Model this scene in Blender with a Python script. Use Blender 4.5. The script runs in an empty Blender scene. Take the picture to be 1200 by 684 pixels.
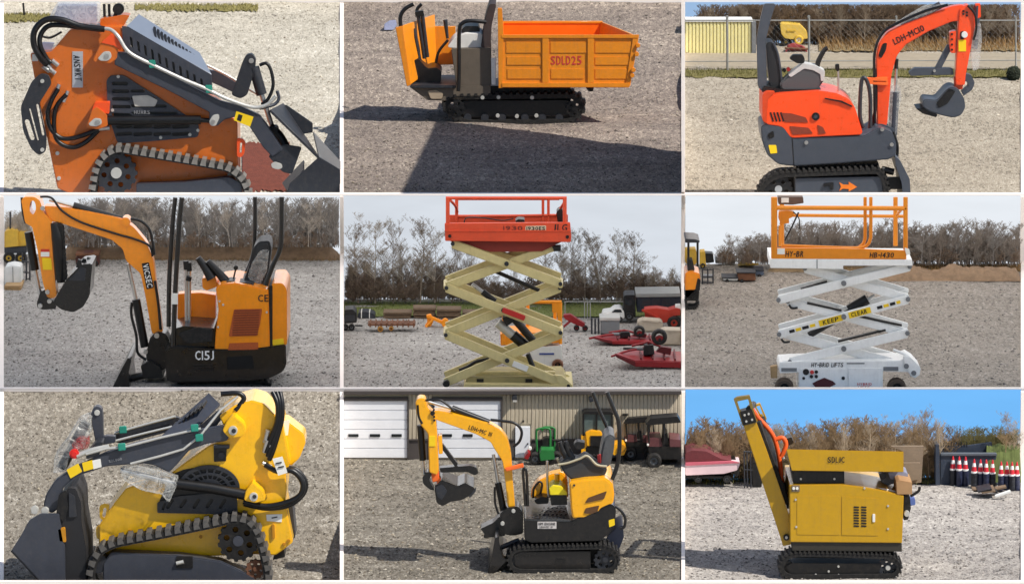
import bpy, bmesh, math, random
import numpy as np
from mathutils import Vector, Matrix
from mathutils.geometry import tessellate_polygon

scene = bpy.context.scene
COL = scene.collection
RAD = math.radians

# ------------------------------------------------------------------ camera
PITCH, DIST, FPX = RAD(10.0), 60.0, 6000.0
CAM = Vector((0.0, -DIST * math.cos(PITCH), DIST * math.sin(PITCH)))
FWD = Vector((0, math.cos(PITCH), -math.sin(PITCH)))
UPV = Vector((0, math.sin(PITCH), math.cos(PITCH)))
cam_data = bpy.data.cameras.new('camera')
cam = bpy.data.objects.new('camera', cam_data)
COL.objects.link(cam)
cam.location = CAM
cam.rotation_euler = (math.pi / 2 - PITCH, 0, 0)
cam_data.sensor_width = 36.0
cam_data.lens = 36.0 * FPX / 1200.0
cam_data.clip_start = 1.0
cam_data.clip_end = 4000.0
scene.camera = cam

# ------------------------------------------------------------------ sky, sun, exposure
SUN_ELEV, SUN_AZ = RAD(50), RAD(-30)      # azimuth measured from +x (right) towards the camera side
world = bpy.data.worlds.new('World')
scene.world = world
world.use_nodes = True
wn = world.node_tree.nodes
bg = wn['Background']
skyt = wn.new('ShaderNodeTexSky')
skyt.sky_type = 'NISHITA'
skyt.sun_disc = False
skyt.sun_elevation = SUN_ELEV
skyt.sun_rotation = math.pi / 2 - SUN_AZ
world.node_tree.links.new(skyt.outputs['Color'], bg.inputs['Color'])
bg.inputs['Strength'].default_value = 0.10
sun_data = bpy.data.lights.new('sun', 'SUN')
sun_data.energy = 4.7
sun_data.angle = RAD(0.6)
sun_data.color = (1.0, 0.95, 0.87)
sun = bpy.data.objects.new('sun', sun_data)
COL.objects.link(sun)
sdir = Vector((math.cos(SUN_ELEV) * math.cos(SUN_AZ), math.cos(SUN_ELEV) * math.sin(SUN_AZ), math.sin(SUN_ELEV)))
sun.rotation_euler = sdir.to_track_quat('Z', 'Y').to_euler()
sun.location = sdir * 40
scene.view_settings.view_transform = 'Standard'
scene.view_settings.look = 'None'
scene.view_settings.exposure = 0.15
scene.view_settings.gamma = 1.0
scene.view_settings.use_curve_mapping = False
scene.cycles.use_denoising = True
scene.cycles.max_bounces = 8
scene.cycles.transparent_max_bounces = 16

# ------------------------------------------------------------------ pixel directions -> points
K = 402.0 / 1196.0            # photograph pixels per tracing unit


def W(px, py, y):
    d = FWD + Vector(((px - 600.0) / FPX, 0, 0)) + UPV * ((342.0 - py) / FPX)
    return CAM + d * ((y - CAM.y) / d.y)


def XW(px, y, z):
    """x of the point at depth y and height z that lies in the direction of column px"""
    return (px - 600.0) / FPX * (Vector((0, y, z)) - CAM).dot(FWD)


def PY(p):
    v = p - CAM
    return 342.0 - FPX * v.dot(UPV) / v.dot(FWD)


def PX(p):
    v = p - CAM
    return 600.0 + FPX * v.x / v.dot(FWD)


# ------------------------------------------------------------------ materials
MATS = {}


def lin(c):
    return tuple((x / 255.0 / 12.92) if x / 255.0 <= 0.04045 else ((x / 255.0 + 0.055) / 1.055) ** 2.4 for x in c) + (1.0,)


def nd(nt, kind, **kw):
    n = nt.nodes.new(kind)
    for k, v in kw.items():
        if k.startswith('i_'):
            n.inputs[k[2:].replace('_', ' ')].default_value = v
        else:
            setattr(n, k, v)
    return n


def mat(name, rgb, rough=0.5, metal=0.0, var=0.12, scale=9.0, bump=0.0, dirt=0.0, coat=0.0, dirtcol=(120, 108, 92)):
    if name in MATS:
        return MATS[name]
    m = bpy.data.materials.new(name)
    m.use_nodes = True
    nt = m.node_tree
    b = nt.nodes['Principled BSDF']
    b.inputs['Metallic'].default_value = metal
    b.inputs['Coat Weight'].default_value = coat
    b.inputs['Coat Roughness'].default_value = 0.15
    tc = nd(nt, 'ShaderNodeTexCoord')
    n1 = nd(nt, 'ShaderNodeTexNoise', i_Scale=scale, i_Detail=5.0, i_Roughness=0.65)
    nt.links.new(tc.outputs['Object'], n1.inputs['Vector'])
    c = lin(rgb)
    lo = tuple(x * (1 - var) for x in c[:3]) + (1,)
    hi = tuple(min(1, x * (1 + var)) for x in c[:3]) + (1,)
    r1 = nd(nt, 'ShaderNodeValToRGB')
    r1.color_ramp.elements[0].position, r1.color_ramp.elements[1].position = 0.3, 0.7
    r1.color_ramp.elements[0].color, r1.color_ramp.elements[1].color = lo, hi
    nt.links.new(n1.outputs['Fac'], r1.inputs['Fac'])
    out = r1.outputs['Color']
    if dirt > 0:
        n2 = nd(nt, 'ShaderNodeTexNoise', i_Scale=scale * 2.7, i_Detail=8.0, i_Roughness=0.75)
        nt.links.new(tc.outputs['Object'], n2.inputs['Vector'])
        r2 = nd(nt, 'ShaderNodeValToRGB')
        r2.color_ramp.elements[0].position, r2.color_ramp.elements[1].position = 0.48, 0.72
        r2.color_ramp.elements[0].color = (0, 0, 0, 1)
        r2.color_ramp.elements[1].color = (dirt, dirt, dirt, 1)
        nt.links.new(n2.outputs['Fac'], r2.inputs['Fac'])
        mx = nd(nt, 'ShaderNodeMix', data_type='RGBA')
        nt.links.new(r2.outputs['Color'], mx.inputs[0])
        nt.links.new(out, mx.inputs[6])
        mx.inputs[7].default_value = lin(dirtcol)
        out = mx.outputs[2]
        mp = nd(nt, 'ShaderNodeMapping')
        mp.inputs['Scale'].default_value = (26, 26, 2.2)
        nt.links.new(tc.outputs['Object'], mp.inputs['Vector'])
        n4 = nd(nt, 'ShaderNodeTexNoise', i_Scale=1.0, i_Detail=6.0, i_Roughness=0.7)
        nt.links.new(mp.outputs['Vector'], n4.inputs['Vector'])
        r4 = nd(nt, 'ShaderNodeValToRGB')
        r4.color_ramp.elements[0].position, r4.color_ramp.elements[1].position = 0.52, 0.8
        r4.color_ramp.elements[0].color = (0, 0, 0, 1)
        r4.color_ramp.elements[1].color = (dirt * 1.2,) * 3 + (1,)
        nt.links.new(n4.outputs['Fac'], r4.inputs['Fac'])
        mx2 = nd(nt, 'ShaderNodeMix', data_type='RGBA')
        nt.links.new(r4.outputs['Color'], mx2.inputs[0])
        nt.links.new(out, mx2.inputs[6])
        mx2.inputs[7].default_value = lin(tuple(x * .75 for x in dirtcol))
        out = mx2.outputs[2]
    nt.links.new(out, b.inputs['Base Color'])
    mr = nd(nt, 'ShaderNodeMapRange')
    mr.inputs['To Min'].default_value = max(0.04, rough - 0.08)
    mr.inputs['To Max'].default_value = min(1.0, rough + 0.12)
    nt.links.new(n1.outputs['Fac'], mr.inputs['Value'])
    nt.links.new(mr.outputs['Result'], b.inputs['Roughness'])
    if bump > 0:
        n3 = nd(nt, 'ShaderNodeTexNoise', i_Scale=scale * 7, i_Detail=6.0)
        nt.links.new(tc.outputs['Object'], n3.inputs['Vector'])
        bp = nd(nt, 'ShaderNodeBump', i_Strength=bump, i_Distance=0.01)
        nt.links.new(n3.outputs['Fac'], bp.inputs['Height'])
        nt.links.new(bp.outputs['Normal'], b.inputs['Normal'])
    MATS[name] = m
    return m


def emit(name, rgb, strength, cloud=0.0):
    if name in MATS:
        return MATS[name]
    m = bpy.data.materials.new(name)
    m.use_nodes = True
    nt = m.node_tree
    nt.nodes.remove(nt.nodes['Principled BSDF'])
    e = nd(nt, 'ShaderNodeEmission', i_Strength=strength)
    c = lin(rgb)
    if cloud:
        tc = nd(nt, 'ShaderNodeTexCoord')
        mp = nd(nt, 'ShaderNodeMapping')
        mp.inputs['Scale'].default_value = (0.6, 1, 2.6)
        n1 = nd(nt, 'ShaderNodeTexNoise', i_Scale=1.1, i_Detail=5.0, i_Roughness=0.5)
        r = nd(nt, 'ShaderNodeValToRGB')
        r.color_ramp.elements[0].position, r.color_ramp.elements[1].position = 0.3, 0.7
        r.color_ramp.elements[0].color = tuple(x * (1 - cloud) for x in c[:3]) + (1,)
        r.color_ramp.elements[1].color = tuple(x * (1 + cloud) for x in c[:3]) + (1,)
        nt.links.new(tc.outputs['Object'], mp.inputs['Vector'])
        nt.links.new(mp.outputs['Vector'], n1.inputs['Vector'])
        nt.links.new(n1.outputs['Fac'], r.inputs['Fac'])
        nt.links.new(r.outputs['Color'], e.inputs['Color'])
    else:
        e.inputs['Color'].default_value = c
    nt.links.new(e.outputs['Emission'], nt.nodes['Material Output'].inputs['Surface'])
    MATS[name] = m
    return m


def gravel(name, base, dark, light, scale=1.0, patch=0.5):
    """crushed stone: three shades of stone mixed at several sizes, with relief"""
    if name in MATS:
        return MATS[name]
    m = bpy.data.materials.new(name)
    m.use_nodes = True
    nt = m.node_tree
    b = nt.nodes['Principled BSDF']
    b.inputs['Roughness'].default_value = 0.92
    b.inputs['Specular IOR Level'].default_value = 0.2
    tc = nd(nt, 'ShaderNodeTexCoord')
    big = nd(nt, 'ShaderNodeTexNoise', i_Scale=0.55, i_Detail=6.0, i_Roughness=0.6)
    mp = nd(nt, 'ShaderNodeMapping')
    mp.inputs['Scale'].default_value = (1.0, 0.45, 1.0)
    nt.links.new(tc.outputs['Object'], mp.inputs['Vector'])
    nt.links.new(mp.outputs['Vector'], big.inputs['Vector'])
    vo = nd(nt, 'ShaderNodeTexVoronoi', i_Scale=34.0 * scale)
    vo2 = nd(nt, 'ShaderNodeTexVoronoi', i_Scale=75.0 * scale)
    fine = nd(nt, 'ShaderNodeTexNoise', i_Scale=14.0 * scale, i_Detail=9.0, i_Roughness=0.8)
    mp2 = nd(nt, 'ShaderNodeMapping')
    mp2.inputs['Scale'].default_value = (1.0, 0.5, 1.0)
    nt.links.new(tc.outputs['Object'], mp2.inputs['Vector'])
    for t in (vo, vo2, fine):
        nt.links.new(mp2.outputs['Vector'], t.inputs['Vector'])
    r1 = nd(nt, 'ShaderNodeValToRGB')
    cr = r1.color_ramp
    cr.elements[0].position, cr.elements[0].color = 0.05, lin(dark)
    cr.elements[1].position, cr.elements[1].color = 0.95, lin(light)
    e = cr.elements.new(0.4)
    e.color = lin(base)
    e = cr.elements.new(0.7)
    e.color = lin(tuple((x + 2 * y) / 3 for x, y in zip(light, base)))
    s1 = nd(nt, 'ShaderNodeSeparateColor')
    s2 = nd(nt, 'ShaderNodeSeparateColor')
    nt.links.new(vo.outputs['Color'], s1.inputs[0])
    nt.links.new(vo2.outputs['Color'], s2.inputs[0])
    a1 = nd(nt, 'ShaderNodeMath', operation='MULTIPLY_ADD')
    a1.inputs[1].default_value = 0.35
    nt.links.new(s1.outputs[0], a1.inputs[0])
    a0 = nd(nt, 'ShaderNodeMath', operation='MULTIPLY')
    a0.inputs[1].default_value = 0.35
    nt.links.new(s2.outputs[1], a0.inputs[0])
    nt.links.new(a0.outputs[0], a1.inputs[2])
    a2 = nd(nt, 'ShaderNodeMath', operation='MULTIPLY_ADD')
    a2.inputs[1].default_value = 0.9
    nt.links.new(fine.outputs['Fac'], a2.inputs[0])
    a3 = nd(nt, 'ShaderNodeMath', operation='SUBTRACT')
    a3.inputs[1].default_value = 0.30
    nt.links.new(a1.outputs[0], a3.inputs[0])
    nt.links.new(a3.outputs[0], a2.inputs[2])
    mp3 = nd(nt, 'ShaderNodeMapping')
    mp3.inputs['Scale'].default_value = (.35, 2.6, 1.0)
    mp3.inputs['Rotation'].default_value = (0, 0, .12)
    nt.links.new(tc.outputs['Object'], mp3.inputs['Vector'])
    rut = nd(nt, 'ShaderNodeTexNoise', i_Scale=1.0, i_Detail=5.0, i_Roughness=0.6, i_Distortion=.6)
    nt.links.new(mp3.outputs['Vector'], rut.inputs['Vector'])
    mixp = nd(nt, 'ShaderNodeMath', operation='ADD')
    nt.links.new(big.outputs['Fac'], mixp.inputs[0])
    nt.links.new(rut.outputs['Fac'], mixp.inputs[1])
    half = nd(nt, 'ShaderNodeMath', operation='MULTIPLY')
    half.inputs[1].default_value = .5
    nt.links.new(mixp.outputs[0], half.inputs[0])
    pm = nd(nt, 'ShaderNodeMath', operation='MULTIPLY_ADD')
    pm.inputs[1].default_value = patch * 1.5
    nt.links.new(half.outputs[0], pm.inputs[0])
    a4 = nd(nt, 'ShaderNodeMath', operation='SUBTRACT')
    a4.inputs[1].default_value = patch * 0.75
    nt.links.new(a2.outputs[0], a4.inputs[0])
    nt.links.new(a4.outputs[0], pm.inputs[2])
    nt.links.new(pm.outputs[0], r1.inputs['Fac'])
    nt.links.new(r1.outputs['Color'], b.inputs['Base Color'])
    bp = nd(nt, 'ShaderNodeBump', i_Strength=0.7, i_Distance=0.02)
    nt.links.new(a2.outputs[0], bp.inputs['Height'])
    nt.links.new(bp.outputs['Normal'], b.inputs['Normal'])
    MATS[name] = m
    return m


def stones(name, cols):
    """loose stones: every stone takes one of several shades"""
    if name in MATS:
        return MATS[name]
    m = bpy.data.materials.new(name)
    m.use_nodes = True
    nt = m.node_tree
    b = nt.nodes['Principled BSDF']
    b.inputs['Roughness'].default_value = 0.9
    g = nd(nt, 'ShaderNodeNewGeometry')
    r = nd(nt, 'ShaderNodeValToRGB')
    r.color_ramp.interpolation = 'CONSTANT'
    n = len(cols)
    r.color_ramp.elements[0].color = lin(cols[0])
    r.color_ramp.elements[1].position = 1.0 / n
    r.color_ramp.elements[1].color = lin(cols[1])
    for i in range(2, n):
        e = r.color_ramp.elements.new(i / n)
        e.color = lin(cols[i])
    nt.links.new(g.outputs['Random Per Island'], r.inputs['Fac'])
    nt.links.new(r.outputs['Color'], b.inputs['Base Color'])
    MATS[name] = m
    return m


def clear_film(name, tint=(225, 228, 235), opacity=0.35, rough=0.25):
    """crumpled clear plastic film: mostly see-through, whiter in the folds"""
    if name in MATS:
        return MATS[name]
    m = bpy.data.materials.new(name)
    m.use_nodes = True
    nt = m.node_tree
    b = nt.nodes['Principled BSDF']
    b.inputs['Base Color'].default_value = lin(tint)
    b.inputs['Roughness'].default_value = rough
    tc = nd(nt, 'ShaderNodeTexCoord')
    n = nd(nt, 'ShaderNodeTexNoise', i_Scale=9.0, i_Detail=4.0, i_Distortion=2.2)
    nt.links.new(tc.outputs['Object'], n.inputs['Vector'])
    mr = nd(nt, 'ShaderNodeMapRange')
    mr.inputs['From Min'].default_value, mr.inputs['From Max'].default_value = 0.3, 0.75
    mr.inputs['To Min'].default_value, mr.inputs['To Max'].default_value = opacity * 0.45, min(1, opacity * 1.6)
    nt.links.new(n.outputs['Fac'], mr.inputs['Value'])
    nt.links.new(mr.outputs['Result'], b.inputs['Alpha'])
    bp = nd(nt, 'ShaderNodeBump', i_Strength=0.35, i_Distance=0.02)
    nt.links.new(n.outputs['Fac'], bp.inputs['Height'])
    nt.links.new(bp.outputs['Normal'], b.inputs['Normal'])
    MATS[name] = m
    return m


# ------------------------------------------------------------------ mesh helpers
def finish(bm, name, m, parent=None, base=None, angle=38):
    me = bpy.data.meshes.new(name)
    bm.to_mesh(me)
    bm.free()
    return finish_mesh(me, name, m, parent, angle)


def finish_mesh(me, name, m, parent=None, angle=38):
    if angle:
        me.polygons.foreach_set('use_smooth', [True] * len(me.polygons))
        me.set_sharp_from_angle(angle=RAD(angle))
    if m is not None:
        me.materials.append(m)
    o = bpy.data.objects.new(name, me)
    COL.objects.link(o)
    if parent is not None:
        o.parent = parent
    return o


def tag(o, label=None, cat=None, group=None, kind=None):
    if label:
        o['label'] = label
    if cat:
        o['category'] = cat
    if group:
        o['group'] = group
    if kind:
        o['kind'] = kind
    return o


def rnd(poly, r, seg=3):
    out = []
    n = len(poly)
    for i in range(n):
        a, p, b = Vector(poly[i - 1]), Vector(poly[i]), Vector(poly[(i + 1) % n])
        la, lb = (a - p).length, (b - p).length
        d = min(r, 0.45 * la, 0.45 * lb)
        if d < 1e-6:
            out.append(tuple(p))
            continue
        s, e = p + (a - p) * (d / la), p + (b - p) * (d / lb)
        for k in range(seg + 1):
            t = k / seg
            out.append(tuple(s * (1 - t) ** 2 + p * (2 * t * (1 - t)) + e * t * t))
    return out


def circ(cx, cy, r, n=20, ry=None, ph=0.0):
    ry = r if ry is None else ry
    return [(cx + r * math.cos(2 * math.pi * i / n + ph), cy + ry * math.sin(2 * math.pi * i / n + ph)) for i in range(n)]


def strip(x1, y1, x2, y2, w):
    """quad round a centre line"""
    d = Vector((x2 - x1, y2 - y1)).normalized()
    n = Vector((-d.y, d.x)) * (w / 2)
    return [(x1 + n.x, y1 + n.y), (x2 + n.x, y2 + n.y), (x2 - n.x, y2 - n.y), (x1 - n.x, y1 - n.y)]


def rect(x0, y0, x1, y1):
    return [(x0, y0), (x1, y0), (x1, y1), (x0, y1)]


def slot(x1, y1, x2, y2, w, seg=4):
    d = Vector((x2 - x1, y2 - y1))
    a = math.atan2(d.y, d.x)
    r = w / 2
    out = []
    for k in range(seg + 1):
        t = a - math.pi / 2 + math.pi * k / seg
        out.append((x2 + r * math.cos(t), y2 + r * math.sin(t)))
    for k in range(seg + 1):
        t = a + math.pi / 2 + math.pi * k / seg
        out.append((x1 + r * math.cos(t), y1 + r * math.sin(t)))
    return out


def smooth_path(pts, n=6):
    P = [Vector(p) for p in pts]
    if len(P) < 3:
        return P
    out = []
    for i in range(len(P) - 1):
        p0 = P[max(i - 1, 0)]
        p1, p2 = P[i], P[i + 1]
        p3 = P[min(i + 2, len(P) - 1)]
        for k in range(n):
            t = k / n
            out.append(0.5 * ((2 * p1) + (p2 - p0) * t + (2 * p0 - 5 * p1 + 4 * p2 - p3) * t * t + (3 * p1 - p0 - 3 * p2 + p3) * t ** 3))
    out.append(P[-1])
    return out


def add_tube(bm, pts, radii, sides=8):
    rings = []
    n = len(pts)
    prev = None
    for i, p in enumerate(pts):
        t = (pts[min(i + 1, n - 1)] - pts[max(i - 1, 0)])
        if t.length < 1e-9:
            t = Vector((0, 0, 1))
        t.normalize()
        if prev is None:
            a = Vector((0, 1, 0)) if abs(t.y) < 0.9 else Vector((1, 0, 0))
            u = t.cross(a).normalized()
        else:
            u = (prev - t * prev.dot(t))
            u = u.normalized() if u.length > 1e-6 else t.orthogonal().normalized()
        prev = u
        v = t.cross(u)
        r = radii[i] if isinstance(radii, (list, tuple)) else radii
        rings.append([bm.verts.new(p + (u * math.cos(2 * math.pi * k / sides) + v * math.sin(2 * math.pi * k / sides)) * r) for k in range(sides)])
    for a, b in zip(rings[:-1], rings[1:]):
        for k in range(sides):
            bm.faces.new((a[k], a[(k + 1) % sides], b[(k + 1) % sides], b[k]))
    bm.faces.new(list(reversed(rings[0])))
    bm.faces.new(rings[-1])


# ------------------------------------------------------------------ the nine plots
ROWS = {'A': (4.0, 14.0, 4.4, 226.0), 'B': (-4.0, 4.0, 230.3, 454.0), 'C': (-10.0, -4.0, 458.3, 680.0)}
COLS = [(0.0, 4.4, 398.3), (400.0, 402.7, 798.5), (798.0, 802.7, 1196.3)]
OYS = {'A': 0.0, 'B': 228.0, 'C': 454.0}


class Cell:
    def __init__(s, row, col, ctrl, y0):
        """ctrl: list of (y, tracing height) of the ground seen at that depth, or (y, None, dz) = previous level + dz"""
        s.row, s.col, s.y0 = row, col, y0
        s.ox, s.xl, s.xr = COLS[col]
        s.oy = OYS[row]
        s.yf, s.yb, s.pt, s.pb = ROWS[row]
        s.xm = (s.xl + s.xr) / 2
        ys, zs = [], []
        for c in ctrl:
            z = W(s.xm, s.oy + c[1] * K, c[0]).z if c[1] is not None else zs[-1] + c[2]
            ys.append(c[0])
            zs.append(z)
        N = 200
        s.gy = np.linspace(s.yf, s.yb, N)
        gz = np.interp(s.gy, ys, zs)
        pad = 6
        ker = np.ones(2 * pad + 1) / (2 * pad + 1)
        ext = np.concatenate([2 * gz[0] - gz[1:pad + 1][::-1], gz, 2 * gz[-1] - gz[-pad - 1:-1][::-1]])
        s.gz = np.convolve(ext, ker, 'valid')
        s.gpy = np.array([PY(Vector((0, y, z))) for y, z in zip(s.gy, s.gz)])

    def P(s, zx, zy, y):
        return W(s.ox + zx * K, s.oy + zy * K, y)

    def z_at(s, y):
        return float(np.interp(y, s.gy, s.gz))

    def y_at(s, zy):
        py = s.oy + zy * K
        o = np.argsort(s.gpy)
        return float(np.interp(py, s.gpy[o], s.gy[o]))

    def m(s, y=None):
        y = s.y0 if y is None else y
        return (s.P(1000, 400, y) - s.P(0, 400, y)).x / 1000.0

    def ground(s, m, pebbles=None, npeb=3500, psize=(0.005, 0.018), seed=1, name='gravel_yard', rough=0.02):
        rg = random.Random(seed)
        nx, ny = 70, 110
        bm = bmesh.new()
        grid = []
        from mathutils import noise
        for j in range(ny + 1):
            y = s.yf + (s.yb - s.yf) * j / ny
            z = s.z_at(y)
            row = []
            for i in range(nx + 1):
                px = s.xl + (s.xr - s.xl) * i / nx
                p = Vector((XW(px, y, z), y, z))
                h = noise.fractal(Vector((p.x * 1.3 + seed * 7, y * 1.3, 0)), 1.0, 2.0, 4) * rough
                row.append(bm.verts.new((p.x, y, z + h)))
            grid.append(row)
        for j in range(ny):
            for i in range(nx):
                bm.faces.new((grid[j][i], grid[j][i + 1], grid[j + 1][i + 1], grid[j + 1][i]))
        o = finish(bm, name, m, angle=0)
        o.data.polygons.foreach_set('use_smooth', [True] * len(o.data.polygons))
        tag(o, kind='structure')
        if pebbles:
            vs, fs = [], []
            base = np.array([(1, 0, 0), (-1, 0, 0), (0, 1, 0), (0, -1, 0), (0, 0, 1), (0, 0, -0.6)], float)
            tri = [(0, 2, 4), (2, 1, 4), (1, 3, 4), (3, 0, 4), (2, 0, 5), (1, 2, 5), (3, 1, 5), (0, 3, 5)]
            for k in range(npeb):
                y = s.yf + (s.yb - s.yf) * rg.random() ** 1.3
                px = s.xl + (s.xr - s.xl) * rg.uniform(0.004, 0.996)
                p = Vector((XW(px, y, s.z_at(y)), y, 0))
                h = noise.fractal(Vector((p.x * 1.3 + seed * 7, y * 1.3, 0)), 1.0, 2.0, 4) * rough
                r = psize[0] + (psize[1] - psize[0]) * rg.random() ** 2.2 * (1.6 if rg.random() < 0.05 else 1.0)
                a = rg.random() * 6.28
                sc = np.array([rg.uniform(.7, 1.3), rg.uniform(.7, 1.3), rg.uniform(.45, .8)]) * r
                q = base * sc + (np.array([rg.uniform(-.25, .25) for _ in range(18)]).reshape(6, 3) * r)
                ca, sa = math.cos(a), math.sin(a)
                q = np.stack([q[:, 0] * ca - q[:, 1] * sa, q[:, 0] * sa + q[:, 1] * ca, q[:, 2]], 1) + np.array([p.x, y, s.z_at(y) + h + r * .15])
                b0 = len(vs)
                vs.extend(q.tolist())
                fs.extend([(t[0] + b0, t[1] + b0, t[2] + b0) for t in tri])
            me = bpy.data.meshes.new('loose_stones')
            me.from_pydata(vs, [], fs)
            so = finish_mesh(me, 'loose_stones', pebbles, o, angle=0)
            so['kind'] = 'stuff'
        return o

    def band(s, name, zy0, zy1, m, lift=0.006, x0=None, x1=None, jag=0.0, seed=3, kind='structure', nx=60):
        """a sheet on the ground between two heights in the view"""
        rg = random.Random(seed)
        ya, yb_ = s.y_at(zy0), s.y_at(zy1)
        xl = s.xl if x0 is None else s.ox + x0 * K
        xr = s.xr if x1 is None else s.ox + x1 * K
        bm = bmesh.new()
        rows = []
        ny = 10
        j1 = [rg.uniform(-1, 1) * jag for _ in range(nx + 1)]
        j2 = [rg.uniform(-1, 1) * jag for _ in range(nx + 1)]
        for j in range(ny + 1):
            r = []
            for i in range(nx + 1):
                y = (ya + j1[i]) * (1 - j / ny) + (yb_ + j2[i]) * j / ny
                y = min(max(y, s.yf), s.yb)
                p = Vector((XW(xl + (xr - xl) * i / nx, y, s.z_at(y)), y, 0))
                r.append(bm.verts.new((p.x, y, s.z_at(y) + lift + 0.012)))
            rows.append(r)
        for j in range(ny):
            for i in range(nx):
                bm.faces.new((rows[j][i], rows[j][i + 1], rows[j + 1][i + 1], rows[j + 1][i]))
        o = finish(bm, name, m, angle=0)
        tag(o, kind=kind)
        return o

    def tufts(s, name, zy0, zy1, m, n, h, label, cat='grass', x0=None, x1=None, seed=5, lean=0.5, w=0.006):
        """upright blades of grass or weed between two heights in the view"""
        rg = random.Random(seed)
        ya, yb_ = sorted((s.y_at(zy0), s.y_at(zy1)))
        xl = s.xl + 1 if x0 is None else s.ox + x0 * K
        xr = s.xr - 1 if x1 is None else s.ox + x1 * K
        vs, fs = [], []
        for k in range(n):
            y = rg.uniform(ya, yb_)
            p = Vector((XW(rg.uniform(xl, xr), y, s.z_at(y)), y, 0))
            hh = h * rg.uniform(.4, 1.2)
            ax, ay = rg.uniform(-1, 1) * lean * hh, rg.uniform(-1, 1) * lean * hh
            t = rg.random() * 3.14
            dx, dy = math.cos(t) * w, math.sin(t) * w
            z = s.z_at(y)
            b = len(vs)
            vs += [(p.x - dx, y - dy, z), (p.x + dx, y + dy, z), (p.x + ax, y + ay, z + hh)]
            fs.append((b, b + 1, b + 2))
        me = bpy.data.meshes.new(name)
        me.from_pydata(vs, [], fs)
        o = finish_mesh(me, name, m, angle=0)
        tag(o, label, cat, kind='stuff')
        return o

    def sky(s, m, zy_bottom):
        y = s.yb - 0.04
        a, b = W(s.xl, s.oy + zy_bottom * K, y), W(s.xr, s.pt, y)
        bm = bmesh.new()
        vs = [bm.verts.new(v) for v in ((a.x, y, a.z), (b.x, y, a.z), (b.x, y, b.z + 0.02), (a.x, y, b.z + 0.02))]
        bm.faces.new(vs)
        o = finish(bm, 'sky', m, angle=0)
        tag(o, kind='structure')
        return o


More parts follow.
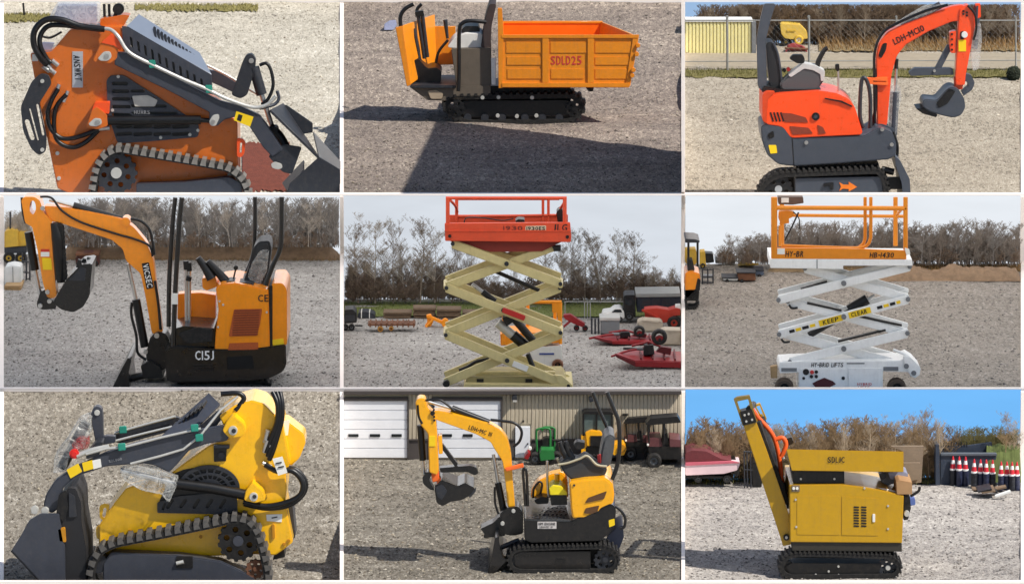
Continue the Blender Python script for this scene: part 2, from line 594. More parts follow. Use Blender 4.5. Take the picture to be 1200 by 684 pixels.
class Thing:
    def __init__(s, cell, name, label, cat, base, y0=None, group=None):
        s.c = cell
        s.y0 = (cell.y0 if y0 is None else y0)
        if y0 == 'g':
            s.y0 = cell.y_at(base[1])
        s.base = cell.P(base[0], base[1], s.y0)
        s.k = cell.m(s.y0)
        s.o = bpy.data.objects.new(name, None)
        s.o.empty_display_size = 0.1
        COL.objects.link(s.o)
        s.o.location = s.base
        tag(s.o, label, cat, group)

    def p(s, zx, zy, d=0.0):
        return s.c.P(zx, zy, s.y0 + d) - s.base

    def pl(s, name, poly, d0, d1, m, parent=None, r=0, holes=None, bv=0.006, seg=2, label=None):
        """plate: a traced outline at depth d0, d1-d0 thick"""
        if r:
            poly = rnd(poly, r)
        bm = bmesh.new()
        dy = Vector((0, d1 - d0, 0))
        if holes:
            loops = [[s.p(x, y, d0) for x, y in L] for L in [poly] + holes]
            flat = [v for L in loops for v in L]
            tris = tessellate_polygon([[Vector((v.x, v.z, 0)) for v in L] for L in loops])
            fv = [bm.verts.new(v) for v in flat]
            bv_ = [bm.verts.new(v + dy) for v in flat]
            for t in tris:
                try:
                    bm.faces.new([fv[i] for i in t])
                    bm.faces.new([bv_[i] for i in reversed(t)])
                except ValueError:
                    pass
            k = 0
            for L in loops:
                n = len(L)
                for i in range(n):
                    a, b = k + i, k + (i + 1) % n
                    try:
                        bm.faces.new((fv[a], fv[b], bv_[b], bv_[a]))
                    except ValueError:
                        pass
                k += n
            bmesh.ops.recalc_face_normals(bm, faces=bm.faces)
        else:
            pts = [s.p(x, y, d0) for x, y in poly]
            fv = [bm.verts.new(v) for v in pts]
            bk = [bm.verts.new(v + dy) for v in pts]
            n = len(pts)
            bm.faces.new(fv)
            bm.faces.new(list(reversed(bk)))
            for i in range(n):
                bm.faces.new((fv[i], fv[(i + 1) % n], bk[(i + 1) % n], bk[i]))
            bmesh.ops.recalc_face_normals(bm, faces=bm.faces)
            if bv > 0:
                bm.edges.ensure_lookup_table()
                ed = [e for e in bm.edges if len(e.link_faces) == 2 and e.calc_face_angle(0) > RAD(40)]
                try:
                    bmesh.ops.bevel(bm, geom=ed, offset=min(bv, abs(d1 - d0) * .4), segments=seg, affect='EDGES', clamp_overlap=True)
                except Exception:
                    pass
        o = finish(bm, name, m, s.o if parent is None else parent)
        if label:
            o['label'] = label
        return o

    def loft(s, name, A, dA, B, dB, m, parent=None, r=0, bv=0.005):
        if r:
            A, B = rnd(A, r), rnd(B, r)
        bm = bmesh.new()
        a = [bm.verts.new(s.p(x, y, dA)) for x, y in A]
        b = [bm.verts.new(s.p(x, y, dB)) for x, y in B]
        n = len(a)
        bm.faces.new(a)
        bm.faces.new(list(reversed(b)))
        for i in range(n):
            bm.faces.new((a[i], a[(i + 1) % n], b[(i + 1) % n], b[i]))
        bmesh.ops.recalc_face_normals(bm, faces=bm.faces)
        if bv > 0:
            ed = [e for e in bm.edges if len(e.link_faces) == 2 and e.calc_face_angle(0) > RAD(40)]
            bmesh.ops.bevel(bm, geom=ed, offset=bv, segments=2, affect='EDGES', clamp_overlap=True)
        return finish(bm, name, m, s.o if parent is None else parent)

    def slab(s, name, pts, th, m, parent=None, bv=0.003):
        """flat plate through points given in depth, thickened to both sides"""
        bm = bmesh.new()
        P = [s.p(*q) for q in pts]
        nrm = Vector((0, 0, 0))
        for i in range(len(P)):
            nrm += P[i].cross(P[(i + 1) % len(P)])
        nrm.normalize()
        a = [bm.verts.new(q + nrm * th / 2) for q in P]
        b = [bm.verts.new(q - nrm * th / 2) for q in P]
        n = len(a)
        bm.faces.new(a)
        bm.faces.new(list(reversed(b)))
        for i in range(n):
            bm.faces.new((a[i], a[(i + 1) % n], b[(i + 1) % n], b[i]))
        bmesh.ops.recalc_face_normals(bm, faces=bm.faces)
        if bv > 0:
            ed = [e for e in bm.edges if len(e.link_faces) == 2 and e.calc_face_angle(0) > RAD(40)]
            bmesh.ops.bevel(bm, geom=ed, offset=min(bv, th * .4), segments=1, affect='EDGES', clamp_overlap=True)
        return finish(bm, name, m, s.o if parent is None else parent)

    def tube(s, name, pts, r, m, parent=None, smooth=True, sides=10, d=0.0):
        pts = [(q[0], q[1], q[2] if len(q) > 2 else d) for q in pts]
        if smooth and len(pts) > 2:
            pts = [tuple(v) for v in smooth_path(pts)]
        P = [s.p(*q) for q in pts]
        rr = [x * s.k for x in r] if isinstance(r, (list, tuple)) else r * s.k
        if isinstance(rr, list) and len(rr) != len(P):
            t = np.linspace(0, 1, len(rr))
            rr = list(np.interp(np.linspace(0, 1, len(P)), t, rr))
        bm = bmesh.new()
        add_tube(bm, P, rr, sides)
        return finish(bm, name, m, s.o if parent is None else parent)

    def disc(s, name, c, r, d0, d1, m, parent=None, n=20, bv=0.004):
        return s.pl(name, circ(c[0], c[1], r, n), d0, d1, m, parent, bv=bv)

    def wheel(s, c, r, d0, d1, tyre, rim, parent=None, rim_r=0.55, name='wheel'):
        """wheel > tyre body with rounded shoulders; rim and hub as sub-parts"""
        bm = bmesh.new()
        prof = [(rim_r * .9, d0 + (d1 - d0) * .12), (rim_r * 1.05, d0), (.86, d0), (.97, d0 + (d1 - d0) * .12), (1.0, d0 + (d1 - d0) * .3), (1.0, d0 + (d1 - d0) * .7), (.97, d0 + (d1 - d0) * .88), (.86, d1), (rim_r, d1), (rim_r * .9, d1 - (d1 - d0) * .12)]
        N = 28
        rings = []
        for i in range(N):
            a = 2 * math.pi * i / N
            ctr = s.p(c[0], c[1], 0)
            rings.append([bm.verts.new(ctr + Vector((math.cos(a) * q * r * s.k, dd, math.sin(a) * q * r * s.k))) for q, dd in prof])
        for i in range(N):
            A, B = rings[i], rings[(i + 1) % N]
            for k in range(len(prof)):
                k2 = (k + 1) % len(prof)
                bm.faces.new((A[k], A[k2], B[k2], B[k]))
        bmesh.ops.recalc_face_normals(bm, faces=bm.faces)
        o = finish(bm, name, tyre, s.o if parent is None else parent)
        if parent is None:
            dd = d0 + (d1 - d0) * .15
            s.pl('rim', circ(c[0], c[1], r * rim_r, 20), dd, d1 - (d1 - d0) * .2, rim, o, bv=.003)
            s.pl('hub', circ(c[0], c[1], r * rim_r * .35, 12), dd - .012, dd + .02, tyre, o, bv=.003)
        return o

    def text(s, name, body, c, w, h, m, d, ang=0.0, parent=None, shear=0.0, th=0.002):
        wid = {'I': .16, '1': .18, '-': .55, ' ': .5, 'M': 1.2, 'W': 1.3, 'L': .65, 'J': .5, 'E': .8}
        allv, fs, cur = [], [], 0.0
        for ch in body:
            cw = wid.get(ch, 1.0)
            if ch != ' ':
                cu = bpy.data.curves.new('lettering', 'FONT')
                cu.body = ch
                cu.size = 1.0
                cu.resolution_u = 2
                t = bpy.data.objects.new('lettering', cu)
                me = bpy.data.meshes.new_from_object(t)
                bpy.data.objects.remove(t)
                bpy.data.curves.remove(cu)
                co = np.empty(len(me.vertices) * 3)
                me.vertices.foreach_get('co', co)
                co = co.reshape(-1, 3)
                mn, mx = co.min(0), co.max(0)
                q = (co - mn) / np.maximum(mx - mn, 1e-6)
                if ch == '-':
                    q[:, 1] = .42 + q[:, 1] * .16
                q[:, 0] = cur + q[:, 0] * cw + shear * q[:, 1]
                fs += [tuple(v_ + len(allv) for v_ in p_.vertices) for p_ in me.polygons]
                allv += q.tolist()
                bpy.data.meshes.remove(me)
            cur += cw + .32
        q = np.array(allv)
        q[:, 0] = (q[:, 0] - (q[:, 0].min() + q[:, 0].max()) / 2) / (q[:, 0].max() - q[:, 0].min())
        q[:, 1] -= .5
        x, y = q[:, 0] * w * s.k, q[:, 1] * h * s.k
        ca, sa = math.cos(RAD(ang)), math.sin(RAD(ang))
        ctr = s.p(c[0], c[1], d)
        n = len(x)
        vs, ff = [], []
        sh = h * s.k * .025
        for i, (ox, oy) in enumerate(((-sh, 0), (sh, 0), (0, sh * .6), (0, -sh * .6))):
            xx, yy = x + ox, y + oy
            vs += np.stack([ctr.x + xx * ca - yy * sa, np.full_like(x, ctr.y - .0004 * i), ctr.z + xx * sa + yy * ca], 1).tolist()
            ff += [tuple(j + i * n for j in f_) for f_ in fs]
        me = bpy.data.meshes.new('lettering')
        me.from_pydata(vs, [], ff)
        return finish_mesh(me, name, m, s.o if parent is None else parent, angle=0)

    def track(s, path, th, d0, d1, n, lug, m, r=20, shoe_m=None, shoe_len=0.55, name='track', drop=0.4):
        path = rnd(path, r, 6)
        area = sum(path[i - 1][0] * path[i][1] - path[i][0] * path[i - 1][1] for i in range(len(path)))
        if area < 0:
            path = list(reversed(path))
        N = len(path)

        def off(dist):
            out = []
            for i in range(N):
                t = (Vector(path[(i + 1) % N]) - Vector(path[i - 1])).normalized()
                out.append((path[i][0] + t.y * dist, path[i][1] - t.x * dist))
            return out
        o = s.pl(name, off(0), d0, d1, m, holes=[off(-th)])
        L = [0.0]
        for i in range(N):
            L.append(L[-1] + (Vector(path[(i + 1) % N]) - Vector(path[i])).length)
        tot = L[-1]
        pitch = tot / n
        hw = pitch * shoe_len / 2 * s.k
        hh = lug * s.k
        bm = bmesh.new()
        for ya, yb_ in ([(-.008, d1 - d0 + .008)]):
            lo = [bm.verts.new((x, y, -hh * drop)) for x, y in ((-hw, ya), (hw, ya), (hw, yb_), (-hw, yb_))]
            hi = [bm.verts.new((x * .7, y, hh)) for x, y in ((-hw, ya), (hw, ya), (hw, yb_), (-hw, yb_))]
            bm.faces.new(lo)
            bm.faces.new(hi)
            for i in range(4):
                bm.faces.new((lo[i], lo[(i + 1) % 4], hi[(i + 1) % 4], hi[i]))
        bmesh.ops.recalc_face_normals(bm, faces=bm.faces)
        me = bpy.data.meshes.new('shoe')
        bm.to_mesh(me)
        bm.free()
        me.materials.append(shoe_m or m)
        j = 0
        for k in range(n):
            t = k * pitch
            while L[j + 1] < t:
                j += 1
            a, b = Vector(path[j]), Vector(path[(j + 1) % N])
            f = (t - L[j]) / max(L[j + 1] - L[j], 1e-9)
            q = a + (b - a) * f
            tg = (b - a).normalized()
            sh = bpy.data.objects.new('shoe', me)
            COL.objects.link(sh)
            sh.parent = o
            sh.location = s.p(q.x, q.y, d0)
            sh.rotation_euler = (0, math.atan2(tg.y, tg.x), 0)
        return o

    def sprocket(s, c, r, d0, d1, m, teeth=14, holes=6, hole_r=0.16, hub_m=None, name='sprocket'):
        out = []
        for i in range(teeth):
            for f, q in ((-.32, .9), (-.16, 1.0), (.16, 1.0), (.32, .9)):
                a = 2 * math.pi * (i + f) / teeth
                out.append((c[0] + r * q * math.cos(a), c[1] + r * q * math.sin(a)))
        hs = [circ(c[0] + r * .58 * math.cos(2 * math.pi * i / holes + .3), c[1] + r * .58 * math.sin(2 * math.pi * i / holes + .3), r * hole_r, 10) for i in range(holes)]
        o = s.pl(name, out, d0, d1, m, holes=hs)
        s.disc('hub', c, r * .26, d0 - .02, d0 + .01, hub_m or m, o, 14)
        return o


def one(cell, name, label, cat, group=None, base=(0, 0), y0=None):
    return Thing(cell, name, label, cat, base, y0, group)


# ------------------------------------------------------------------ bare trees
def tree_segs(seed, spread=0.5, lean=0.05, counts=(15, 6, 4, 3), start=0.22, r0=.015, rmin=.0011, steps=(6, 3, 2, 2, 1)):
    """skeleton of a leafless tree: rows of (start, end, two radii, level)"""
    rg = random.Random(seed)
    out = []
    depth = len(counts)

    def grow(p, d, L, r, lev):
        n = steps[min(lev, len(steps) - 1)]
        pts = [(p, r)]
        q, dd = p, d.copy()
        for i in range(n):
            j = 0.10 if lev == 0 else 0.24
            dd = (dd + Vector((rg.uniform(-j, j), rg.uniform(-j, j), rg.uniform(-.02, .12)))).normalized()
            q = q + dd * (L / n)
            pts.append((q, max(rmin * .6, r * (1 - (i + 1) / n * (.8 if lev == 0 else .6)))))
        for (a, ra), (b, rb) in zip(pts[:-1], pts[1:]):
            out.append((*a, *b, ra, rb, lev))
        if lev >= depth:
            return
        for k in range(counts[lev]):
            t = rg.uniform(start, 1.0) if lev == 0 else rg.uniform(.2, 1.0)
            i = min(int(t * n), n - 1)
            f = t * n - i
            a = pts[i][0].lerp(pts[i + 1][0], f)
            ra = pts[i][1] * (1 - f) + pts[i + 1][1] * f
            ang = rg.random() * 6.283
            o_ = Vector((math.cos(ang), math.sin(ang), 0))
            up = rg.uniform(.45, 1.1)
            nd_ = (o_ * spread * rg.uniform(.7, 1.5) + dd * up * .45 + Vector((0, 0, .3))).normalized()
            ll = L * rg.uniform(.32, .55) * (1.15 - .55 * t if lev == 0 else 1.0)
            grow(a, nd_, ll, max(ra * .5, rmin), lev + 1)
    grow(Vector((0, 0, -.02)), Vector((rg.uniform(-lean, lean), rg.uniform(-lean, lean), 1)).normalized(), 0.8, r0, 0)
    S = np.array(out)
    S[:, :8] /= S[:, 5].max()
    return S


def seg_mesh(name, S):
    """stems and limbs as three-sided tubes, twigs as narrow strips"""
    a, b, ra, rb, lev = S[:, 0:3], S[:, 3:6], S[:, 6:7], S[:, 7:8], S[:, 8]
    d = b - a
    d /= np.maximum(np.linalg.norm(d, axis=1, keepdims=True), 1e-9)
    ref = np.where(np.abs(d[:, 1:2]) < .9, np.array([[0, 1., 0]]), np.array([[1., 0, 0]]))
    u = np.cross(d, ref)
    u /= np.linalg.norm(u, axis=1, keepdims=True)
    v = np.cross(d, u)
    T = lev <= 1
    vs, fs = [], []
    n = int(T.sum())
    if n:
        V = np.empty((n, 6, 3))
        for k in range(3):
            t = 2 * math.pi * k / 3
            off = u[T] * math.cos(t) + v[T] * math.sin(t)
            V[:, k] = a[T] + off * ra[T]
            V[:, 3 + k] = b[T] + off * rb[T]
        q = np.array([[0, 1, 4, 3], [1, 2, 5, 4], [2, 0, 3, 5]])[None]
        fs.append(((np.arange(n) * 6)[:, None, None] + q).reshape(-1, 4))
        vs.append(V.reshape(-1, 3))
    T2 = ~T
    n2 = int(T2.sum())
    if n2:
        V = np.stack([a[T2] - u[T2] * ra[T2], a[T2] + u[T2] * ra[T2], b[T2] + u[T2] * rb[T2], b[T2] - u[T2] * rb[T2]], 1)
        fs.append(n * 6 + np.arange(n2 * 4).reshape(-1, 4))
        vs.append(V.reshape(-1, 3))
    me = bpy.data.meshes.new(name)
    me.from_pydata(np.concatenate(vs).tolist(), [], np.concatenate(fs).tolist())
    me.polygons.foreach_set('use_smooth', [True] * len(me.polygons))
    return me


TREES = [tree_segs(i * 13 + 5, spread=(.5, .75, .6, .85, .45, .65)[i], counts=(17, 7, 5, 4), start=(.3, .25, .2, .3, .25, .15)[i]) for i in range(6)]
SMALL = [tree_segs(i * 7 + 101, spread=.5, counts=(13, 6, 5), start=.18, r0=.013, rmin=.0022, steps=(4, 2, 1, 1)) for i in range(6)]
BUSH = [tree_segs(i * 5 + 301, spread=.8, counts=(13, 5, 3), start=.02, r0=.014, rmin=.0055, steps=(3, 1, 1, 1)) for i in range(5)]
TREE_ME = {}


def tree(cell, zx, zy_base, h_units, variant, m, label, group, y, seed=0, sx=1.0, name='bare_tree'):
    """a leafless tree as one thing: trunk and a crown of branches"""
    rg = random.Random(seed * 31 + int(zx))
    if variant not in TREE_ME:
        S = TREES[variant]
        a, b = seg_mesh('trunk', S[S[:, 8] == 0]), seg_mesh('crown', S[S[:, 8] > 0])
        a.materials.append(m)
        b.materials.append(m)
        TREE_ME[variant] = (a, b)
    e = bpy.data.objects.new(name, None)
    COL.objects.link(e)
    e.location = cell.P(zx, zy_base, y)
    h = h_units * cell.m(y)
    e.scale = (h * sx, h * .5, h)
    e.rotation_euler = (0, 0, rg.uniform(-.3, .3) + (math.pi if rg.random() < .5 else 0))
    tag(e, label, 'tree', group)
    for nm, me in zip(('trunk', 'crown'), TREE_ME[variant]):
        o = bpy.data.objects.new(nm, me)
        COL.objects.link(o)
        o.parent = e
        o.material_slots[0].link = 'OBJECT'
        o.material_slots[0].material = m
    return e


def wood(cell, name, n, x0, x1, zy_base, hfun, m, label, ya, yb_, seed=1, thick=1.0, under=1.0, low=.42):
    """a far wood that reads as one mass of stems, twigs and undergrowth"""
    rg = random.Random(seed)
    acc = []
    for k in range(int(n * (1 + under))):
        zx = rg.uniform(x0, x1)
        y = rg.uniform(ya, yb_)
        hh = hfun(zx) * cell.m(y)
        if k < n and low < 5:
            h = hh * rg.uniform(.6, 1.06)
            S = SMALL[rg.randrange(6)].copy()
        else:
            h = hh * rg.uniform(.2, low) if low < 5 else hh * rg.uniform(.5, 1.1)
            S = BUSH[rg.randrange(5)].copy()
            S[:, 6:8] *= 1.2
        a = rg.random() * 6.28
        ca, sa = math.cos(a), math.sin(a)
        for o in (0, 3):
            x, yy = S[:, o].copy(), S[:, o + 1].copy()
            S[:, o], S[:, o + 1] = (x * ca - yy * sa) * h, (x * sa + yy * ca) * h * .35
            S[:, o + 2] *= h
        S[:, 6:8] *= h * thick
        b = np.array(cell.P(zx, zy_base, y))
        S[:, 0:3] += b
        S[:, 3:6] += b
        acc.append(S)
    S = np.concatenate(acc)

    def px(a):
        v = a - np.array(CAM)
        return 600 + FPX * v[:, 0] / (v @ np.array(FWD))

    def py(a):
        v = a - np.array(CAM)
        return 342 - FPX * (v @ np.array(UPV)) / (v @ np.array(FWD))
    ok = np.ones(len(S), bool)
    for a in (S[:, 0:3], S[:, 3:6]):
        q = px(a)
        ok &= (q > cell.xl + .6) & (q < cell.xr - .6) & (py(a) > cell.pt + .5) & (a[:, 1] < cell.yb - .06)
    o = finish_mesh(seg_mesh(name, S[ok]), name, m, angle=0)
    tag(o, label, 'wood', kind='stuff')
    return o
# ------------------------------------------------------------------ shared materials
cream = mat('cream_painted_board', (250, 240, 232), .6, var=.02)
BLK = mat('black_paint', (15, 15, 17), .4, var=.25, dirt=.1)
RUB = mat('black_rubber', (19, 18, 18), .75, var=.25, bump=.3, dirt=.22, dirtcol=(105, 98, 88))
HOSE = mat('hydraulic_hose', (11, 11, 13), .38, var=.2)
GUN = mat('gunmetal_paint', (58, 62, 72), .36, var=.10, dirt=.12)
GUN2 = mat('charcoal_paint', (40, 43, 50), .42, var=.12, dirt=.14)
STEEL = mat('bright_steel', (200, 200, 198), .28, metal=.85, var=.08)
ZINC = mat('zinc_plate', (205, 203, 196), .4, metal=.4, var=.08)
WHITE = mat('white_paint', (232, 232, 228), .45, var=.04, dirt=.12)
PAPER = mat('paper_label', (235, 233, 225), .8, var=.03)
YLAB = mat('yellow_label', (245, 205, 20), .5, var=.04)
INK = mat('black_print', (22, 22, 24), .6, var=.05)
WINK = mat('white_print', (240, 240, 238), .6, var=.03)
RINK = mat('red_print', (205, 60, 55), .6, var=.1)
TEAL = mat('green_clip', (40, 140, 120), .5, var=.1)
FILM = clear_film('plastic_film', opacity=.4)
FILM2 = clear_film('plastic_wrap', (220, 220, 216), opacity=.3, rough=.15)
DGLASS = mat('dark_glass', (30, 36, 40), .1, var=.1)
RUST = mat('rusty_iron', (110, 72, 50), .85, var=.3, bump=.3)
WOODM = mat('weathered_timber', (112, 92, 72), .85, var=.25, bump=.3)
PALLET = mat('pallet_wood', (170, 140, 100), .85, var=.2, bump=.3)
STONE = mat('pale_stone', (176, 165, 148), .9, var=.15, bump=.5)
CONC = mat('grey_plastic', (118, 120, 122), .7, var=.1)

# ------------------------------------------------------------------ ground of each plot
C1 = Cell('A', 0, [(4.0, 770), (4.4, 770), (5.9, None, 0.0), (14.0, 8)], 4.5)
C2 = Cell('A', 1, [(4.0, 682), (7.7, 440), (9.5, None, 0.0), (14.0, 8)], 7.9)
C3 = Cell('A', 2, [(4.0, 745), (4.4, 745), (5.8, None, 0.0), (10.5, 272), (12.5, 190), (12.95, 160), (14.0, 150)], 4.5)
C4 = Cell('B', 0, [(-4.0, 690), (-3.7, 685), (-2.3, None, 0.0), (4.0, 205)], -3.55)
C5 = Cell('B', 1, [(-4.0, 700), (-3.7, 700), (-2.4, None, -0.02), (2.2, 432), (4.0, 372)], -3.55)
C6 = Cell('B', 2, [(-4.0, 705), (-3.7, 705), (-2.4, None, 0.0), (3.2, 282), (4.0, 240)], -3.55)
C7 = Cell('C', 0, [(-10.0, 722), (-9.6, 722), (-8.4, None, 0.0), (-4.0, 8)], -9.5)
C8 = Cell('C', 1, [(-10.0, 680), (-9.7, 650), (-8.5, None, 0.0), (-4.25, 247), (-4.0, 243)], -9.65)
C9 = Cell('C', 2, [(-10.0, 682), (-9.7, 670), (-8.6, None, 0.0), (-4.6, 338), (-4.0, 310)], -9.65)

g1 = gravel('pale_crushed_stone', (178, 171, 156), (106, 101, 93), (228, 222, 208), 1.0, .8)
g2 = gravel('brown_grey_crushed_stone', (126, 115, 107), (70, 65, 63), (192, 178, 162), .9, .9)
g3 = gravel('tan_crushed_stone', (160, 150, 134), (96, 90, 81), (206, 197, 180), 1.1, .8)
g4 = gravel('grey_crushed_stone', (153, 149, 144), (96, 93, 90), (200, 196, 190), 1.1, .75)
g6 = gravel('dull_grey_crushed_stone', (134, 127, 118), (84, 79, 74), (180, 172, 163), 1.1, .75)
g7 = gravel('brown_crushed_stone', (122, 115, 104), (66, 62, 56), (190, 184, 172), 1.0, .8)
g8 = gravel('dark_crushed_stone', (110, 104, 94), (58, 55, 50), (176, 170, 158), 1.0, .8)
g9 = gravel('bluish_crushed_stone', (158, 152, 146), (92, 90, 92), (222, 216, 208), 1.0, .7)
p_light = stones('stones_pale', [(120, 110, 96), (170, 158, 138), (205, 195, 175), (150, 140, 122), (204, 196, 182)])
p_grey = stones('stones_grey', [(90, 86, 84), (130, 124, 118), (160, 154, 148), (118, 112, 106), (172, 166, 158)])
p_dark = stones('stones_brown', [(70, 63, 55), (112, 102, 88), (150, 140, 122), (92, 84, 72), (170, 162, 148)])
C1.ground(g1, p_light, 5500, seed=1)
C2.ground(g2, p_dark, 6000, seed=2)
C3.ground(g3, p_light, 5000, seed=3)
C4.ground(g4, p_grey, 5500, seed=4)
C5.ground(g4, p_grey, 5500, seed=5)
C6.ground(g6, p_grey, 5500, seed=6)
C7.ground(g7, p_dark, 5500, seed=7)
C8.ground(g8, p_dark, 5500, seed=8)
C9.ground(g9, p_grey, 5000, seed=9)

# ------------------------------------------------------------------ skies behind the plots
overcast = emit('overcast_sky', (206, 212, 220), 1.0, .06)
overcast2 = emit('overcast_sky_bright', (222, 227, 233), 1.0, .05)
blue = emit('blue_sky', (112, 180, 240), 1.0, .04)
C3.sky(emit('pale_blue_sky', (150, 180, 215), 1.0), 175)
C4.sky(overcast2, 230)
C5.sky(overcast, 395)
C6.sky(overcast2, 265)
C9.sky(blue, 335)

# ------------------------------------------------------------------ cream dividers between the plots
GRID = {'A': (C1, C2, C3), 'B': (C4, C5, C6), 'C': (C7, C8, C9)}


def box_world(name, x0, x1, y0, y1, z0, z1, m, bv=.004):
    bm = bmesh.new()
    bmesh.ops.create_cube(bm, size=1.0, matrix=Matrix.Translation(((x0 + x1) / 2, (y0 + y1) / 2, (z0 + z1) / 2)) @ Matrix.Diagonal((x1 - x0, y1 - y0, z1 - z0, 1)))
    bmesh.ops.bevel(bm, geom=bm.edges[:], offset=bv, segments=1, affect='EDGES')
    return finish(bm, name, m)


def rail(y, p0, p1, label, depth=.07):
    a, b = W(-40, p1, y), W(1240, p0, y)
    o = box_world('divider_rail', a.x, b.x, y - depth / 2, y + depth / 2, a.z, b.z, cream)
    tag(o, label, 'divider')


rail(4.0, 226.0, 230.3, 'long cream rail above the scissor lifts and below the orange track loader')
rail(-4.0, 454.0, 458.3, 'long cream rail below the scissor lifts and above the yellow track loader')
rail(14.05, -40.0, 4.4, 'broad cream rail along the top behind the orange dump bed')
rail(-10.0, 680.0, 700.0, 'cream rail along the foot of the display, in front of the yellow machines')


def fin(row, pxl, pxr, cells, label):
    yf, yb, pt, pb = ROWS[row]
    n = 60
    bm = bmesh.new()
    A, B, A2, B2 = [], [], [], []
    for j in range(n + 1):
        y = yf + .04 + (yb - yf - .13) * j / n
        z = max(c.z_at(y) for c in cells) + .016
        a, b = Vector((XW(pxl, y, z), y, z)), Vector((XW(pxr, y, z), y, z))
        A.append(bm.verts.new((a.x, y, z)))
        B.append(bm.verts.new((b.x, y, z)))
        A2.append(bm.verts.new((a.x, y, z - 1.2)))
        B2.append(bm.verts.new((b.x, y, z - 1.2)))
    for j in range(n):
        bm.faces.new((A[j], B[j], B[j + 1], A[j + 1]))
        bm.faces.new((A2[j], A[j], A[j + 1], A2[j + 1]))
        bm.faces.new((B[j], B2[j], B2[j + 1], B[j + 1]))
    bm.faces.new((A2[0], B2[0], B[0], A[0]))
    root = bpy.data.objects.new('divider_strip', None)
    COL.objects.link(root)
    root.location = (0, 0, 0)
    tag(root, label, 'divider')
    finish(bm, 'edging_board', cream, root, angle=30)
    y = yb - .09
    z0 = max(c.z_at(y) for c in cells)
    a, b = W(pxl, pt, y), W(pxr, pt, y)
    if b.z > z0 + .03:
        o = box_world('batten', a.x, b.x, y - .02, y + .02, z0 - .1, b.z, cream, .002)
        o.parent = root


for row, what in (('A', ('orange track loader', 'tracked dumper', 'red orange excavator')), ('B', ('black based excavator', 'beige scissor lift', 'white scissor lift')), ('C', ('yellow track loader', 'yellow and black excavator', 'ochre tracked conveyor'))):
    c = GRID[row]
    fin(row, -40, 4.4, c[:1], 'cream edging strip on the open side of the %s plot' % what[0])
    fin(row, 398.3, 402.7, c[:2], 'thin cream strip dividing the %s plot from the %s plot' % (what[0], what[1]))
    fin(row, 798.5, 802.7, c[1:], 'thin cream strip dividing the %s plot from the %s plot' % (what[1], what[2]))
    fin(row, 1196.3, 1240, c[2:], 'cream edging strip on the open side of the %s plot' % what[2])

# land all around the terraces
bm = bmesh.new()
zlow = W(600, 700, -10).z - .25
vs = [bm.verts.new(v) for v in ((-900, -900, zlow), (900, -900, zlow), (900, 900, zlow), (-900, 900, zlow))]
bm.faces.new(vs)
tag(finish(bm, 'ground', g4, angle=0), kind='structure')
# ================================================================== plot 1: orange compact track loader
OR1 = mat('burnt_orange_paint', (208, 104, 24), .28, var=.06, dirt=.14, coat=.5)
OR1B = mat('bright_orange_paint', (235, 82, 26), .4, var=.06, coat=.3)
HOODM = mat('grey_hood_paint', (118, 126, 140), .35, var=.06, coat=.2)
t = Thing(C1, 'track_loader', 'burnt orange compact track loader with charcoal arms and a bucket', 'track loader', (560, 770))
pl, tube, disc = t.pl, t.tube, t.disc
body = pl('body', [(105, 186), (178, 182), (246, 103), (350, 100), (425, 96), (436, 190), (600, 285), (735, 352), (828, 425), (830, 720), (300, 700), (200, 657), (166, 490), (130, 330)], .27, .95, OR1, r=8, bv=.012)
pl('serial_sticker', rect(112, 190, 132, 214), .266, .272, PAPER, body, bv=0)
for q in ((200, 535), (205, 622), (700, 560), (800, 610)):
    disc('bolt', q, 7, .255, .275, ZINC, body, 10, .002)
b1 = pl('arm_bracket', [(322, 212), (352, 150), (385, 128), (412, 150), (410, 205), (385, 222), (340, 222)], .1, .28, OR1, r=8)
pl('inner_recess', [(352, 150), (388, 118), (428, 150), (420, 178), (398, 160)], .09, .12, OR1B, b1, r=4)
pl('lock_plate', rnd([(340, 205), (362, 180), (385, 180), (390, 200), (375, 214), (350, 213)], 8), .08, .1, ZINC, b1)
disc('pin', (372, 196), 9, .07, .09, STEEL, b1, 12)
b2 = pl('cylinder_bracket', [(300, 446), (318, 388), (336, 372), (372, 400), (376, 440), (340, 452)], .1, .28, OR1, r=8)
pl('inner_recess', [(318, 390), (330, 358), (382, 356), (380, 398), (350, 392)], .13, .27, OR1B, b2, r=4)
pl('lock_plate', rnd([(308, 432), (330, 412), (352, 414), (356, 432), (336, 442), (314, 440)], 7), .08, .1, ZINC, b2)
disc('pin', (340, 426), 8, .07, .09, STEEL, b2, 12)
# nameplate
npl = pl('nameplate', rect(252, 180, 289, 306), .262, .27, mat('silver_plate', (188, 190, 196), .35, metal=.4, var=.06), bv=.002)
t.text('lettering', 'ANSWKT', (270, 238), 92, 22, INK, .259, ang=-86, parent=npl, shear=.3)
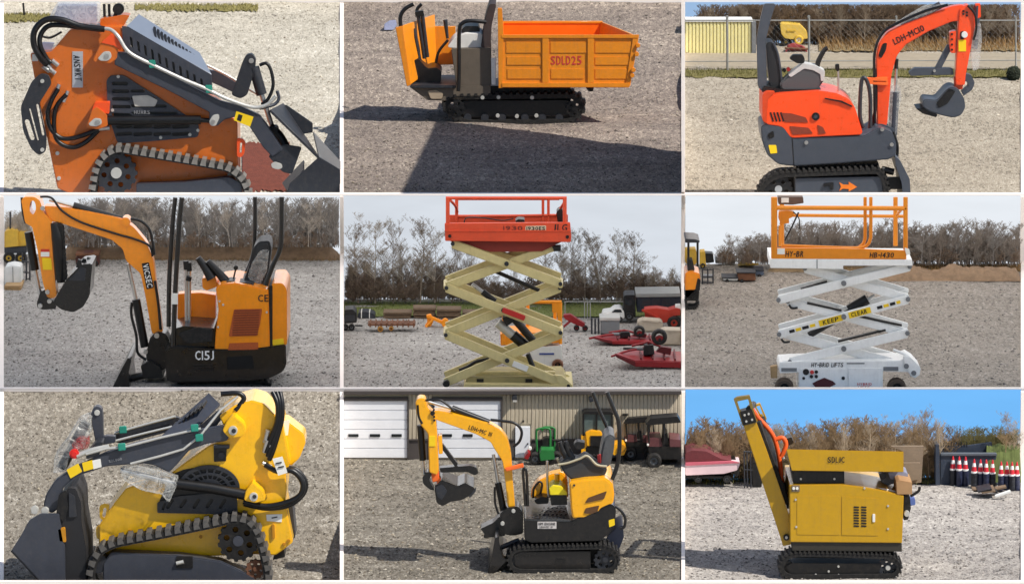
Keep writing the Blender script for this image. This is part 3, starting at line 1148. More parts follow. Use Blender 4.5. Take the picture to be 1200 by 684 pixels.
# perforated engine side guard with slots
holes = []
for k in range(5):
    holes.append(slot(396, 292 + k * 27, 440 + k * 4, 292 + k * 27, 13))
for k in range(4):
    holes.append(slot(460 + k * 0, 318 + k * 26, 470 + 38 * k + 30, 318 + k * 26, 11))
for k in range(2):
    for x0, x1 in ((410, 455), (470, 525), (540, 590), (605, 655)):
        holes.append(slot(x0, 443 + k * 26, x1, 440 + k * 26, 13))
pl('guard_backing', [(380, 275), (430, 268), (690, 440), (685, 476), (408, 490)], .262, .268, BLK, bv=0)
g = pl('side_guard', rnd([(371, 280), (385, 264), (430, 262), (560, 345), (693, 432), (692, 478), (540, 492), (410, 500), (376, 400)], 12), .235, .258, GUN, holes=holes)
for q in ((412, 268), (662, 470), (560, 480), (690, 455), (392, 385)):
    disc('bolt', q, 6, .225, .24, ZINC, g, 8, .002)
t.text('lettering', 'HUARS', (495, 392), 55, 13, mat('grey_print', (150, 150, 152), .6), .232, parent=g)
# white machinery glimpsed through the guard
pl('engine_block', rnd([(460, 335), (515, 332), (550, 350), (540, 372), (470, 372)], 5), .228, .234, mat('pale_casting', (196, 190, 180), .6), bv=.002)
# bonnet: side with slots and sloping perforated top
hs = []
for k in range(11):
    x = 452 + k * 24.5
    y = 128 + k * 14.4
    hs.append(rnd([(x, y), (x + 9, y + 5), (x + 13, y + 42), (x + 4, y + 36)], 3))
pl('bonnet_inner', [(440, 110), (735, 275), (735, 310), (470, 198)], .28, .29, BLK, bv=0)
hd = pl('bonnet', [(425, 92), (447, 94), (737, 262), (742, 330), (715, 325), (470, 205), (440, 190), (428, 140)], .255, .275, GUN, holes=hs)
hd2 = t.slab('bonnet_top', [(441, 94, .26), (737, 262, .26), (695, 186, .95), (483, 52, .95)], .02, HOODM)
for k in range(13):
    f = k / 13
    x, y = 535 + f * 160, 95 + f * 112
    t.slab('vent_slot', [(x, y, .72), (x + 7, y + 4, .72), (x + 10, y + 40, .5), (x + 3, y + 36, .5)], .026, BLK, hd2, bv=0)
# lift arm
arm = pl('lift_arm', [(402, 182), (440, 186), (600, 268), (765, 352), (840, 372), (905, 402), (928, 432), (987, 522), (950, 548), (918, 515), (868, 440), (820, 408), (782, 418), (757, 441), (728, 432), (730, 392), (590, 318), (398, 226)], .1, .21, GUN, r=6, bv=.012)
pl('warning_label', [(824, 388), (884, 408), (872, 442), (815, 420)], .095, .101, YLAB, arm, bv=0)
pl('pictogram', [(832, 398), (846, 403), (840, 424), (826, 418)], .092, .096, INK, arm, bv=0)
pl('lock_plate', rnd([(728, 425), (742, 402), (762, 398), (765, 412), (752, 440), (735, 440)], 7), .075, .1, ZINC, arm)
disc('pin', (744, 424), 7, .06, .08, STEEL, arm, 12)
for q, r in (((985, 500), 0),):
    pass
pl('far_lift_arm', [(620, 228), (760, 250), (840, 300), (830, 330), (700, 270)], .85, .93, GUN, r=6)
# hydraulic lines
tube('steel_line', [(355, 101, .2), (385, 104, .16), (412, 128, .09), (450, 183, .08), (530, 226, .08), (640, 278, .08), (720, 311, .08), (790, 345, .08), (880, 374, .08), (930, 366, .06), (962, 335, .05)], 6.5, ZINC)
tube('steel_line', [(722, 228, .7), (790, 262, .7), (850, 300, .7), (900, 330, .6)], 5, ZINC)
for q in ((530, 225), (728, 312)):
    pl('line_clip', rnd([(q[0] - 13, q[1] - 14), (q[0] + 10, q[1] - 14), (q[0] + 14, q[1] + 12), (q[0] - 10, q[1] + 14)], 4), .06, .1, TEAL)
tube('hose', [(365, 103, .2), (280, 92, .2), (215, 70, .2), (160, 70, .2), (122, 105, .18), (118, 155, .17), (140, 200, .18), (163, 225, .24)], 11, HOSE)
tube('hose', [(352, 100, .24), (280, 96, .25), (215, 88, .25), (168, 92, .25), (142, 122, .24), (140, 160, .22), (162, 205, .24), (178, 220, .25)], 9, HOSE)
for q in ((165, 228), (190, 218), (180, 246), (160, 240)):
    tube('hose_fitting', [(q[0] - 10, q[1] - 8, .24), (q[0] + 12, q[1] + 10, .27)], 8, STEEL, smooth=False)
tube('hose', [(203, 310, .22), (180, 350, .2), (166, 400, .2), (178, 450, .2), (215, 482, .2), (270, 478, .2), (345, 450, .2)], 8, HOSE)
tube('hose', [(232, 330, .22), (198, 370, .21), (188, 430, .2), (200, 490, .2), (250, 514, .2), (300, 495, .2), (345, 452, .2)], 8, HOSE)
for q in ((203, 305), (233, 328)):
    tube('hose_fitting', [(q[0] + 4, q[1] - 10, .24), (q[0] - 12, q[1] + 28, .22)], 7, STEEL, smooth=False)
cyl = tube('lift_cylinder', [(372, 420, .17), (700, 418, .17)], 16, HOSE, smooth=False, sides=16)
tube('rod', [(690, 418, .17), (745, 422, .17)], 9, BLK, cyl, smooth=False)
tube('fitting', [(345, 448, .18), (382, 446, .18)], 9, STEEL, cyl, smooth=False)
# handle plate on the left
pl('rear_handle', rnd([(72, 372), (110, 285), (142, 256), (170, 262), (180, 292), (136, 362), (150, 430), (162, 470), (160, 530), (134, 542), (110, 520), (100, 500), (80, 455)], 12), .1, .15, GUN2,
   holes=[slot(94, 425, 112, 482, 17), slot(104, 382, 132, 488, 6), slot(130, 368, 150, 470, 9)])
for q in ((147, 284), (147, 523)):
    disc('handle_bolt', q, 7, .08, .11, ZINC, None, 10, .002)
# operator controls and film-wrapped console at the top
pl('console', [(170, 62), (195, 15), (345, 15), (345, 86), (235, 88)], .55, .85, FILM, r=8, bv=.02)
pl('console_core', [(185, 70), (200, 20), (335, 20), (335, 84)], .6, .8, mat('blue_grey_panel', (140, 146, 168), .5), r=6)
for x in (363, 380):
    tube('control_lever', [(x, 15, .7), (x + 2, 70, .7)], 5, BLK, smooth=False)
tube('joystick', [(408, 40, .6), (398, 62, .6)], [9, 6], BLK, smooth=False)
disc('joystick_knob', (412, 34), 20, .55, .65, BLK, None, 16, .02)
pl('control_deck', [(348, 88), (350, 66), (430, 52), (452, 55), (428, 96), (372, 98)], .55, .8, OR1, r=4)
tube('cable', [(140, 125, .6), (175, 132, .6), (215, 112, .6)], 4, BLK)
pl('side_flap', [(130, 160), (150, 148), (190, 150), (175, 182)], .5, .55, mat('blue_grey_panel', (140, 146, 168)), r=3)
# undercarriage
t.track([(312, 690), (330, 588), (356, 540), (405, 512), (500, 528), (700, 562), (800, 580), (850, 618), (872, 672), (860, 735), (820, 762), (370, 764), (325, 740)], 20, 0, .24, 46, 9, RUB, r=26, shoe_m=mat('worn_track_steel', (150, 145, 138), .45, metal=.55, var=.3, dirt=.3), shoe_len=.7, drop=1.7)
t.sprocket((405, 604), 74, .06, .12, GUN2, teeth=15, holes=7, hole_r=.13, hub_m=ZINC)
fr = pl('track_frame', [(475, 642), (640, 636), (800, 618), (842, 640), (846, 720), (475, 724)], .04, .22, GUN, r=6)
pl('skid_plate', [(380, 716), (835, 716), (835, 742), (380, 742)], .05, .2, BLK)
tie = pl('tie_down_loop', rnd([(826, 482), (848, 484), (856, 498), (852, 536), (840, 550), (826, 546)], 8), .18, .23, OR1B, holes=[slot(840, 502, 838, 530, 9)])
# bucket, coupler and dump linkage on the right
lk = pl('dump_link', rnd([(806, 332), (846, 215), (858, 192), (878, 188), (892, 206), (888, 245), (862, 332), (838, 345)], 10), .42, .55, GUN2)
disc('pin', (876, 213), 9, .4, .44, STEEL, lk, 12)
cy2 = tube('dump_cylinder', [(885, 235, .48), (912, 330, .48)], 19, GUN2, smooth=False, sides=14)
tube('rod', [(912, 330, .48), (948, 440, .48)], 9, STEEL, cy2, smooth=False)
tube('hose', [(905, 228, .45), (930, 222, .45), (946, 250, .44), (952, 300, .42), (935, 345, .4), (912, 365, .4)], 6, HOSE)
tube('hose', [(966, 318, .4), (972, 345, .4), (955, 365, .38), (905, 378, .3)], 6, GUN)
pl('coupler', rnd([(935, 545), (985, 505), (1052, 515), (1018, 608), (985, 600)], 8), .12, .2, GUN2)
pl('lock_plate', rnd([(944, 572), (958, 564), (982, 572), (985, 586), (970, 592), (948, 586)], 6), .1, .13, ZINC)
bk = pl('bucket', rnd([(1000, 672), (1010, 640), (1112, 548), (1186, 592), (1186, 760), (1010, 760)], 4), .02, .07, GUN2)
t.slab('bucket_back', [(940, 385, .05), (1112, 552, .05), (1112, 552, .95), (985, 362, .95)], .03, GUN2)
t.slab('bucket_floor', [(1112, 552, .06), (1186, 592, .06), (1186, 565, .9), (1092, 462, .9)], .02, mat('worn_bucket_steel', (112, 112, 112), .5, metal=.2, var=.15, dirt=.3))
t.slab('bucket_shell', [(1002, 668, .06), (1060, 592, .06), (1060, 560, .9), (985, 640, .9)], .02, GUN2)
pl('bucket_far_side', [(980, 365), (1000, 368), (1090, 430), (1090, 462), (1045, 470), (990, 430)], .93, .97, GUN2)
disc('coupler_pin', (957, 455), 12, .36, .6, BLK)
tube('coupler_bracket', [(940, 440, .45), (975, 475, .45), (1000, 520, .4)], 16, BLK)

# red-brown ground patch between the tracks and the bucket, grass and fence post at the back
rb = mat('red_brown_ground', (112, 58, 44), .95, var=.25, scale=16, bump=.8)
C1.band('red_ground_patch', 672, 505, rb, lift=.012, x0=845, x1=1010, jag=.08, nx=24)
grass_dry = mat('dry_grass', (128, 120, 70), .9, var=.35, scale=20)
C1.band('grass_verge', 78, 52, grass_dry, lift=.004, x0=14, x1=240, jag=.08, seed=4)
C1.band('grass_verge', 40, 20, grass_dry, lift=.004, x0=470, x1=900, jag=.08, seed=5)
C1.tufts('grass_blades', 80, 50, grass_dry, 900, .05, 'short dry grass growing along the far edge behind the orange loader', x0=15, x1=240)
C1.tufts('grass_blades', 42, 18, grass_dry, 1400, .05, 'thin dry grass strip on the pale gravel beyond the bonnet', x0=470, x1=900, seed=8)
f = Thing(C1, 'fence_post', 'thin dark fence post in the grass behind the orange loader', 'fence post', (85, 57), 'g')
f.tube('post', [(85, 57), (81, 15)], 3.5, BLK, smooth=False)
f.disc('cap', (81, 15), 4.2, -.015, .015, BLK, None, 8)
# ================================================================== plot 2: orange tracked dumper
OR2 = mat('amber_orange_paint', (232, 140, 18), .42, var=.06, dirt=.2, coat=.2)
OR2B = mat('bed_liner_orange', (250, 112, 8), .4, var=.06, coat=.2)
TAUPE = mat('taupe_paint', (98, 88, 76), .55, var=.12, dirt=.2)
t = Thing(C2, 'tracked_dumper', 'amber orange tracked dumper with an open dump bed and a seat', 'dumper', (600, 437))
pl, tube, disc = t.pl, t.tube, t.disc
t.track([(350, 374), (372, 345), (400, 334), (800, 328), (838, 350), (848, 382), (826, 415), (785, 430), (440, 434), (388, 412)], 14, .1, .42, 44, 7, RUB, r=22)
pl('track_frame', [(395, 372), (420, 352), (790, 350), (820, 372), (795, 402), (430, 408)], .16, .38, BLK, r=8)
for x in (440, 500, 560, 640, 700, 760):
    disc('roller', (x, 412), 14, .12, .18, GUN2, None, 14)
t.sprocket((398, 378), 34, .1, .14, BLK, teeth=12, holes=5)
t.sprocket((812, 380), 30, .1, .14, BLK, teeth=12, holes=5)
for x, y in ((492, 341), (548, 340), (665, 341), (545, 404), (612, 406), (680, 404)):
    disc('roller_cap', (x, y), 7, .085, .12, ZINC, None, 10, .002)
t.track([(352, 366), (372, 338), (402, 326), (800, 320), (840, 342), (850, 374), (828, 407), (785, 422), (442, 426), (390, 404)], 14, .95, 1.25, 40, 7, RUB, r=22)
pl('chassis', [(400, 300), (800, 300), (800, 352), (400, 356)], .3, 1.1, BLK)
# dump bed
bed = pl('bed_side', [(558, 127), (1036, 127), (1024, 190), (1004, 305), (558, 305)], 0, .03, OR2, bv=.004)
for (x0, y0, x1, y1) in ((574, 146, 696, 186), (576, 198, 696, 228), (578, 240, 696, 276), (728, 146, 855, 186), (730, 240, 846, 276), (884, 146, 1012, 186), (884, 198, 1004, 228), (884, 240, 998, 276)):
    pl('pressed_panel', rect(x0, y0, x1, y1), -.008, .004, OR2, bed, bv=.007)
pl('bottom_rib', [(560, 290), (1006, 290), (1004, 305), (560, 305)], -.03, .0, OR2, bed, bv=.004)
pl('top_rib', [(558, 122), (1038, 122), (1036, 134), (558, 134)], -.025, .0, OR2, bed, bv=.004)
for x in (712, 870):
    pl('upright_rib', rect(x - 12, 134, x + 12, 290), -.022, .0, OR2, bed, bv=.005)
pl('end_rib', [(1016, 134), (1036, 134), (1008, 290), (992, 290)], -.02, 0, OR2, bed, bv=.004)
t.text('lettering', 'SDLD25', (784, 211), 106, 30, RINK, -.003, parent=bed)
t.slab('bed_far_side', [(562, 77, 1.2), (908, 77, 1.2), (890, 250, 1.2), (562, 250, 1.2)], .03, OR2B)
t.slab('bed_far_rail', [(560, 74, 1.2), (910, 74, 1.2), (910, 82, 1.2), (560, 82, 1.2)], .05, OR2)
t.slab('tailgate', [(1034, 128, .02), (1004, 300, .02), (885, 250, 1.19), (908, 77, 1.19)], .03, OR2)
t.slab('bed_floor', [(560, 302, .03), (1003, 302, .03), (888, 250, 1.18), (562, 250, 1.18)], .03, OR2B)
pl('headboard', [(545, 30), (560, 30), (562, 60), (566, 120), (562, 308), (548, 308)], -.02, .06, OR2, bv=.004)
t.slab('headboard_panel', [(556, 126, .03), (556, 306, .03), (560, 250, 1.18), (562, 77, 1.18)], .025, OR2)
for q in ((1034, 160), (1030, 190), (1018, 245), (1014, 264)):
    disc('tailgate_latch', q, 8, -.05, .01, OR2, None, 10)
pl('bed_stop', [(852, 305), (880, 305), (878, 320), (862, 320)], .2, .3, BLK)
pl('spill_guard', [(522, 205), (540, 205), (538, 296), (524, 296)], .05, .1, WHITE, r=3)
# operator station
pl('lower_body', rnd([(238, 304), (400, 300), (520, 300), (520, 340), (380, 352), (300, 350)], 5), .1, 1.0, TAUPE)
pl('floor_plate', [(240, 298), (400, 298), (400, 308), (240, 308)], .05, 1.1, GUN2)
pl('seat_box', [(383, 172), (522, 168), (522, 300), (412, 300), (400, 292)], .12, .85, TAUPE, r=6)
pl('seat_cushion', rnd([(368, 166), (392, 135), (430, 118), (492, 116), (492, 166), (430, 172)], 10), .25, .8, mat('pale_seat_cover', (222, 220, 214), .6, var=.08))
pl('seat_pad', rnd([(418, 105), (432, 92), (478, 92), (484, 116), (420, 118)], 6), .4, .9, BLK)
sb = pl('seat_back', rnd([(486, 165), (500, 70), (516, 15), (541, 15), (524, 90), (520, 172), (500, 178)], 8), .2, .82, mat('dark_brown_vinyl', (62, 50, 48), .6, var=.15))
tube('arm_rail', [(408, 318, .03), (410, 250, .03), (411, 110, .03), (422, 82, .03), (450, 73, .03), (505, 78, .05)], 7, BLK)
# front cowl, seen from behind
pl('cowl_edge', [(189, 98), (213, 92), (242, 298), (228, 302)], 0, .06, OR2)
t.slab('cowl_panel', [(192, 97, .03), (235, 298, .03), (330, 228, 1.1), (322, 52, 1.1)], .03, OR2)
t.slab('far_side_panel', [(290, 92, 1.1), (398, 92, 1.1), (398, 225, 1.1), (300, 228, 1.1)], .03, OR2)
tube('grab_handle', [(208, 100, .08), (206, 60, .08), (222, 32, .08), (252, 15, .08)], 7, BLK)
tube('grab_handle', [(264, 60, .9), (264, 34, .9), (280, 15, .9)], 6, BLK)
for (a, b) in (((268, 55), (290, 205)), ((282, 48), (300, 200)), ((252, 100), (275, 220))):
    lv = tube('control_lever', [(a[0], a[1], .5), (b[0], b[1], .5)], 7, GUN2, smooth=False)
pl('lever_head', rnd([(256, 42), (286, 38), (288, 56), (272, 60), (258, 56)], 4), .46, .54, BLK)
tube('gear_lever', [(362, 70, .6), (370, 135, .6)], [8, 5], GUN2, smooth=False)
tube('side_lever', [(372, 140, .4), (340, 180, .4), (330, 220, .4)], 5, BLK)
pl('gearbox', rnd([(236, 220), (268, 205), (300, 240), (330, 235), (350, 250), (345, 296), (240, 298)], 8), .35, .9, BLK)
pl('parcel', rnd([(300, 318), (330, 314), (356, 326), (350, 346), (312, 346)], 6), .08, .14, mat('stained_card', (170, 152, 128), .8))
# scrap of film lying on the yard
f = Thing(C2, 'film_scrap', 'crumpled pale blue scrap of film lying on brown gravel', 'plastic scrap', (170, 108), 'g')
f.loft('film', rnd([(148, 106), (150, 84), (168, 72), (190, 70), (194, 88), (180, 106)], 4), -.05, rnd([(152, 104), (156, 88), (170, 78), (186, 76), (190, 90), (178, 104)], 4), .15, mat('pale_blue_film', (176, 184, 216), .3, var=.15, scale=30, bump=.8))
# ================================================================== plot 3: red-orange mini excavator with a thumb
OR3 = mat('red_orange_paint', (250, 78, 24), .28, var=.05, dirt=.12, coat=.5)
GR3 = mat('slate_grey_paint', (66, 72, 82), .42, var=.08, dirt=.1, coat=.1)
t = Thing(C3, 'mini_excavator', 'red orange mini excavator with slate grey base, thumb and canopy post', 'excavator', (520, 745))
pl, tube, disc = t.pl, t.tube, t.disc
t.track([(262, 680), (290, 630), (335, 602), (690, 588), (712, 612), (728, 672), (700, 725), (640, 740), (330, 742), (275, 720)], 18, 0, .26, 54, 7, RUB, r=24)
pl('track_frame', [(398, 622), (700, 616), (706, 690), (398, 700)], .03, .24, GR3, r=6)
t.sprocket((340, 660), 50, .03, .08, BLK, teeth=14, holes=5, hub_m=STEEL)
pl('arrow_mark', [(552, 636), (566, 644), (585, 644), (585, 634), (614, 652), (585, 668), (585, 659), (564, 658), (552, 666), (558, 651)], .022, .03, mat('orange_print', (240, 125, 30), .5), bv=0)
pl('frame_bracket', [(498, 640), (532, 636), (532, 662), (520, 662), (520, 648), (498, 652)], .0, .04, BLK)
pl('far_track', rnd([(262, 672), (290, 622), (335, 594), (690, 580), (728, 664), (700, 718), (640, 733), (330, 735)], 20), .85, 1.1, RUB)
pl('undercarriage', [(400, 580), (690, 570), (690, 680), (400, 690)], .26, .85, BLK)
# counterweight and lower house
low = pl('lower_house', rnd([(278, 440), (300, 432), (360, 440), (388, 482), (638, 474), (690, 444), (738, 462), (752, 500), (750, 540), (728, 556), (560, 570), (395, 580), (340, 574), (300, 540), (282, 490)], 12), .12, .98, GR3, bv=.015)
pl('panel_joint', strip(388, 482, 394, 578, 3), .117, .122, BLK, low, bv=0)
pl('warning_label', rnd([(305, 506), (332, 506), (336, 534), (312, 536)], 3), .114, .121, YLAB, low, bv=0)
pl('lifting_slot', rnd([(302, 468), (322, 456), (326, 478), (306, 486)], 5), .112, .12, BLK, low, bv=0)
for q in ((702, 452), (735, 505), (437, 498)):
    disc('bolt', q, 7, .1, .125, STEEL, low, 10, .002)
cov = pl('engine_cover', rnd([(286, 334), (350, 326), (490, 317), (545, 326), (585, 346), (606, 372), (636, 470), (500, 476), (382, 482), (352, 442), (296, 434), (284, 380)], 14), .12, .95, OR3, bv=.025)
VENT = mat('vent_mesh', (128, 52, 30), .7, var=.2, scale=60)
for k in range(4):
    pl('vent_slit', strip(312 + k * 12, 392, 322 + k * 12, 424, 6), .115, .122, BLK, cov, bv=0)
for poly in ([(350, 394), (385, 396), (435, 410), (444, 428), (362, 426)], [(378, 440), (445, 446), (460, 466), (388, 470)], [(475, 435), (495, 444), (506, 466), (480, 468)]):
    v = pl('vent', poly, .112, .122, VENT, cov, r=4, bv=.002)
disc('filler_cap', (470, 407), 14, .1, .125, BLK, cov, 16)
disc('filler_core', (470, 407), 7, .092, .102, GUN, cov, 12)
pl('cover_seam', [(502, 342), (560, 352), (598, 370), (596, 374), (556, 357), (502, 346)], .1, .125, BLK, cov, bv=0)
pl('rear_rim', rnd([(284, 330), (300, 320), (330, 322), (304, 345), (298, 432), (284, 420)], 6), .11, .96, mat('dark_red_orange', (200, 66, 26), .4), bv=.01)
# canopy post, seat, consoles
pl('canopy_post', rnd([(268, 300), (264, 140), (276, 70), (290, 15), (331, 15), (316, 60), (296, 140), (300, 290), (292, 322), (278, 316)], 8), .3, .38, GR3, bv=.012)
pl('seat_base', rnd([(282, 322), (290, 300), (345, 312), (490, 312), (486, 322), (340, 330)], 4), .25, .9, BLK)
st = pl('seat', rnd([(296, 150), (318, 146), (334, 170), (345, 232), (352, 300), (340, 316), (312, 305), (302, 230)], 10), .38, .8, mat('black_vinyl', (36, 37, 40), .5, var=.15))
tube('seat_piping', [(322, 150, .375), (338, 190, .375), (348, 250, .375), (352, 300, .375)], 4, GUN, st)
con = pl('console', rnd([(345, 290), (376, 262), (410, 240), (425, 226), (470, 236), (500, 252), (498, 284), (480, 308), (470, 318), (360, 318), (348, 310)], 10), .28, .5, mat('console_grey', (74, 77, 80), .6, var=.06), bv=.02)
pl('console_trim', rnd([(374, 264), (410, 236), (425, 222), (470, 230), (502, 248), (500, 282), (488, 284), (486, 260), (462, 246), (430, 240), (384, 270)], 4), .27, .52, mat('pale_grey_trim', (190, 190, 188), .55), con, bv=.006)
tube('joystick', [(474, 240, .4), (480, 212, .4), (500, 176, .4), (512, 168, .4)], [9, 9, 8, 7], BLK)
pl('armrest', rnd([(378, 206), (390, 192), (425, 192), (432, 206), (430, 222), (405, 222)], 6), .3, .4, BLK)
disc('knob', (360, 246), 7, .4, .46, BLK, None, 10)
disc('knob', (375, 243), 7, .4, .46, RINK, None, 10)
tube('travel_lever', [(550, 336, .5), (548, 240, .5)], 3.5, STEEL, smooth=False)
pl('travel_lever_knob', rnd([(538, 226), (552, 224), (553, 246), (546, 252), (538, 242)], 4), .47, .53, BLK)
tube('guard_rail', [(636, 446, .3), (624, 400, .3), (630, 282, .3), (648, 282, .3), (660, 340, .3), (660, 446, .3)], 7, GUN2)
# boom, stick, thumb, bucket
pl('swing_bracket', rnd([(640, 470), (660, 440), (700, 432), (745, 450), (756, 510), (740, 545), (660, 552)], 10), .42, .66, GR3, bv=.01)
boom = pl('boom', rnd([(684, 442), (680, 200), (690, 150), (720, 112), (770, 88), (860, 55), (940, 24), (985, 18), (1012, 48), (1000, 72), (945, 76), (860, 112), (782, 158), (752, 196), (734, 260), (718, 440)], 12), .46, .62, OR3, bv=.012)
t.text('lettering', 'LDH-MC10', (794, 122), 116, 22, INK, .456, ang=26, parent=boom)
pl('boom_opening', rnd([(688, 196), (704, 152), (719, 150), (714, 178), (698, 205)], 6), .452, .47, BLK, boom, bv=0)
stick = pl('stick', rnd([(968, 70), (972, 30), (1000, 16), (1022, 40), (1026, 90), (1014, 150), (992, 268), (990, 298), (958, 298), (956, 268)], 8), .44, .64, OR3, bv=.01)
for k in range(4):
    disc('bolt', (985 + (k % 2) * 12, 40 + k * 5), 4, .43, .45, BLK, stick, 8, .001)
disc('pivot', (989, 122), 11, .41, .45, WHITE, stick, 14)
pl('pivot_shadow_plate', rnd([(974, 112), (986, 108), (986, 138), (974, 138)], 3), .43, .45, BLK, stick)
pl('warning_label', rect(968, 140, 994, 180), .434, .442, YLAB, stick, bv=0)
pl('thumb_lug', rnd([(938, 112), (960, 108), (960, 186), (940, 186), (936, 160)], 5), .46, .62, OR3)
for y in (120, 138, 156, 174):
    disc('lug_bolt', (945, y), 4, .45, .47, BLK, None, 8, .001)
pl('thumb', rnd([(793, 254), (815, 238), (880, 238), (948, 240), (952, 262), (880, 263), (800, 266)], 6), .48, .6, GR3)
pl('thumb_link', strip(895, 242, 938, 160, 20), .5, .58, GR3)
disc('thumb_pin', (884, 248), 5, .46, .49, STEEL, None, 10)
bk = pl('bucket', rnd([(848, 345), (892, 350), (925, 312), (945, 302), (968, 312), (988, 345), (992, 375), (978, 402), (950, 412), (905, 402), (862, 388), (838, 368)], 10), .3, .78, GR3, bv=.015)
pl('bucket_cheek', rnd([(915, 330), (935, 308), (958, 318), (930, 362), (898, 378), (890, 360)], 6), .29, .305, BLK, bk)
pl('bucket_lip', [(820, 380), (850, 376), (895, 400), (890, 410), (842, 396)], .32, .76, BLK)
pl('bucket_link', rnd([(974, 270), (990, 258), (1012, 262), (1025, 290), (1015, 315), (985, 335), (978, 320), (1002, 300), (998, 285), (975, 285)], 6), .46, .6, GR3)
pl('stick_tip', rnd([(952, 270), (986, 268), (982, 312), (956, 314)], 4), .47, .6, mat('dark_red_orange', (200, 66, 26)))
c = tube('boom_cylinder', [(752, 206, .54), (750, 240, .54)], 7, BLK, smooth=False)
tube('rod', [(751, 240, .54), (748, 320, .54)], 5, STEEL, c, smooth=False)
tube('boom_cylinder_barrel', [(746, 320, .54), (738, 470, .54)], 16, GUN, smooth=False, sides=14)
pl('wrap', rnd([(722, 340), (736, 300), (765, 300), (770, 340), (756, 400), (752, 500), (724, 490), (718, 400)], 10), .49, .6, FILM2, bv=.03)
tube('stick_cylinder', [(770, 92, .54), (880, 30, .54), (905, 18, .54)], 13, GUN, smooth=False, sides=14)
pl('cylinder_wrap', rnd([(740, 96), (770, 70), (850, 22), (925, 14), (880, 44), (800, 80)], 8), .49, .6, FILM2, bv=.02)
tube('bucket_cylinder', [(1032, 20, .54), (1028, 110, .54), (1022, 170, .54)], 12, GUN, smooth=False, sides=14)
pl('cylinder_wrap', rnd([(1016, 90), (1046, 80), (1050, 140), (1040, 240), (1018, 250), (1010, 190)], 8), .49, .6, FILM2, bv=.02)
pl('stick_head', rnd([(1026, 14), (1044, 14), (1046, 60), (1034, 66)], 3), .5, .58, OR3)
tube('hose', [(676, 430, .44), (674, 260, .44), (676, 180, .44), (700, 120, .44), (750, 84, .44), (850, 40, .44), (930, 18, .44)], 5, HOSE)
tube('hose', [(668, 440, .46), (680, 350, .46), (676, 240, .46)], 6, HOSE)
tube('hose', [(1000, 20, .42), (1024, 50, .42), (1030, 100, .42), (1020, 140, .42)], 4, HOSE)
pl('strap', rnd([(640, 272), (720, 270), (722, 282), (722, 298), (660, 294), (640, 282)], 3), .42, .47, mat('orange_strap', (255, 110, 40), .7), holes=[rnd([(668, 282), (715, 283), (715, 287), (672, 286)], 1)])
tube('hose', [(740, 460, .4), (755, 510, .4), (752, 560, .4)], 5, HOSE)
# blade
pl('blade', rnd([(746, 545), (764, 560), (798, 625), (802, 700), (786, 740), (775, 720), (770, 640), (748, 575)], 5), .02, 1.08, GR3)
pl('blade_arm', strip(690, 640, 780, 640, 40), .3, .4, BLK)
tube('far_post', [(700, 590, .2), (742, 600, .2)], 12, BLK, smooth=False)

# ---- behind: verge, road, fence, container, combine, woods
verge = mat('verge_grass', (112, 104, 58), .95, var=.35, scale=18)
asph = mat('yard_road', (158, 146, 126), .95, var=.12, scale=6)
C3.band('grass_verge', 274, 248, verge, x0=14, x1=1185, jag=.06, seed=2)
C3.band('road', 244, 190, asph, lift=.004, x0=14, x1=1185)
field = mat('dead_grass_field', (132, 112, 76), .95, var=.3, scale=14)
C3.band('field', 182, 152, field, lift=.006, x0=480, x1=1185, jag=.05)
C3.tufts('verge_blades', 274, 246, mat('verge_blades', (104, 102, 52), .9, var=.4, scale=30), 3500, .06, 'rough green and brown grass along the chain link fence')
C3.tufts('dead_grass', 182, 152, mat('straw', (150, 118, 74), .9, var=.3, scale=25), 2600, .16, 'tall dead brown grass in front of the dark wood', x0=490, x1=1180, seed=9)
yc = C3.y_at(186)
f = Thing(C3, 'container_wall', 'long pale yellow ribbed metal wall with white top edge behind the fence', 'metal wall', (130, 188), yc)
PY3 = mat('pale_yellow_sheet', (234, 224, 160), .6, var=.06)
for k in range(19):
    x = 15 + k * 12.2
    f.pl('panel', rect(x, 78, x + 10.6, 188), 0, .03, PY3, bv=.008)
f.pl('backing', rect(15, 78, 246, 188), .03, .3, PY3)
f.pl('top_edge', rect(14, 69, 250, 78), -.015, .32, WHITE)
f.pl('corner_post', rect(246, 78, 262, 188), -.02, .3, CONC)
f = Thing(C3, 'combine_harvester', 'faded yellow combine harvester parked before the dark wood', 'combine', (390, 156), 13.0)
YC = mat('faded_yellow', (226, 190, 84), .6, var=.1)
bd = f.pl('body', rnd([(345, 88), (355, 84), (415, 86), (440, 112), (442, 136), (400, 140), (362, 135), (350, 120)], 5), .05, .35, YC)
f.pl('grain_tank', rnd([(358, 84), (412, 84), (406, 98), (362, 98)], 3), .08, .3, mat('yellow_tank', (214, 176, 60), .6))
f.pl('side_panel', rect(368, 104, 400, 112), .04, .06, mat('yellow_tank', (214, 176, 60)), bd)
f.wheel((411, 141), 16, .0, .08, mat('yellow_tank', (214, 176, 60)), WHITE)
f.wheel((366, 147), 10, .0, .08, RUB, YC)
tbx = f.tube('auger', [(330, 92, .15), (324, 120, .15), (330, 140, .15)], 4, BLK)
f.pl('cab', rnd([(334, 90), (352, 86), (352, 112), (338, 112)], 3), .1, .3, DGLASS)
f = Thing(C3, 'farm_implement', 'low dull red farm implement beside the yellow combine', 'implement', (398, 180), C3.y_at(182))
RD = mat('dull_red_paint', (160, 62, 62), .7, var=.15)
f.pl('frame', rnd([(368, 176), (372, 160), (395, 152), (430, 164), (442, 178)], 4), 0, .1, RD)
f.pl('tine', strip(380, 158, 365, 182, 5), -.03, 0, RD)
f.pl('tine', strip(420, 160, 440, 182, 5), -.03, 0, RD)
f.tube('beam', [(362, 168, -.02), (444, 172, -.02)], 4, RUST, smooth=False)
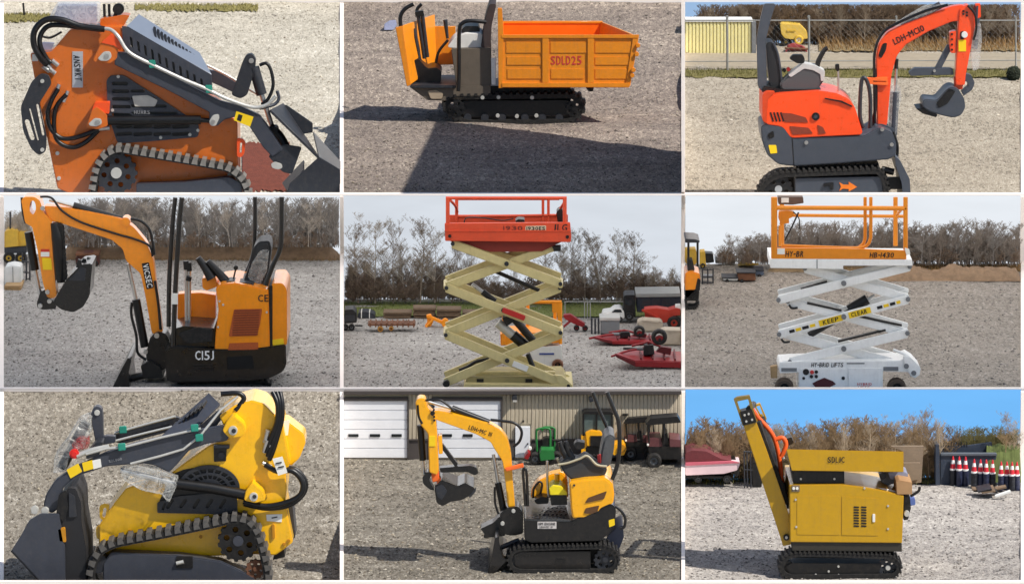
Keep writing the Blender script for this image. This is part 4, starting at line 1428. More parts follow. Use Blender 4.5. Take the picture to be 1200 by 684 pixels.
# chain link fence
yf3 = C3.y_at(250)
f = Thing(C3, 'chain_link_fence', 'galvanised chain link fence with slim posts along the verge', 'fence', (600, 250), yf3)
GALV = mat('galvanised_steel', (158, 158, 154), .5, metal=.5, var=.1)
for x, w in ((162, 4), (447, 4), (752, 3), (1168, 3)):
    p_ = f.tube('post', [(x, 254), (x - 1, 62)], w, GALV, smooth=False)
    f.disc('post_cap', (x - 1, 60), w * 1.4, -.02, .02, GALV, p_, 8)
f.tube('top_rail', [(14, 72), (1185, 72)], 2.2, GALV, smooth=False)
f.tube('mid_wire', [(14, 215), (1185, 211)], 1.6, GALV, smooth=False)
bm = bmesh.new()
for k in range(-8, 80, 1):
    for sgn in (1, -1):
        x0 = 15 + k * 20
        a, b = x0, x0 + sgn * 178
        # clip to the plot
        za, zb = 72, 250
        pts = []
        for q in (0.0, 1.0):
            pass
        t0, t1 = 0.0, 1.0
        if sgn > 0:
            t0, t1 = max(0, (15 - a) / 178), min(1, (1184 - a) / 178)
        else:
            t0, t1 = max(0, (a - 1184) / 178), min(1, (a - 15) / 178)
        if t1 - t0 < .02:
            continue
        A = f.p(a + (b - a) * t0, za + (zb - za) * t0, .01 * sgn)
        B = f.p(a + (b - a) * t1, za + (zb - za) * t1, .01 * sgn)
        add_tube(bm, [A, B], .0005, 3)
o = finish(bm, 'wire_mesh', GALV, f.o, angle=0)
o['kind'] = 'stuff'
# woods
bark3 = mat('brown_bark', (104, 86, 68), .95, var=.3)
bark3b = mat('grey_brown_bark', (134, 120, 102), .95, var=.3)
wood(C3, 'far_wood', 190, 60, 1180, 156, lambda x: 205 if x > 230 else 150 + .2 * x if x > 60 else 90, bark3, 'dense dark brown leafless wood rising behind the red orange excavator', 13.2, 13.85, 3, 1.3, 1.2, .75)
for i, x in enumerate((110, 180, 235, 480, 560, 640, 830, 905, 1060, 1110, 1150)):
    tree(C3, x, 160, 146 + (i % 3) * 3, i % 6, bark3b, 'slim leafless tree at the edge of the wood behind the red orange excavator', 'trees behind the red orange excavator', 13.05 + (i % 4) * .05, i, .8)
f = Thing(C3, 'round_bush', 'dark rounded evergreen bush at the end of the verge', 'bush', (1165, 284), C3.y_at(286))
rg = random.Random(4)
bm = bmesh.new()
for k in range(1300):
    a, u = rg.random() * 6.28, rg.uniform(-1, 1)
    rr = rg.uniform(.75, 1.05)
    q = Vector((math.sqrt(1 - u * u) * math.cos(a) * 24, math.sqrt(1 - u * u) * math.sin(a) * 20, u * 27)) * rr * f.k
    ctr = f.p(1160, 258, .1)
    if PX(f.base + ctr + q) > C3.xr - 1:
        continue
    sz = .016
    e1 = Vector((rg.uniform(-1, 1), rg.uniform(-1, 1), rg.uniform(-1, 1))).normalized() * sz
    e2 = e1.orthogonal().normalized() * sz * .6
    vs = [bm.verts.new(ctr + q + w_) for w_ in (e1, e2, -e1, -e2)]
    bm.faces.new(vs)
finish(bm, 'foliage', mat('dark_evergreen', (38, 46, 30), .8, var=.4, scale=20), f.o, angle=0)
f.tube('stem', [(1160, 286, .1), (1160, 260, .1)], 5, bark3, smooth=False)
# ================================================================== plot 4: orange and black mini excavator
OR4 = mat('golden_orange_paint', (246, 146, 16), .3, var=.05, dirt=.14, coat=.5)
BK4 = mat('gloss_black_paint', (13, 13, 15), .28, var=.2, dirt=.08, coat=.3)
t = Thing(C4, 'mini_excavator', 'golden orange mini excavator with black base and four canopy posts', 'excavator', (780, 685))
pl, tube, disc = t.pl, t.tube, t.disc
t.track([(610, 668), (640, 650), (930, 648), (950, 668), (930, 690), (640, 692)], 8, .22, .45, 40, 4, RUB, r=14)
t.track([(612, 660), (642, 642), (930, 640), (952, 660), (930, 682), (642, 684)], 8, .75, .98, 40, 4, RUB, r=14)
pl('undercarriage', [(650, 640), (930, 640), (920, 672), (660, 672)], .3, .9, BLK)
low = pl('lower_house', rnd([(574, 545), (600, 530), (740, 538), (860, 540), (996, 522), (998, 595), (985, 618), (940, 640), (880, 648), (600, 654), (580, 646)], 10), .03, 1.0, BK4, bv=.014)
t.text('lettering', 'C15J', (713, 560), 64, 32, WINK, .026, parent=low)
for k in range(4):
    pl('vent_slit', rect(672, 592 + k * 8, 716, 596 + k * 8), .022, .032, BLK, low, bv=0)
    pl('vent_slit', rect(712, 592 + k * 8, 742, 596 + k * 8), .022, .032, BLK, low, bv=0)
pl('step_recess', rnd([(790, 566), (880, 560), (886, 606), (792, 610)], 5), .024, .034, mat('matt_black', (14, 14, 15), .9), low, bv=.002)
pl('warning_label', rnd([(950, 506), (988, 500), (990, 526), (952, 536)], 3), .075, .083, YLAB, low, bv=0)
cov = pl('engine_cover', rnd([(752, 326), (772, 312), (820, 308), (936, 332), (941, 542), (748, 544), (752, 480), (762, 400)], 7), .05, .9, OR4, bv=.012)
GRL = mat('copper_grille', (176, 84, 34), .6, var=.2, scale=50)
g = pl('grille', rnd([(816, 400), (914, 398), (906, 452), (896, 492), (798, 494), (806, 450)], 5), .04, .052, GRL, cov, bv=.002)
for k in range(11):
    pl('slat', strip(810 + (10 - k) * 0.6, 405 + k * 8.4, 906 - k * .7, 403 + k * 8.4, 3), .034, .044, mat('dark_copper', (120, 54, 24), .6), g, bv=0)
pl('lower_grille', [(800, 518), (900, 515), (900, 540), (795, 542)], .04, .052, GRL, cov, bv=.002)
t.text('lettering', 'CE', (918, 361), 36, 24, INK, .046, parent=cov)
for q in ((765, 372), (778, 384), (760, 462), (930, 410)):
    disc('bolt', q, 4, .04, .052, ZINC, cov, 8, .001)
rear = pl('counterweight', rnd([(946, 310), (985, 308), (1000, 330), (1001, 524), (948, 538)], 10), .08, .98, OR4, bv=.03)
pl('cover_gap', [(938, 318), (950, 316), (950, 540), (938, 542)], .07, .95, BLK)
# operator place
pl('inner_panel', [(620, 346), (700, 342), (752, 350), (752, 462), (618, 462)], .72, .9, OR4, r=5)
pl('floor', [(598, 470), (640, 458), (748, 466), (750, 530), (590, 532)], .1, .8, BK4, r=4)
pl('floor_mat', rnd([(620, 486), (690, 462), (742, 470), (740, 512), (650, 520)], 6), .06, .1, RUB)
for x, top in ((650, 245), (660, 250)):
    lv = tube('travel_lever', [(x, top, .45), (x, 350, .45), (x + 1, 478, .45)], 6.5, STEEL, smooth=False)
    tube('grip', [(x - 2, top - 14, .45), (x, top + 16, .45)], 10, BLK, lv, smooth=False)
tube('pedal_rod', [(660, 285, .4), (656, 300, .4)], 10, BLK, smooth=False)
for a, b in (((690, 220), (738, 292)), ((724, 232), (798, 316))):
    js = tube('joystick', [(a[0], a[1], .3), ((a[0] + b[0]) / 2, (a[1] + b[1]) / 2 - 3, .3), (b[0], b[1], .3)], [11, 14, 19], BLK)
pl('valve_box', rnd([(704, 292), (750, 284), (760, 320), (720, 335), (706, 325)], 5), .35, .6, OR4)
pl('hand_rest', rnd([(760, 318), (800, 300), (830, 305), (880, 308), (890, 326), (770, 330)], 5), .15, .4, GUN2)
VNL = mat('black_vinyl', (36, 37, 40))
seat = pl('seat_back', rnd([(848, 304), (868, 250), (884, 185), (902, 165), (940, 162), (946, 190), (936, 262), (934, 325), (880, 330)], 10), .3, .78, VNL, bv=.03)
pl('seat_wrap', rnd([(862, 290), (880, 235), (906, 195), (938, 190), (930, 270), (905, 318)], 10), .28, .31, FILM2, seat, bv=.01)
pl('seat_cushion', rnd([(800, 305), (850, 298), (890, 306), (888, 322), (806, 322)], 6), .3, .78, VNL)
tube('throttle', [(822, 258, .35), (814, 294, .35)], 3, BLK, smooth=False)
disc('throttle_knob', (822, 256), 8, .32, .38, BLK, None, 12, .01)
tube('canopy_post', [(611, 10, .12), (600, 120, .12), (590, 300, .12), (588, 460, .12)], 8, BK4)
tube('canopy_post', [(634, 10, .1), (624, 120, .1), (612, 320, .1), (604, 530, .1)], 8.5, BK4)
pl('post_sticker', rect(598, 344, 620, 382), .06, .066, PAPER, bv=0)
tube('canopy_post', [(889, 8, .9), (889, 120, .9), (882, 210, .9), (850, 290, .9)], 7.5, BK4)
tube('canopy_post', [(982, 8, .1), (981, 130, .1), (976, 190, .1), (950, 250, .1), (926, 316, .1)], 8.5, BK4)
# boom assembly
pl('swing_post', rnd([(508, 560), (522, 500), (545, 478), (575, 482), (592, 510), (592, 600), (560, 615), (520, 605)], 10), .38, .7, BK4, bv=.012)
disc('swing_pin', (546, 492), 9, .35, .39, STEEL, None, 14)
disc('swing_pin', (507, 549), 8, .35, .39, STEEL, None, 14)
boom = pl('boom', rnd([(150, 40), (200, 42), (300, 58), (425, 84), (468, 116), (510, 166), (534, 225), (546, 330), (568, 485), (530, 486), (508, 360), (490, 275), (440, 232), (428, 190), (390, 158), (200, 96), (175, 94)], 10), .44, .62, OR4, bv=.012)
pl('logo_plate', [(494, 240), (519, 236), (536, 324), (511, 330)], .434, .442, INK, boom, r=3, bv=0)
t.text('lettering', 'VICSEC', (515, 283), 82, 19, WINK, .431, ang=-79, parent=boom)
stick = pl('stick', rnd([(74, 20), (84, 8), (120, 8), (140, 22), (150, 60), (182, 96), (188, 150), (190, 280), (198, 352), (186, 362), (164, 358), (148, 300), (130, 190), (112, 112), (88, 100)], 8), .4, .66, OR4, holes=[circ(114, 45, 11, 14, 24)])
pl('warning_label', rect(142, 190, 172, 216), .393, .401, mat('red_label', (200, 60, 40), .5), stick, bv=0)
pl('warning_label', rect(142, 200, 172, 216), .39, .396, PAPER, stick, bv=0)
pl('warning_label', [(146, 220), (178, 222), (182, 262), (150, 262)], .393, .401, YLAB, stick, bv=0)
for q in ((148, 48), (202, 302), (172, 372), (140, 388), (165, 340)):
    disc('pin', q, 8, .36, .41, STEEL, None, 12)
c = tube('stick_cylinder', [(255, 40, .53), (425, 90, .53)], 15, HOSE, smooth=False, sides=14)
tube('rod', [(172, 18, .53), (255, 40, .53)], 6, STEEL, c, smooth=False)
disc('pin', (438, 96), 16, .42, .64, OR4, None, 16)
c = tube('boom_cylinder', [(474, 365, .53), (505, 530, .53)], 15, HOSE, smooth=False, sides=14)
tube('rod', [(446, 240, .53), (474, 366, .53)], 7, STEEL, c, smooth=False)
c = tube('bucket_cylinder', [(99, 130, .53), (122, 262, .53)], 15, HOSE, smooth=False, sides=14)
tube('rod', [(122, 262, .53), (140, 350, .53)], 7, STEEL, c, smooth=False)
cov2 = tube('hose_sleeve', [(190, 98, .4), (200, 150, .4), (205, 220, .4), (210, 305, .4)], [14, 21, 20, 17], HOSE)
for k in range(12):
    y = 120 + k * 15
    disc('sleeve_rib', (204 + k * 1.0, y), 20, .36, .44, RUB, cov2, 10, .01)
tube('hose', [(140, 8, .42), (180, 12, .42), (215, 55, .42), (280, 95, .42), (400, 135, .42), (470, 155, .42), (520, 178, .42), (532, 215, .42)], 4, HOSE)
tube('hose', [(455, 84, .42), (490, 92, .42), (520, 120, .42), (532, 165, .42), (538, 210, .42)], 5, HOSE)
tube('hose', [(76, 10, .5), (80, 60, .5), (90, 100, .5)], 5, HOSE)
tube('hose', [(460, 375, .4), (458, 420, .4), (475, 490, .4), (480, 550, .4), (510, 575, .4)], 5, HOSE)
tube('hose', [(540, 300, .42), (552, 380, .42), (560, 470, .42)], 5, HOSE)
bk = pl('bucket', rnd([(186, 372), (230, 300), (280, 245), (322, 240), (316, 300), (312, 352), (290, 392), (255, 411), (215, 402), (196, 388)], 9), .24, .84, BK4, bv=.012)
for k in range(4):
    d = .26 + k * .17
    x, y = 268 + k * 16, 246 - k * 4
    pl('tooth', [(x - 4, y + 8), (x + 4, y - 20), (x + 16, y - 16), (x + 16, y + 8)], d, d + .06, BLK, bk, bv=.002)
pl('bucket_side_plate', rnd([(236, 300), (284, 252), (300, 260), (296, 300)], 4), .23, .242, GUN2, bk)
pl('bucket_link', rnd([(128, 378), (140, 340), (165, 326), (178, 340), (172, 362), (196, 378), (196, 398), (150, 402), (130, 394)], 8), .42, .64, BK4)
pl('blade', rnd([(392, 672), (428, 600), (446, 568), (458, 576), (446, 632), (452, 672), (440, 690), (392, 690)], 4), .05, 1.0, BK4)
tube('blade_arm', [(430, 645, .4), (540, 620, .4)], 13, BK4, smooth=False)
pl('blade_pivot', rnd([(490, 596), (520, 580), (560, 600), (570, 640), (500, 640)], 6), .3, .75, BLK)

# ---- behind: wood, earth bank, parked machine and goods at the left
bark4 = mat('grey_bark', (138, 132, 126), .95, var=.25)
bark4b = mat('grey_bark_pale', (172, 162, 150), .95, var=.25)
wood(C4, 'far_wood', 190, 205, 1180, 180, lambda x: 192 if 340 < x < 640 or x > 880 else 170, bark4, 'dense grey leafless wood behind the golden orange excavator', 3.3, 3.85, 14, 1.0, .9, .4)
wood(C4, 'far_wood', 30, 16, 110, 200, lambda x: 145, bark4b, 'thin grey leafless trees beyond the parked yellow loader', 3.3, 3.8, 15, 1.0)
for i, x in enumerate((395, 440, 475, 520, 690, 745, 800, 920, 1030, 1075, 1120, 1150)):
    tree(C4, x, 178, (160, 166, 168, 164)[i % 4], i % 6, bark4b, 'slim grey leafless tree before the wood behind the golden orange excavator', 'trees behind the golden orange excavator', 3.2 + (i % 3) * .12, i + 20, .75)
wood(C4, 'brush', 150, 205, 1180, 184, lambda x: 62, mat('brown_brush', (118, 100, 84), .95, var=.3), 'low brown brush along the foot of the grey wood', 3.2, 3.8, 77, 1.0, 0, 9)
earth = mat('brown_earth_bank', (134, 110, 86), .95, var=.25, scale=12, bump=1.0)


def bank(cell, name, x0, x1, zyb, zyt, y, m, seed=1, depth=.35, label='long low bank of bare brown earth below the wood'):
    rg = random.Random(seed)
    from mathutils import noise
    bm = bmesh.new()
    nx, ny = 110, 8
    G = []
    for j in range(ny + 1):
        r = []
        for i in range(nx + 1):
            zx = x0 + (x1 - x0) * i / nx
            f = j / ny
            top = zyt + noise.fractal(Vector((zx * .012, seed, 0)), 1, 2, 5) * 16 * (1 if x0 < 700 else .8)
            edge = min(1, min(i, nx - i) / 6 + .25)
            zy = zyb + (top - zyb) * math.sin(f * math.pi / 2) ** .8 * edge
            p = cell.P(zx, zy, y + depth * f)
            p += Vector((0, 0, noise.fractal(Vector((zx * .05, f * 6, seed)), .9, 2, 4) * .018 * (j > 0)))
            r.append(bm.verts.new(p))
        G.append(r)
    for j in range(ny):
        for i in range(nx):
            bm.faces.new((G[j][i], G[j][i + 1], G[j + 1][i + 1], G[j + 1][i]))
    o = finish(bm, name, m, angle=60)
    tag(o, kind='structure')
    return o


bank(C4, 'earth_bank', 210, 1186, 228, 168, C4.y_at(228), earth, 5)
C4.tufts('dead_grass', 232, 215, mat('straw_grey', (140, 118, 88), .9, var=.3, scale=25), 2200, .05, 'dead brown grass along the foot of the earth bank', x0=210, x1=1184, seed=31)
f = Thing(C4, 'parked_loader', 'dull yellow machine parked behind the white sack', 'loader', (50, 250), C4.y_at(250))
YD = mat('dull_yellow_paint', (206, 166, 56), .6, var=.15, dirt=.2)
f.pl('body', rnd([(15, 130), (40, 122), (62, 128), (66, 180), (15, 185)], 4), .0, .4, YD)
f.pl('engine_hood', rnd([(62, 132), (88, 128), (92, 178), (64, 182)], 4), .05, .35, YD)
f.pl('frame', rect(15, 182, 92, 205), .02, .4, GUN2)
f.wheel((72, 222), 20, 0, .12, RUB, YD)
f.wheel((30, 222), 20, 0, .12, RUB, YD)
f.tube('mast', [(36, 60, .1), (36, 126, .1)], 3, GUN2, smooth=False)
f = Thing(C4, 'bulk_sack', 'white bulk sack standing on a wooden pallet', 'sack', (42, 318), 'g')
f.pl('sack', rnd([(15, 254), (40, 248), (72, 252), (74, 310), (15, 316)], 6), .0, .35, mat('white_woven_cloth', (214, 216, 214), .8, var=.08, bump=.4), bv=.03)
f.pl('seam', strip(44, 252, 46, 312, 2), -.006, .0, CONC, bv=0)
f = Thing(C4, 'pallet', 'wooden pallet under the white bulk sack', 'pallet', (45, 338), C4.y_at(332))
for k in range(3):
    f.pl('board', rect(15, 318 + k * 6, 74 - k * 2, 322 + k * 6), -.02 - k * .01, .4, PALLET, bv=.002)
for x in (18, 42, 64):
    f.pl('block', rect(x, 322, x + 9, 336), -.02, .38, PALLET, bv=.002)
f = Thing(C4, 'steel_rack', 'grey steel rack standing beside the white sack', 'rack', (88, 300), C4.y_at(300))
for x in (78, 92, 104):
    f.tube('upright', [(x, 300), (x, 205 + (x - 78))], 3, GUN2, smooth=False)
f.tube('cross_bar', [(76, 232, -.01), (106, 236, -.01)], 2.5, GUN2, smooth=False)
f.tube('cross_bar', [(76, 270, -.01), (106, 272, -.01)], 2.5, GUN2, smooth=False)
f = Thing(C4, 'farm_implement', 'low rusty farm implement on the far gravel beside the bucket', 'implement', (305, 248), C4.y_at(248))
f.pl('frame', rnd([(262, 222), (280, 205), (318, 200), (344, 214), (346, 246), (266, 248)], 5), 0, .2, mat('dark_red_brown', (92, 56, 50), .8, var=.25))
f.pl('deck', rect(262, 206, 346, 214), -.05, .25, RUST)
f.wheel((278, 240), 11, -.06, .0, RUB, RUST)
f.wheel((332, 240), 11, -.06, .0, RUB, RUST)
# ================================================================== plot 5: beige scissor lift with red-orange platform
RO5 = mat('faded_red_orange', (222, 78, 42), .5, var=.08, dirt=.1)
BE5 = mat('beige_paint', (214, 198, 140), .5, var=.07, dirt=.14)
t = Thing(C5, 'scissor_lift', 'raised scissor lift with beige arms and a red orange platform', 'scissor lift', (600, 700))
pl, tube, disc = t.pl, t.tube, t.disc
# platform
toe = pl('platform_side', rnd([(360, 101), (798, 98), (802, 150), (800, 166), (362, 162)], 4), -.06, 0, RO5)
pl('side_rib', rect(360, 124, 801, 130), -.07, -.055, RO5, toe, bv=.003)
pl('platform_far_side', [(372, 72), (790, 70), (790, 120), (372, 122)], .8, .84, RO5)
t.slab('platform_deck', [(366, 152, -.03), (798, 150, -.03), (788, 118, .82), (374, 118, .82)], .03, GUN2)
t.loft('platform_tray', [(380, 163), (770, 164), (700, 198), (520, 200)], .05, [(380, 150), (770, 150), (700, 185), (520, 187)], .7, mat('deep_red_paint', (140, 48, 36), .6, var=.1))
for q in ((378, 145), (788, 148)):
    disc('bolt', q, 6, -.075, -.055, BLK, toe, 10, .002)
t.text('lettering', '1930', (598, 117), 66, 15, mat('dark_red_print', (120, 44, 34), .6), -.064, parent=toe)
pl('model_label', rnd([(642, 110), (714, 108), (714, 126), (642, 127)], 4), -.066, -.06, mat('cream_label', (214, 190, 160), .6), toe, bv=0)
t.text('lettering', '1930ES', (678, 118), 64, 12, INK, -.069, parent=toe)
t.text('lettering', 'JLG', (763, 115), 48, 23, INK, -.064, parent=toe, shear=.08)
# guard rails
for x, d, w in ((371, -.03, 7), (402, .8, 6), (703, .8, 5), (722, .8, 5), (779, -.03, 7)):
    tube('rail_post', [(x, 13, d), (x, 102 if d < 0 else 98, d)], w, RO5, smooth=False)
tube('top_rail', [(364, 12, -.03), (786, 12, -.03)], 5.5, RO5, smooth=False)
tube('far_top_rail', [(400, 16, .8), (760, 16, .8)], 4, RO5, smooth=False)
tube('mid_rail', [(404, 76, .8), (560, 75, .8), (745, 72, .8)], 5, RO5, smooth=False)
tube('side_rail', [(380, 20, -.03), (398, 40, .4), (404, 60, .8)], 5, RO5)
tube('side_rail', [(776, 30, -.03), (760, 55, .4), (750, 74, .8)], 5, RO5)
pl('tool_bag', rnd([(750, 60), (762, 50), (784, 56), (788, 98), (754, 98)], 6), .2, .4, BLK)
pl('control_box', rnd([(606, 92), (618, 86), (638, 88), (640, 98), (612, 100)], 3), .1, .3, BLK)
tube('cable', [(428, 98, .4), (440, 80, .4), (500, 82, .7), (560, 90, .7), (600, 84, .7)], 2, BLK)
pl('junction_box', rnd([(738, 182), (766, 180), (764, 198), (740, 198)], 2), -.02, .1, BLK)
# scissor stages: arms of the near pair and of the far pair
for d, dz, dim in ((0.0, 0, 0), (.45, -22, 0)):
    nm = 'scissor_arm' if d == 0 else 'far_scissor_arm'
    A = [((388, 172), (764, 312)), ((366, 326), (764, 482)), ((364, 490), (792, 668))]
    B = [((366, 322), (742, 182)), ((366, 484), (762, 326)), ((362, 656), (766, 486))]
    for i in range(3):
        for (a, b), dd in ((A[i], d), (B[i], d + .075)):
            sx = -1 if d else 0
            w = 30
            p_ = pl(nm, rnd(strip(a[0], a[1] + dz, b[0], b[1] + dz, w), 5), dd, dd + .06, BE5, bv=.008)
            if d == 0:
                for q in (a, b):
                    disc('end_pin', (q[0], q[1]), 7, dd - .02, dd + .01, GUN2, p_, 10, .002)
        if d == 0:
            m_ = ((A[i][0][0] + A[i][1][0]) / 2, (A[i][0][1] + A[i][1][1]) / 2)
            disc('centre_pin', m_, 8, -.03, .0, GUN2, None, 12)
for (x, y) in ((365, 324), (764, 318), (365, 487), (764, 484)):
    tube('cross_tube', [(x, y, .05), (x, y - 22, .52)], 9, BE5, smooth=False)
pl('arm_label', rnd(strip(598, 588, 650, 608, 20), 2), -.008, .0, PAPER, bv=0)
rb = pl('safety_prop', rnd(strip(562, 402, 640, 432, 18), 5), -.05, -.01, mat('red_paint', (196, 44, 38), .45))
c = tube('lift_cylinder', [(545, 446, .3), (600, 492, .3)], 17, ZINC, smooth=False, sides=14)
tube('barrel', [(598, 488, .3), (642, 526, .3)], 19, BLK, c, smooth=False, sides=14)
tube('lower_cylinder', [(588, 415, .25), (668, 508, .25)], 14, BLK, smooth=False, sides=12)
tube('lower_rod', [(650, 555, .2), (668, 600, .2)], 9, BLK, smooth=False)
tube('upper_strut', [(534, 266, .3), (690, 334, .3)], 7, BLK, smooth=False)
tube('upper_strut', [(456, 312, .3), (500, 345, .3)], 7, STEEL, smooth=False)
tube('strut_sleeve', [(492, 338, .3), (536, 372, .3)], 11, BLK, smooth=False)
pl('valve_block', rnd([(560, 430), (590, 420), (602, 442), (575, 460)], 4), .2, .35, BLK)
tube('hose', [(410, 612, .3), (440, 600, .3), (470, 582, .3), (515, 572, .3)], 6, HOSE)
# chassis
pl('chassis', rnd([(430, 660), (805, 662), (810, 700), (425, 700)], 3), -.02, .75, BE5)
pl('chassis_rail', rect(470, 618, 745, 632), .2, .3, BE5)
pl('chassis_deck', [(440, 636), (770, 632), (790, 662), (430, 662)], .1, .7, mat('dark_beige', (168, 154, 104), .6, var=.1))
for x in (472, 642):
    pl('step_hole', rect(x, 642, x + 24, 660), .09, .12, BLK, bv=0)
pl('corner_bracket', [(742, 628), (770, 632), (806, 664), (760, 664)], -.01, .05, BE5)
disc('roller', (366, 660), 12, .0, .1, BLK, None, 14)
for x in (470, 740):
    t.wheel((x, 690), 24, .0, .14, RUB, CONC)

# ---- second lift behind
OR5 = mat('bright_orange_yellow', (246, 152, 20), .5, var=.07)
t = Thing(C5, 'scissor_lift', 'lowered white scissor lift with orange rails behind the beige arms', 'scissor lift', (690, 612), C5.y_at(612))
pl, tube = t.pl, t.tube
pl('base', rnd([(660, 548), (700, 530), (768, 526), (770, 594), (740, 600), (640, 590)], 5), 0, .5, WHITE)
pl('base_stripe', rect(690, 552, 742, 558), -.008, 0, mat('blue_print', (60, 80, 150), .5), bv=0)
t.wheel((754, 592), 20, -.06, .1, RUST, RUB)
t.wheel((660, 592), 20, -.06, .1, RUST, RUB)
for x, d in ((566, .0), (764, .0), (650, .45), (745, .45)):
    tube('rail_post', [(x, 376, d), (x, 520, d)], 6, OR5, smooth=False)
tube('top_rail', [(562, 374), (768, 374)], 6, OR5, smooth=False)
tube('mid_rail', [(562, 432), (768, 440)], 5, OR5, smooth=False)
pl('gate_panel', rnd([(734, 378), (768, 376), (768, 468), (758, 470), (752, 410), (736, 412)], 3), -.02, .02, OR5)
pl('platform_side', rnd([(554, 486), (764, 478), (768, 516), (556, 526)], 3), 0, .5, OR5)
pl('scissor_stack', [(590, 524), (740, 518), (740, 534), (590, 560)], .1, .4, WHITE)

# ---- yard behind
gr5 = mat('mown_grass', (110, 118, 60), .95, var=.2, scale=10)
C5.band('grass_field', 428, 374, gr5, lift=.002, jag=.02)
C5.tufts('grass_blades', 428, 376, mat('grass_blades_green', (104, 116, 52), .9, var=.35, scale=22), 5000, .035, 'green mown field behind the gravel yard and the stacked timber')
yr = C5.y_at(384)
f = Thing(C5, 'guard_rail', 'long pale guard rail at the far edge of the green field', 'guard rail', (600, 384), yr)
f.pl('rail', rect(10, 366, 1185, 373), 0, .02, mat('pale_galvanised', (168, 166, 160), .6, var=.1), bv=.002)
for k in range(30):
    f.pl('post', rect(22 + k * 40, 366, 26 + k * 40, 384), .02, .04, CONC, bv=0)
bark5 = mat('grey_brown_twigs', (136, 122, 108), .95, var=.25)
bark5b = mat('mid_grey_bark', (160, 148, 134), .95, var=.25)
LBL5 = ('tall leafless grey tree standing clear against the sky beside the scissor lift', 'trees behind the beige scissor lift')
wood(C5, 'far_wood', 180, 12, 1184, 368, lambda x: 110 + 40 * math.sin(x * .006 + .4) if x < 800 else 130 - .05 * (x - 800), bark5, 'dense brown leafless thicket below the tall bare trees', 3.62, 3.88, 25, 1.0, 1.3, .7)
wood(C5, 'brush', 230, 12, 1184, 372, lambda x: 82 + 14 * math.sin(x * .02), mat('dark_brown_brush', (104, 88, 76), .95, var=.3), 'dense dark brown brush between the tall bare trees and the field', 3.4, 3.75, 78, 1.0, 0, 9)
for i, (x, h, v, sx) in enumerate(((60, 265, 1, .8), (118, 285, 3, .8), (180, 272, 5, .7), (222, 205, 0, .8), (275, 280, 1, .85), (325, 250, 3, .75), (385, 225, 2, .8), (440, 180, 0, .8), (700, 215, 1, .8), (760, 190, 0, .8), (800, 245, 5, .8), (850, 228, 3, .85), (905, 240, 2, .8), (960, 235, 5, .85), (1010, 232, 1, .9), (1060, 150, 3, .9), (1120, 120, 2, .9), (1160, 118, 0, .7), (40, 130, 4, .6), (600, 130, 4, .8))):
    tree(C5, x, 372, h * 1.1, v, bark5b if i % 2 else bark5, *LBL5, 3.45 + (i % 4) * .05, i + 50, sx)


def timber(cell, label, x0, x1, y0, y1, nlay, y, cols=3):
    f = Thing(cell, 'timber_stack', label, 'timber', ((x0 + x1) / 2, y1), y)
    h = (y1 - y0) / nlay
    for k in range(nlay):
        f.pl('plank', rect(x0 + (k % 2) * 3, y0 + k * h, x1 - (k * 7 % 5), y0 + (k + .86) * h), (k % 2) * .02, .25, WOODM, bv=.004)
    return f


timber(C5, 'wide stack of brown timber standing left of the second stack', 250, 330, 396, 432, 4, C5.y_at(434))
timber(C5, 'dark brown stack of timber close to the beige lift', 332, 418, 400, 434, 4, C5.y_at(436) - .03)
timber(C5, 'low grey pile of boards on the gravel by the bales', 146, 246, 411, 432, 3, C5.y_at(434) + .02)
timber(C5, 'low dark pile of boards half hidden by the beige arms', 422, 496, 411, 431, 3, C5.y_at(433) - .05)
f = Thing(C5, 'wrapped_bale', 'low pile of goods wrapped in dark film beside the boards', 'bale', (88, 432), 'g')
f.pl('wrap', rnd([(56, 430), (58, 412), (80, 408), (104, 412), (118, 420), (118, 432)], 5), 0, .25, mat('dark_film', (44, 48, 56), .3, var=.3, scale=30, bump=.8))
f.pl('strap', strip(70, 410, 70, 431, 3), -.008, .25, PAPER, bv=0)
f.pl('strap', strip(98, 411, 98, 431, 3), -.008, .25, PAPER, bv=0)
f = Thing(C5, 'utility_cart', 'black utility cart with drawbar at the gravel edge', 'cart', (30, 472), 'g')
f.pl('body', rnd([(10, 402), (40, 400), (52, 412), (54, 446), (10, 450)], 4), .0, .3, BLK)
f.pl('screen', rnd([(12, 420), (46, 420), (48, 440), (12, 442)], 3), -.01, .01, GUN2)
f.tube('drawbar', [(48, 456), (74, 457)], 3, BLK, smooth=False)
f.wheel((36, 462), 11, -.04, .05, RUB, CONC)
f.wheel((14, 462), 11, -.04, .05, RUB, CONC)
f = Thing(C5, 'flat_trailer', 'rusty low harrow frame lying on the gravel', 'harrow', (180, 478), 'g')
f.pl('deck', rect(92, 452, 258, 457), 0, .25, RUST, bv=.002)
for k in range(9):
    f.pl('cross_member', rect(98 + k * 19, 448, 103 + k * 19, 462), -.01, .26, RUST, bv=0)
f.wheel((136, 468), 10, -.03, .03, mat('ochre_rim', (170, 120, 50), .7), RUST)
f.wheel((174, 466), 8, -.03, .03, mat('ochre_rim', (170, 120, 50)), RUST)
f = Thing(C5, 'yellow_implement', 'bright yellow orange tillage implement alone on the gravel', 'implement', (330, 462), 'g')
f.pl('beam', strip(300, 424, 360, 450, 10), 0, .06, OR5, r=2)
f.pl('frame', rnd([(296, 422), (312, 418), (322, 440), (312, 460), (290, 460), (300, 445)], 3), .02, .1, OR5)
f.pl('disc_blade', circ(362, 448, 13, 14, 15), -.02, .06, OR5)
f.tube('leg', [(318, 436), (296, 462)], 4, OR5, smooth=False)
f = Thing(C5, 'hay_rake', 'small red wheeled implement beside the grey crates', 'implement', (815, 476), 'g')
RD5 = mat('implement_red', (140, 16, 24), .38, var=.1, dirt=.1)
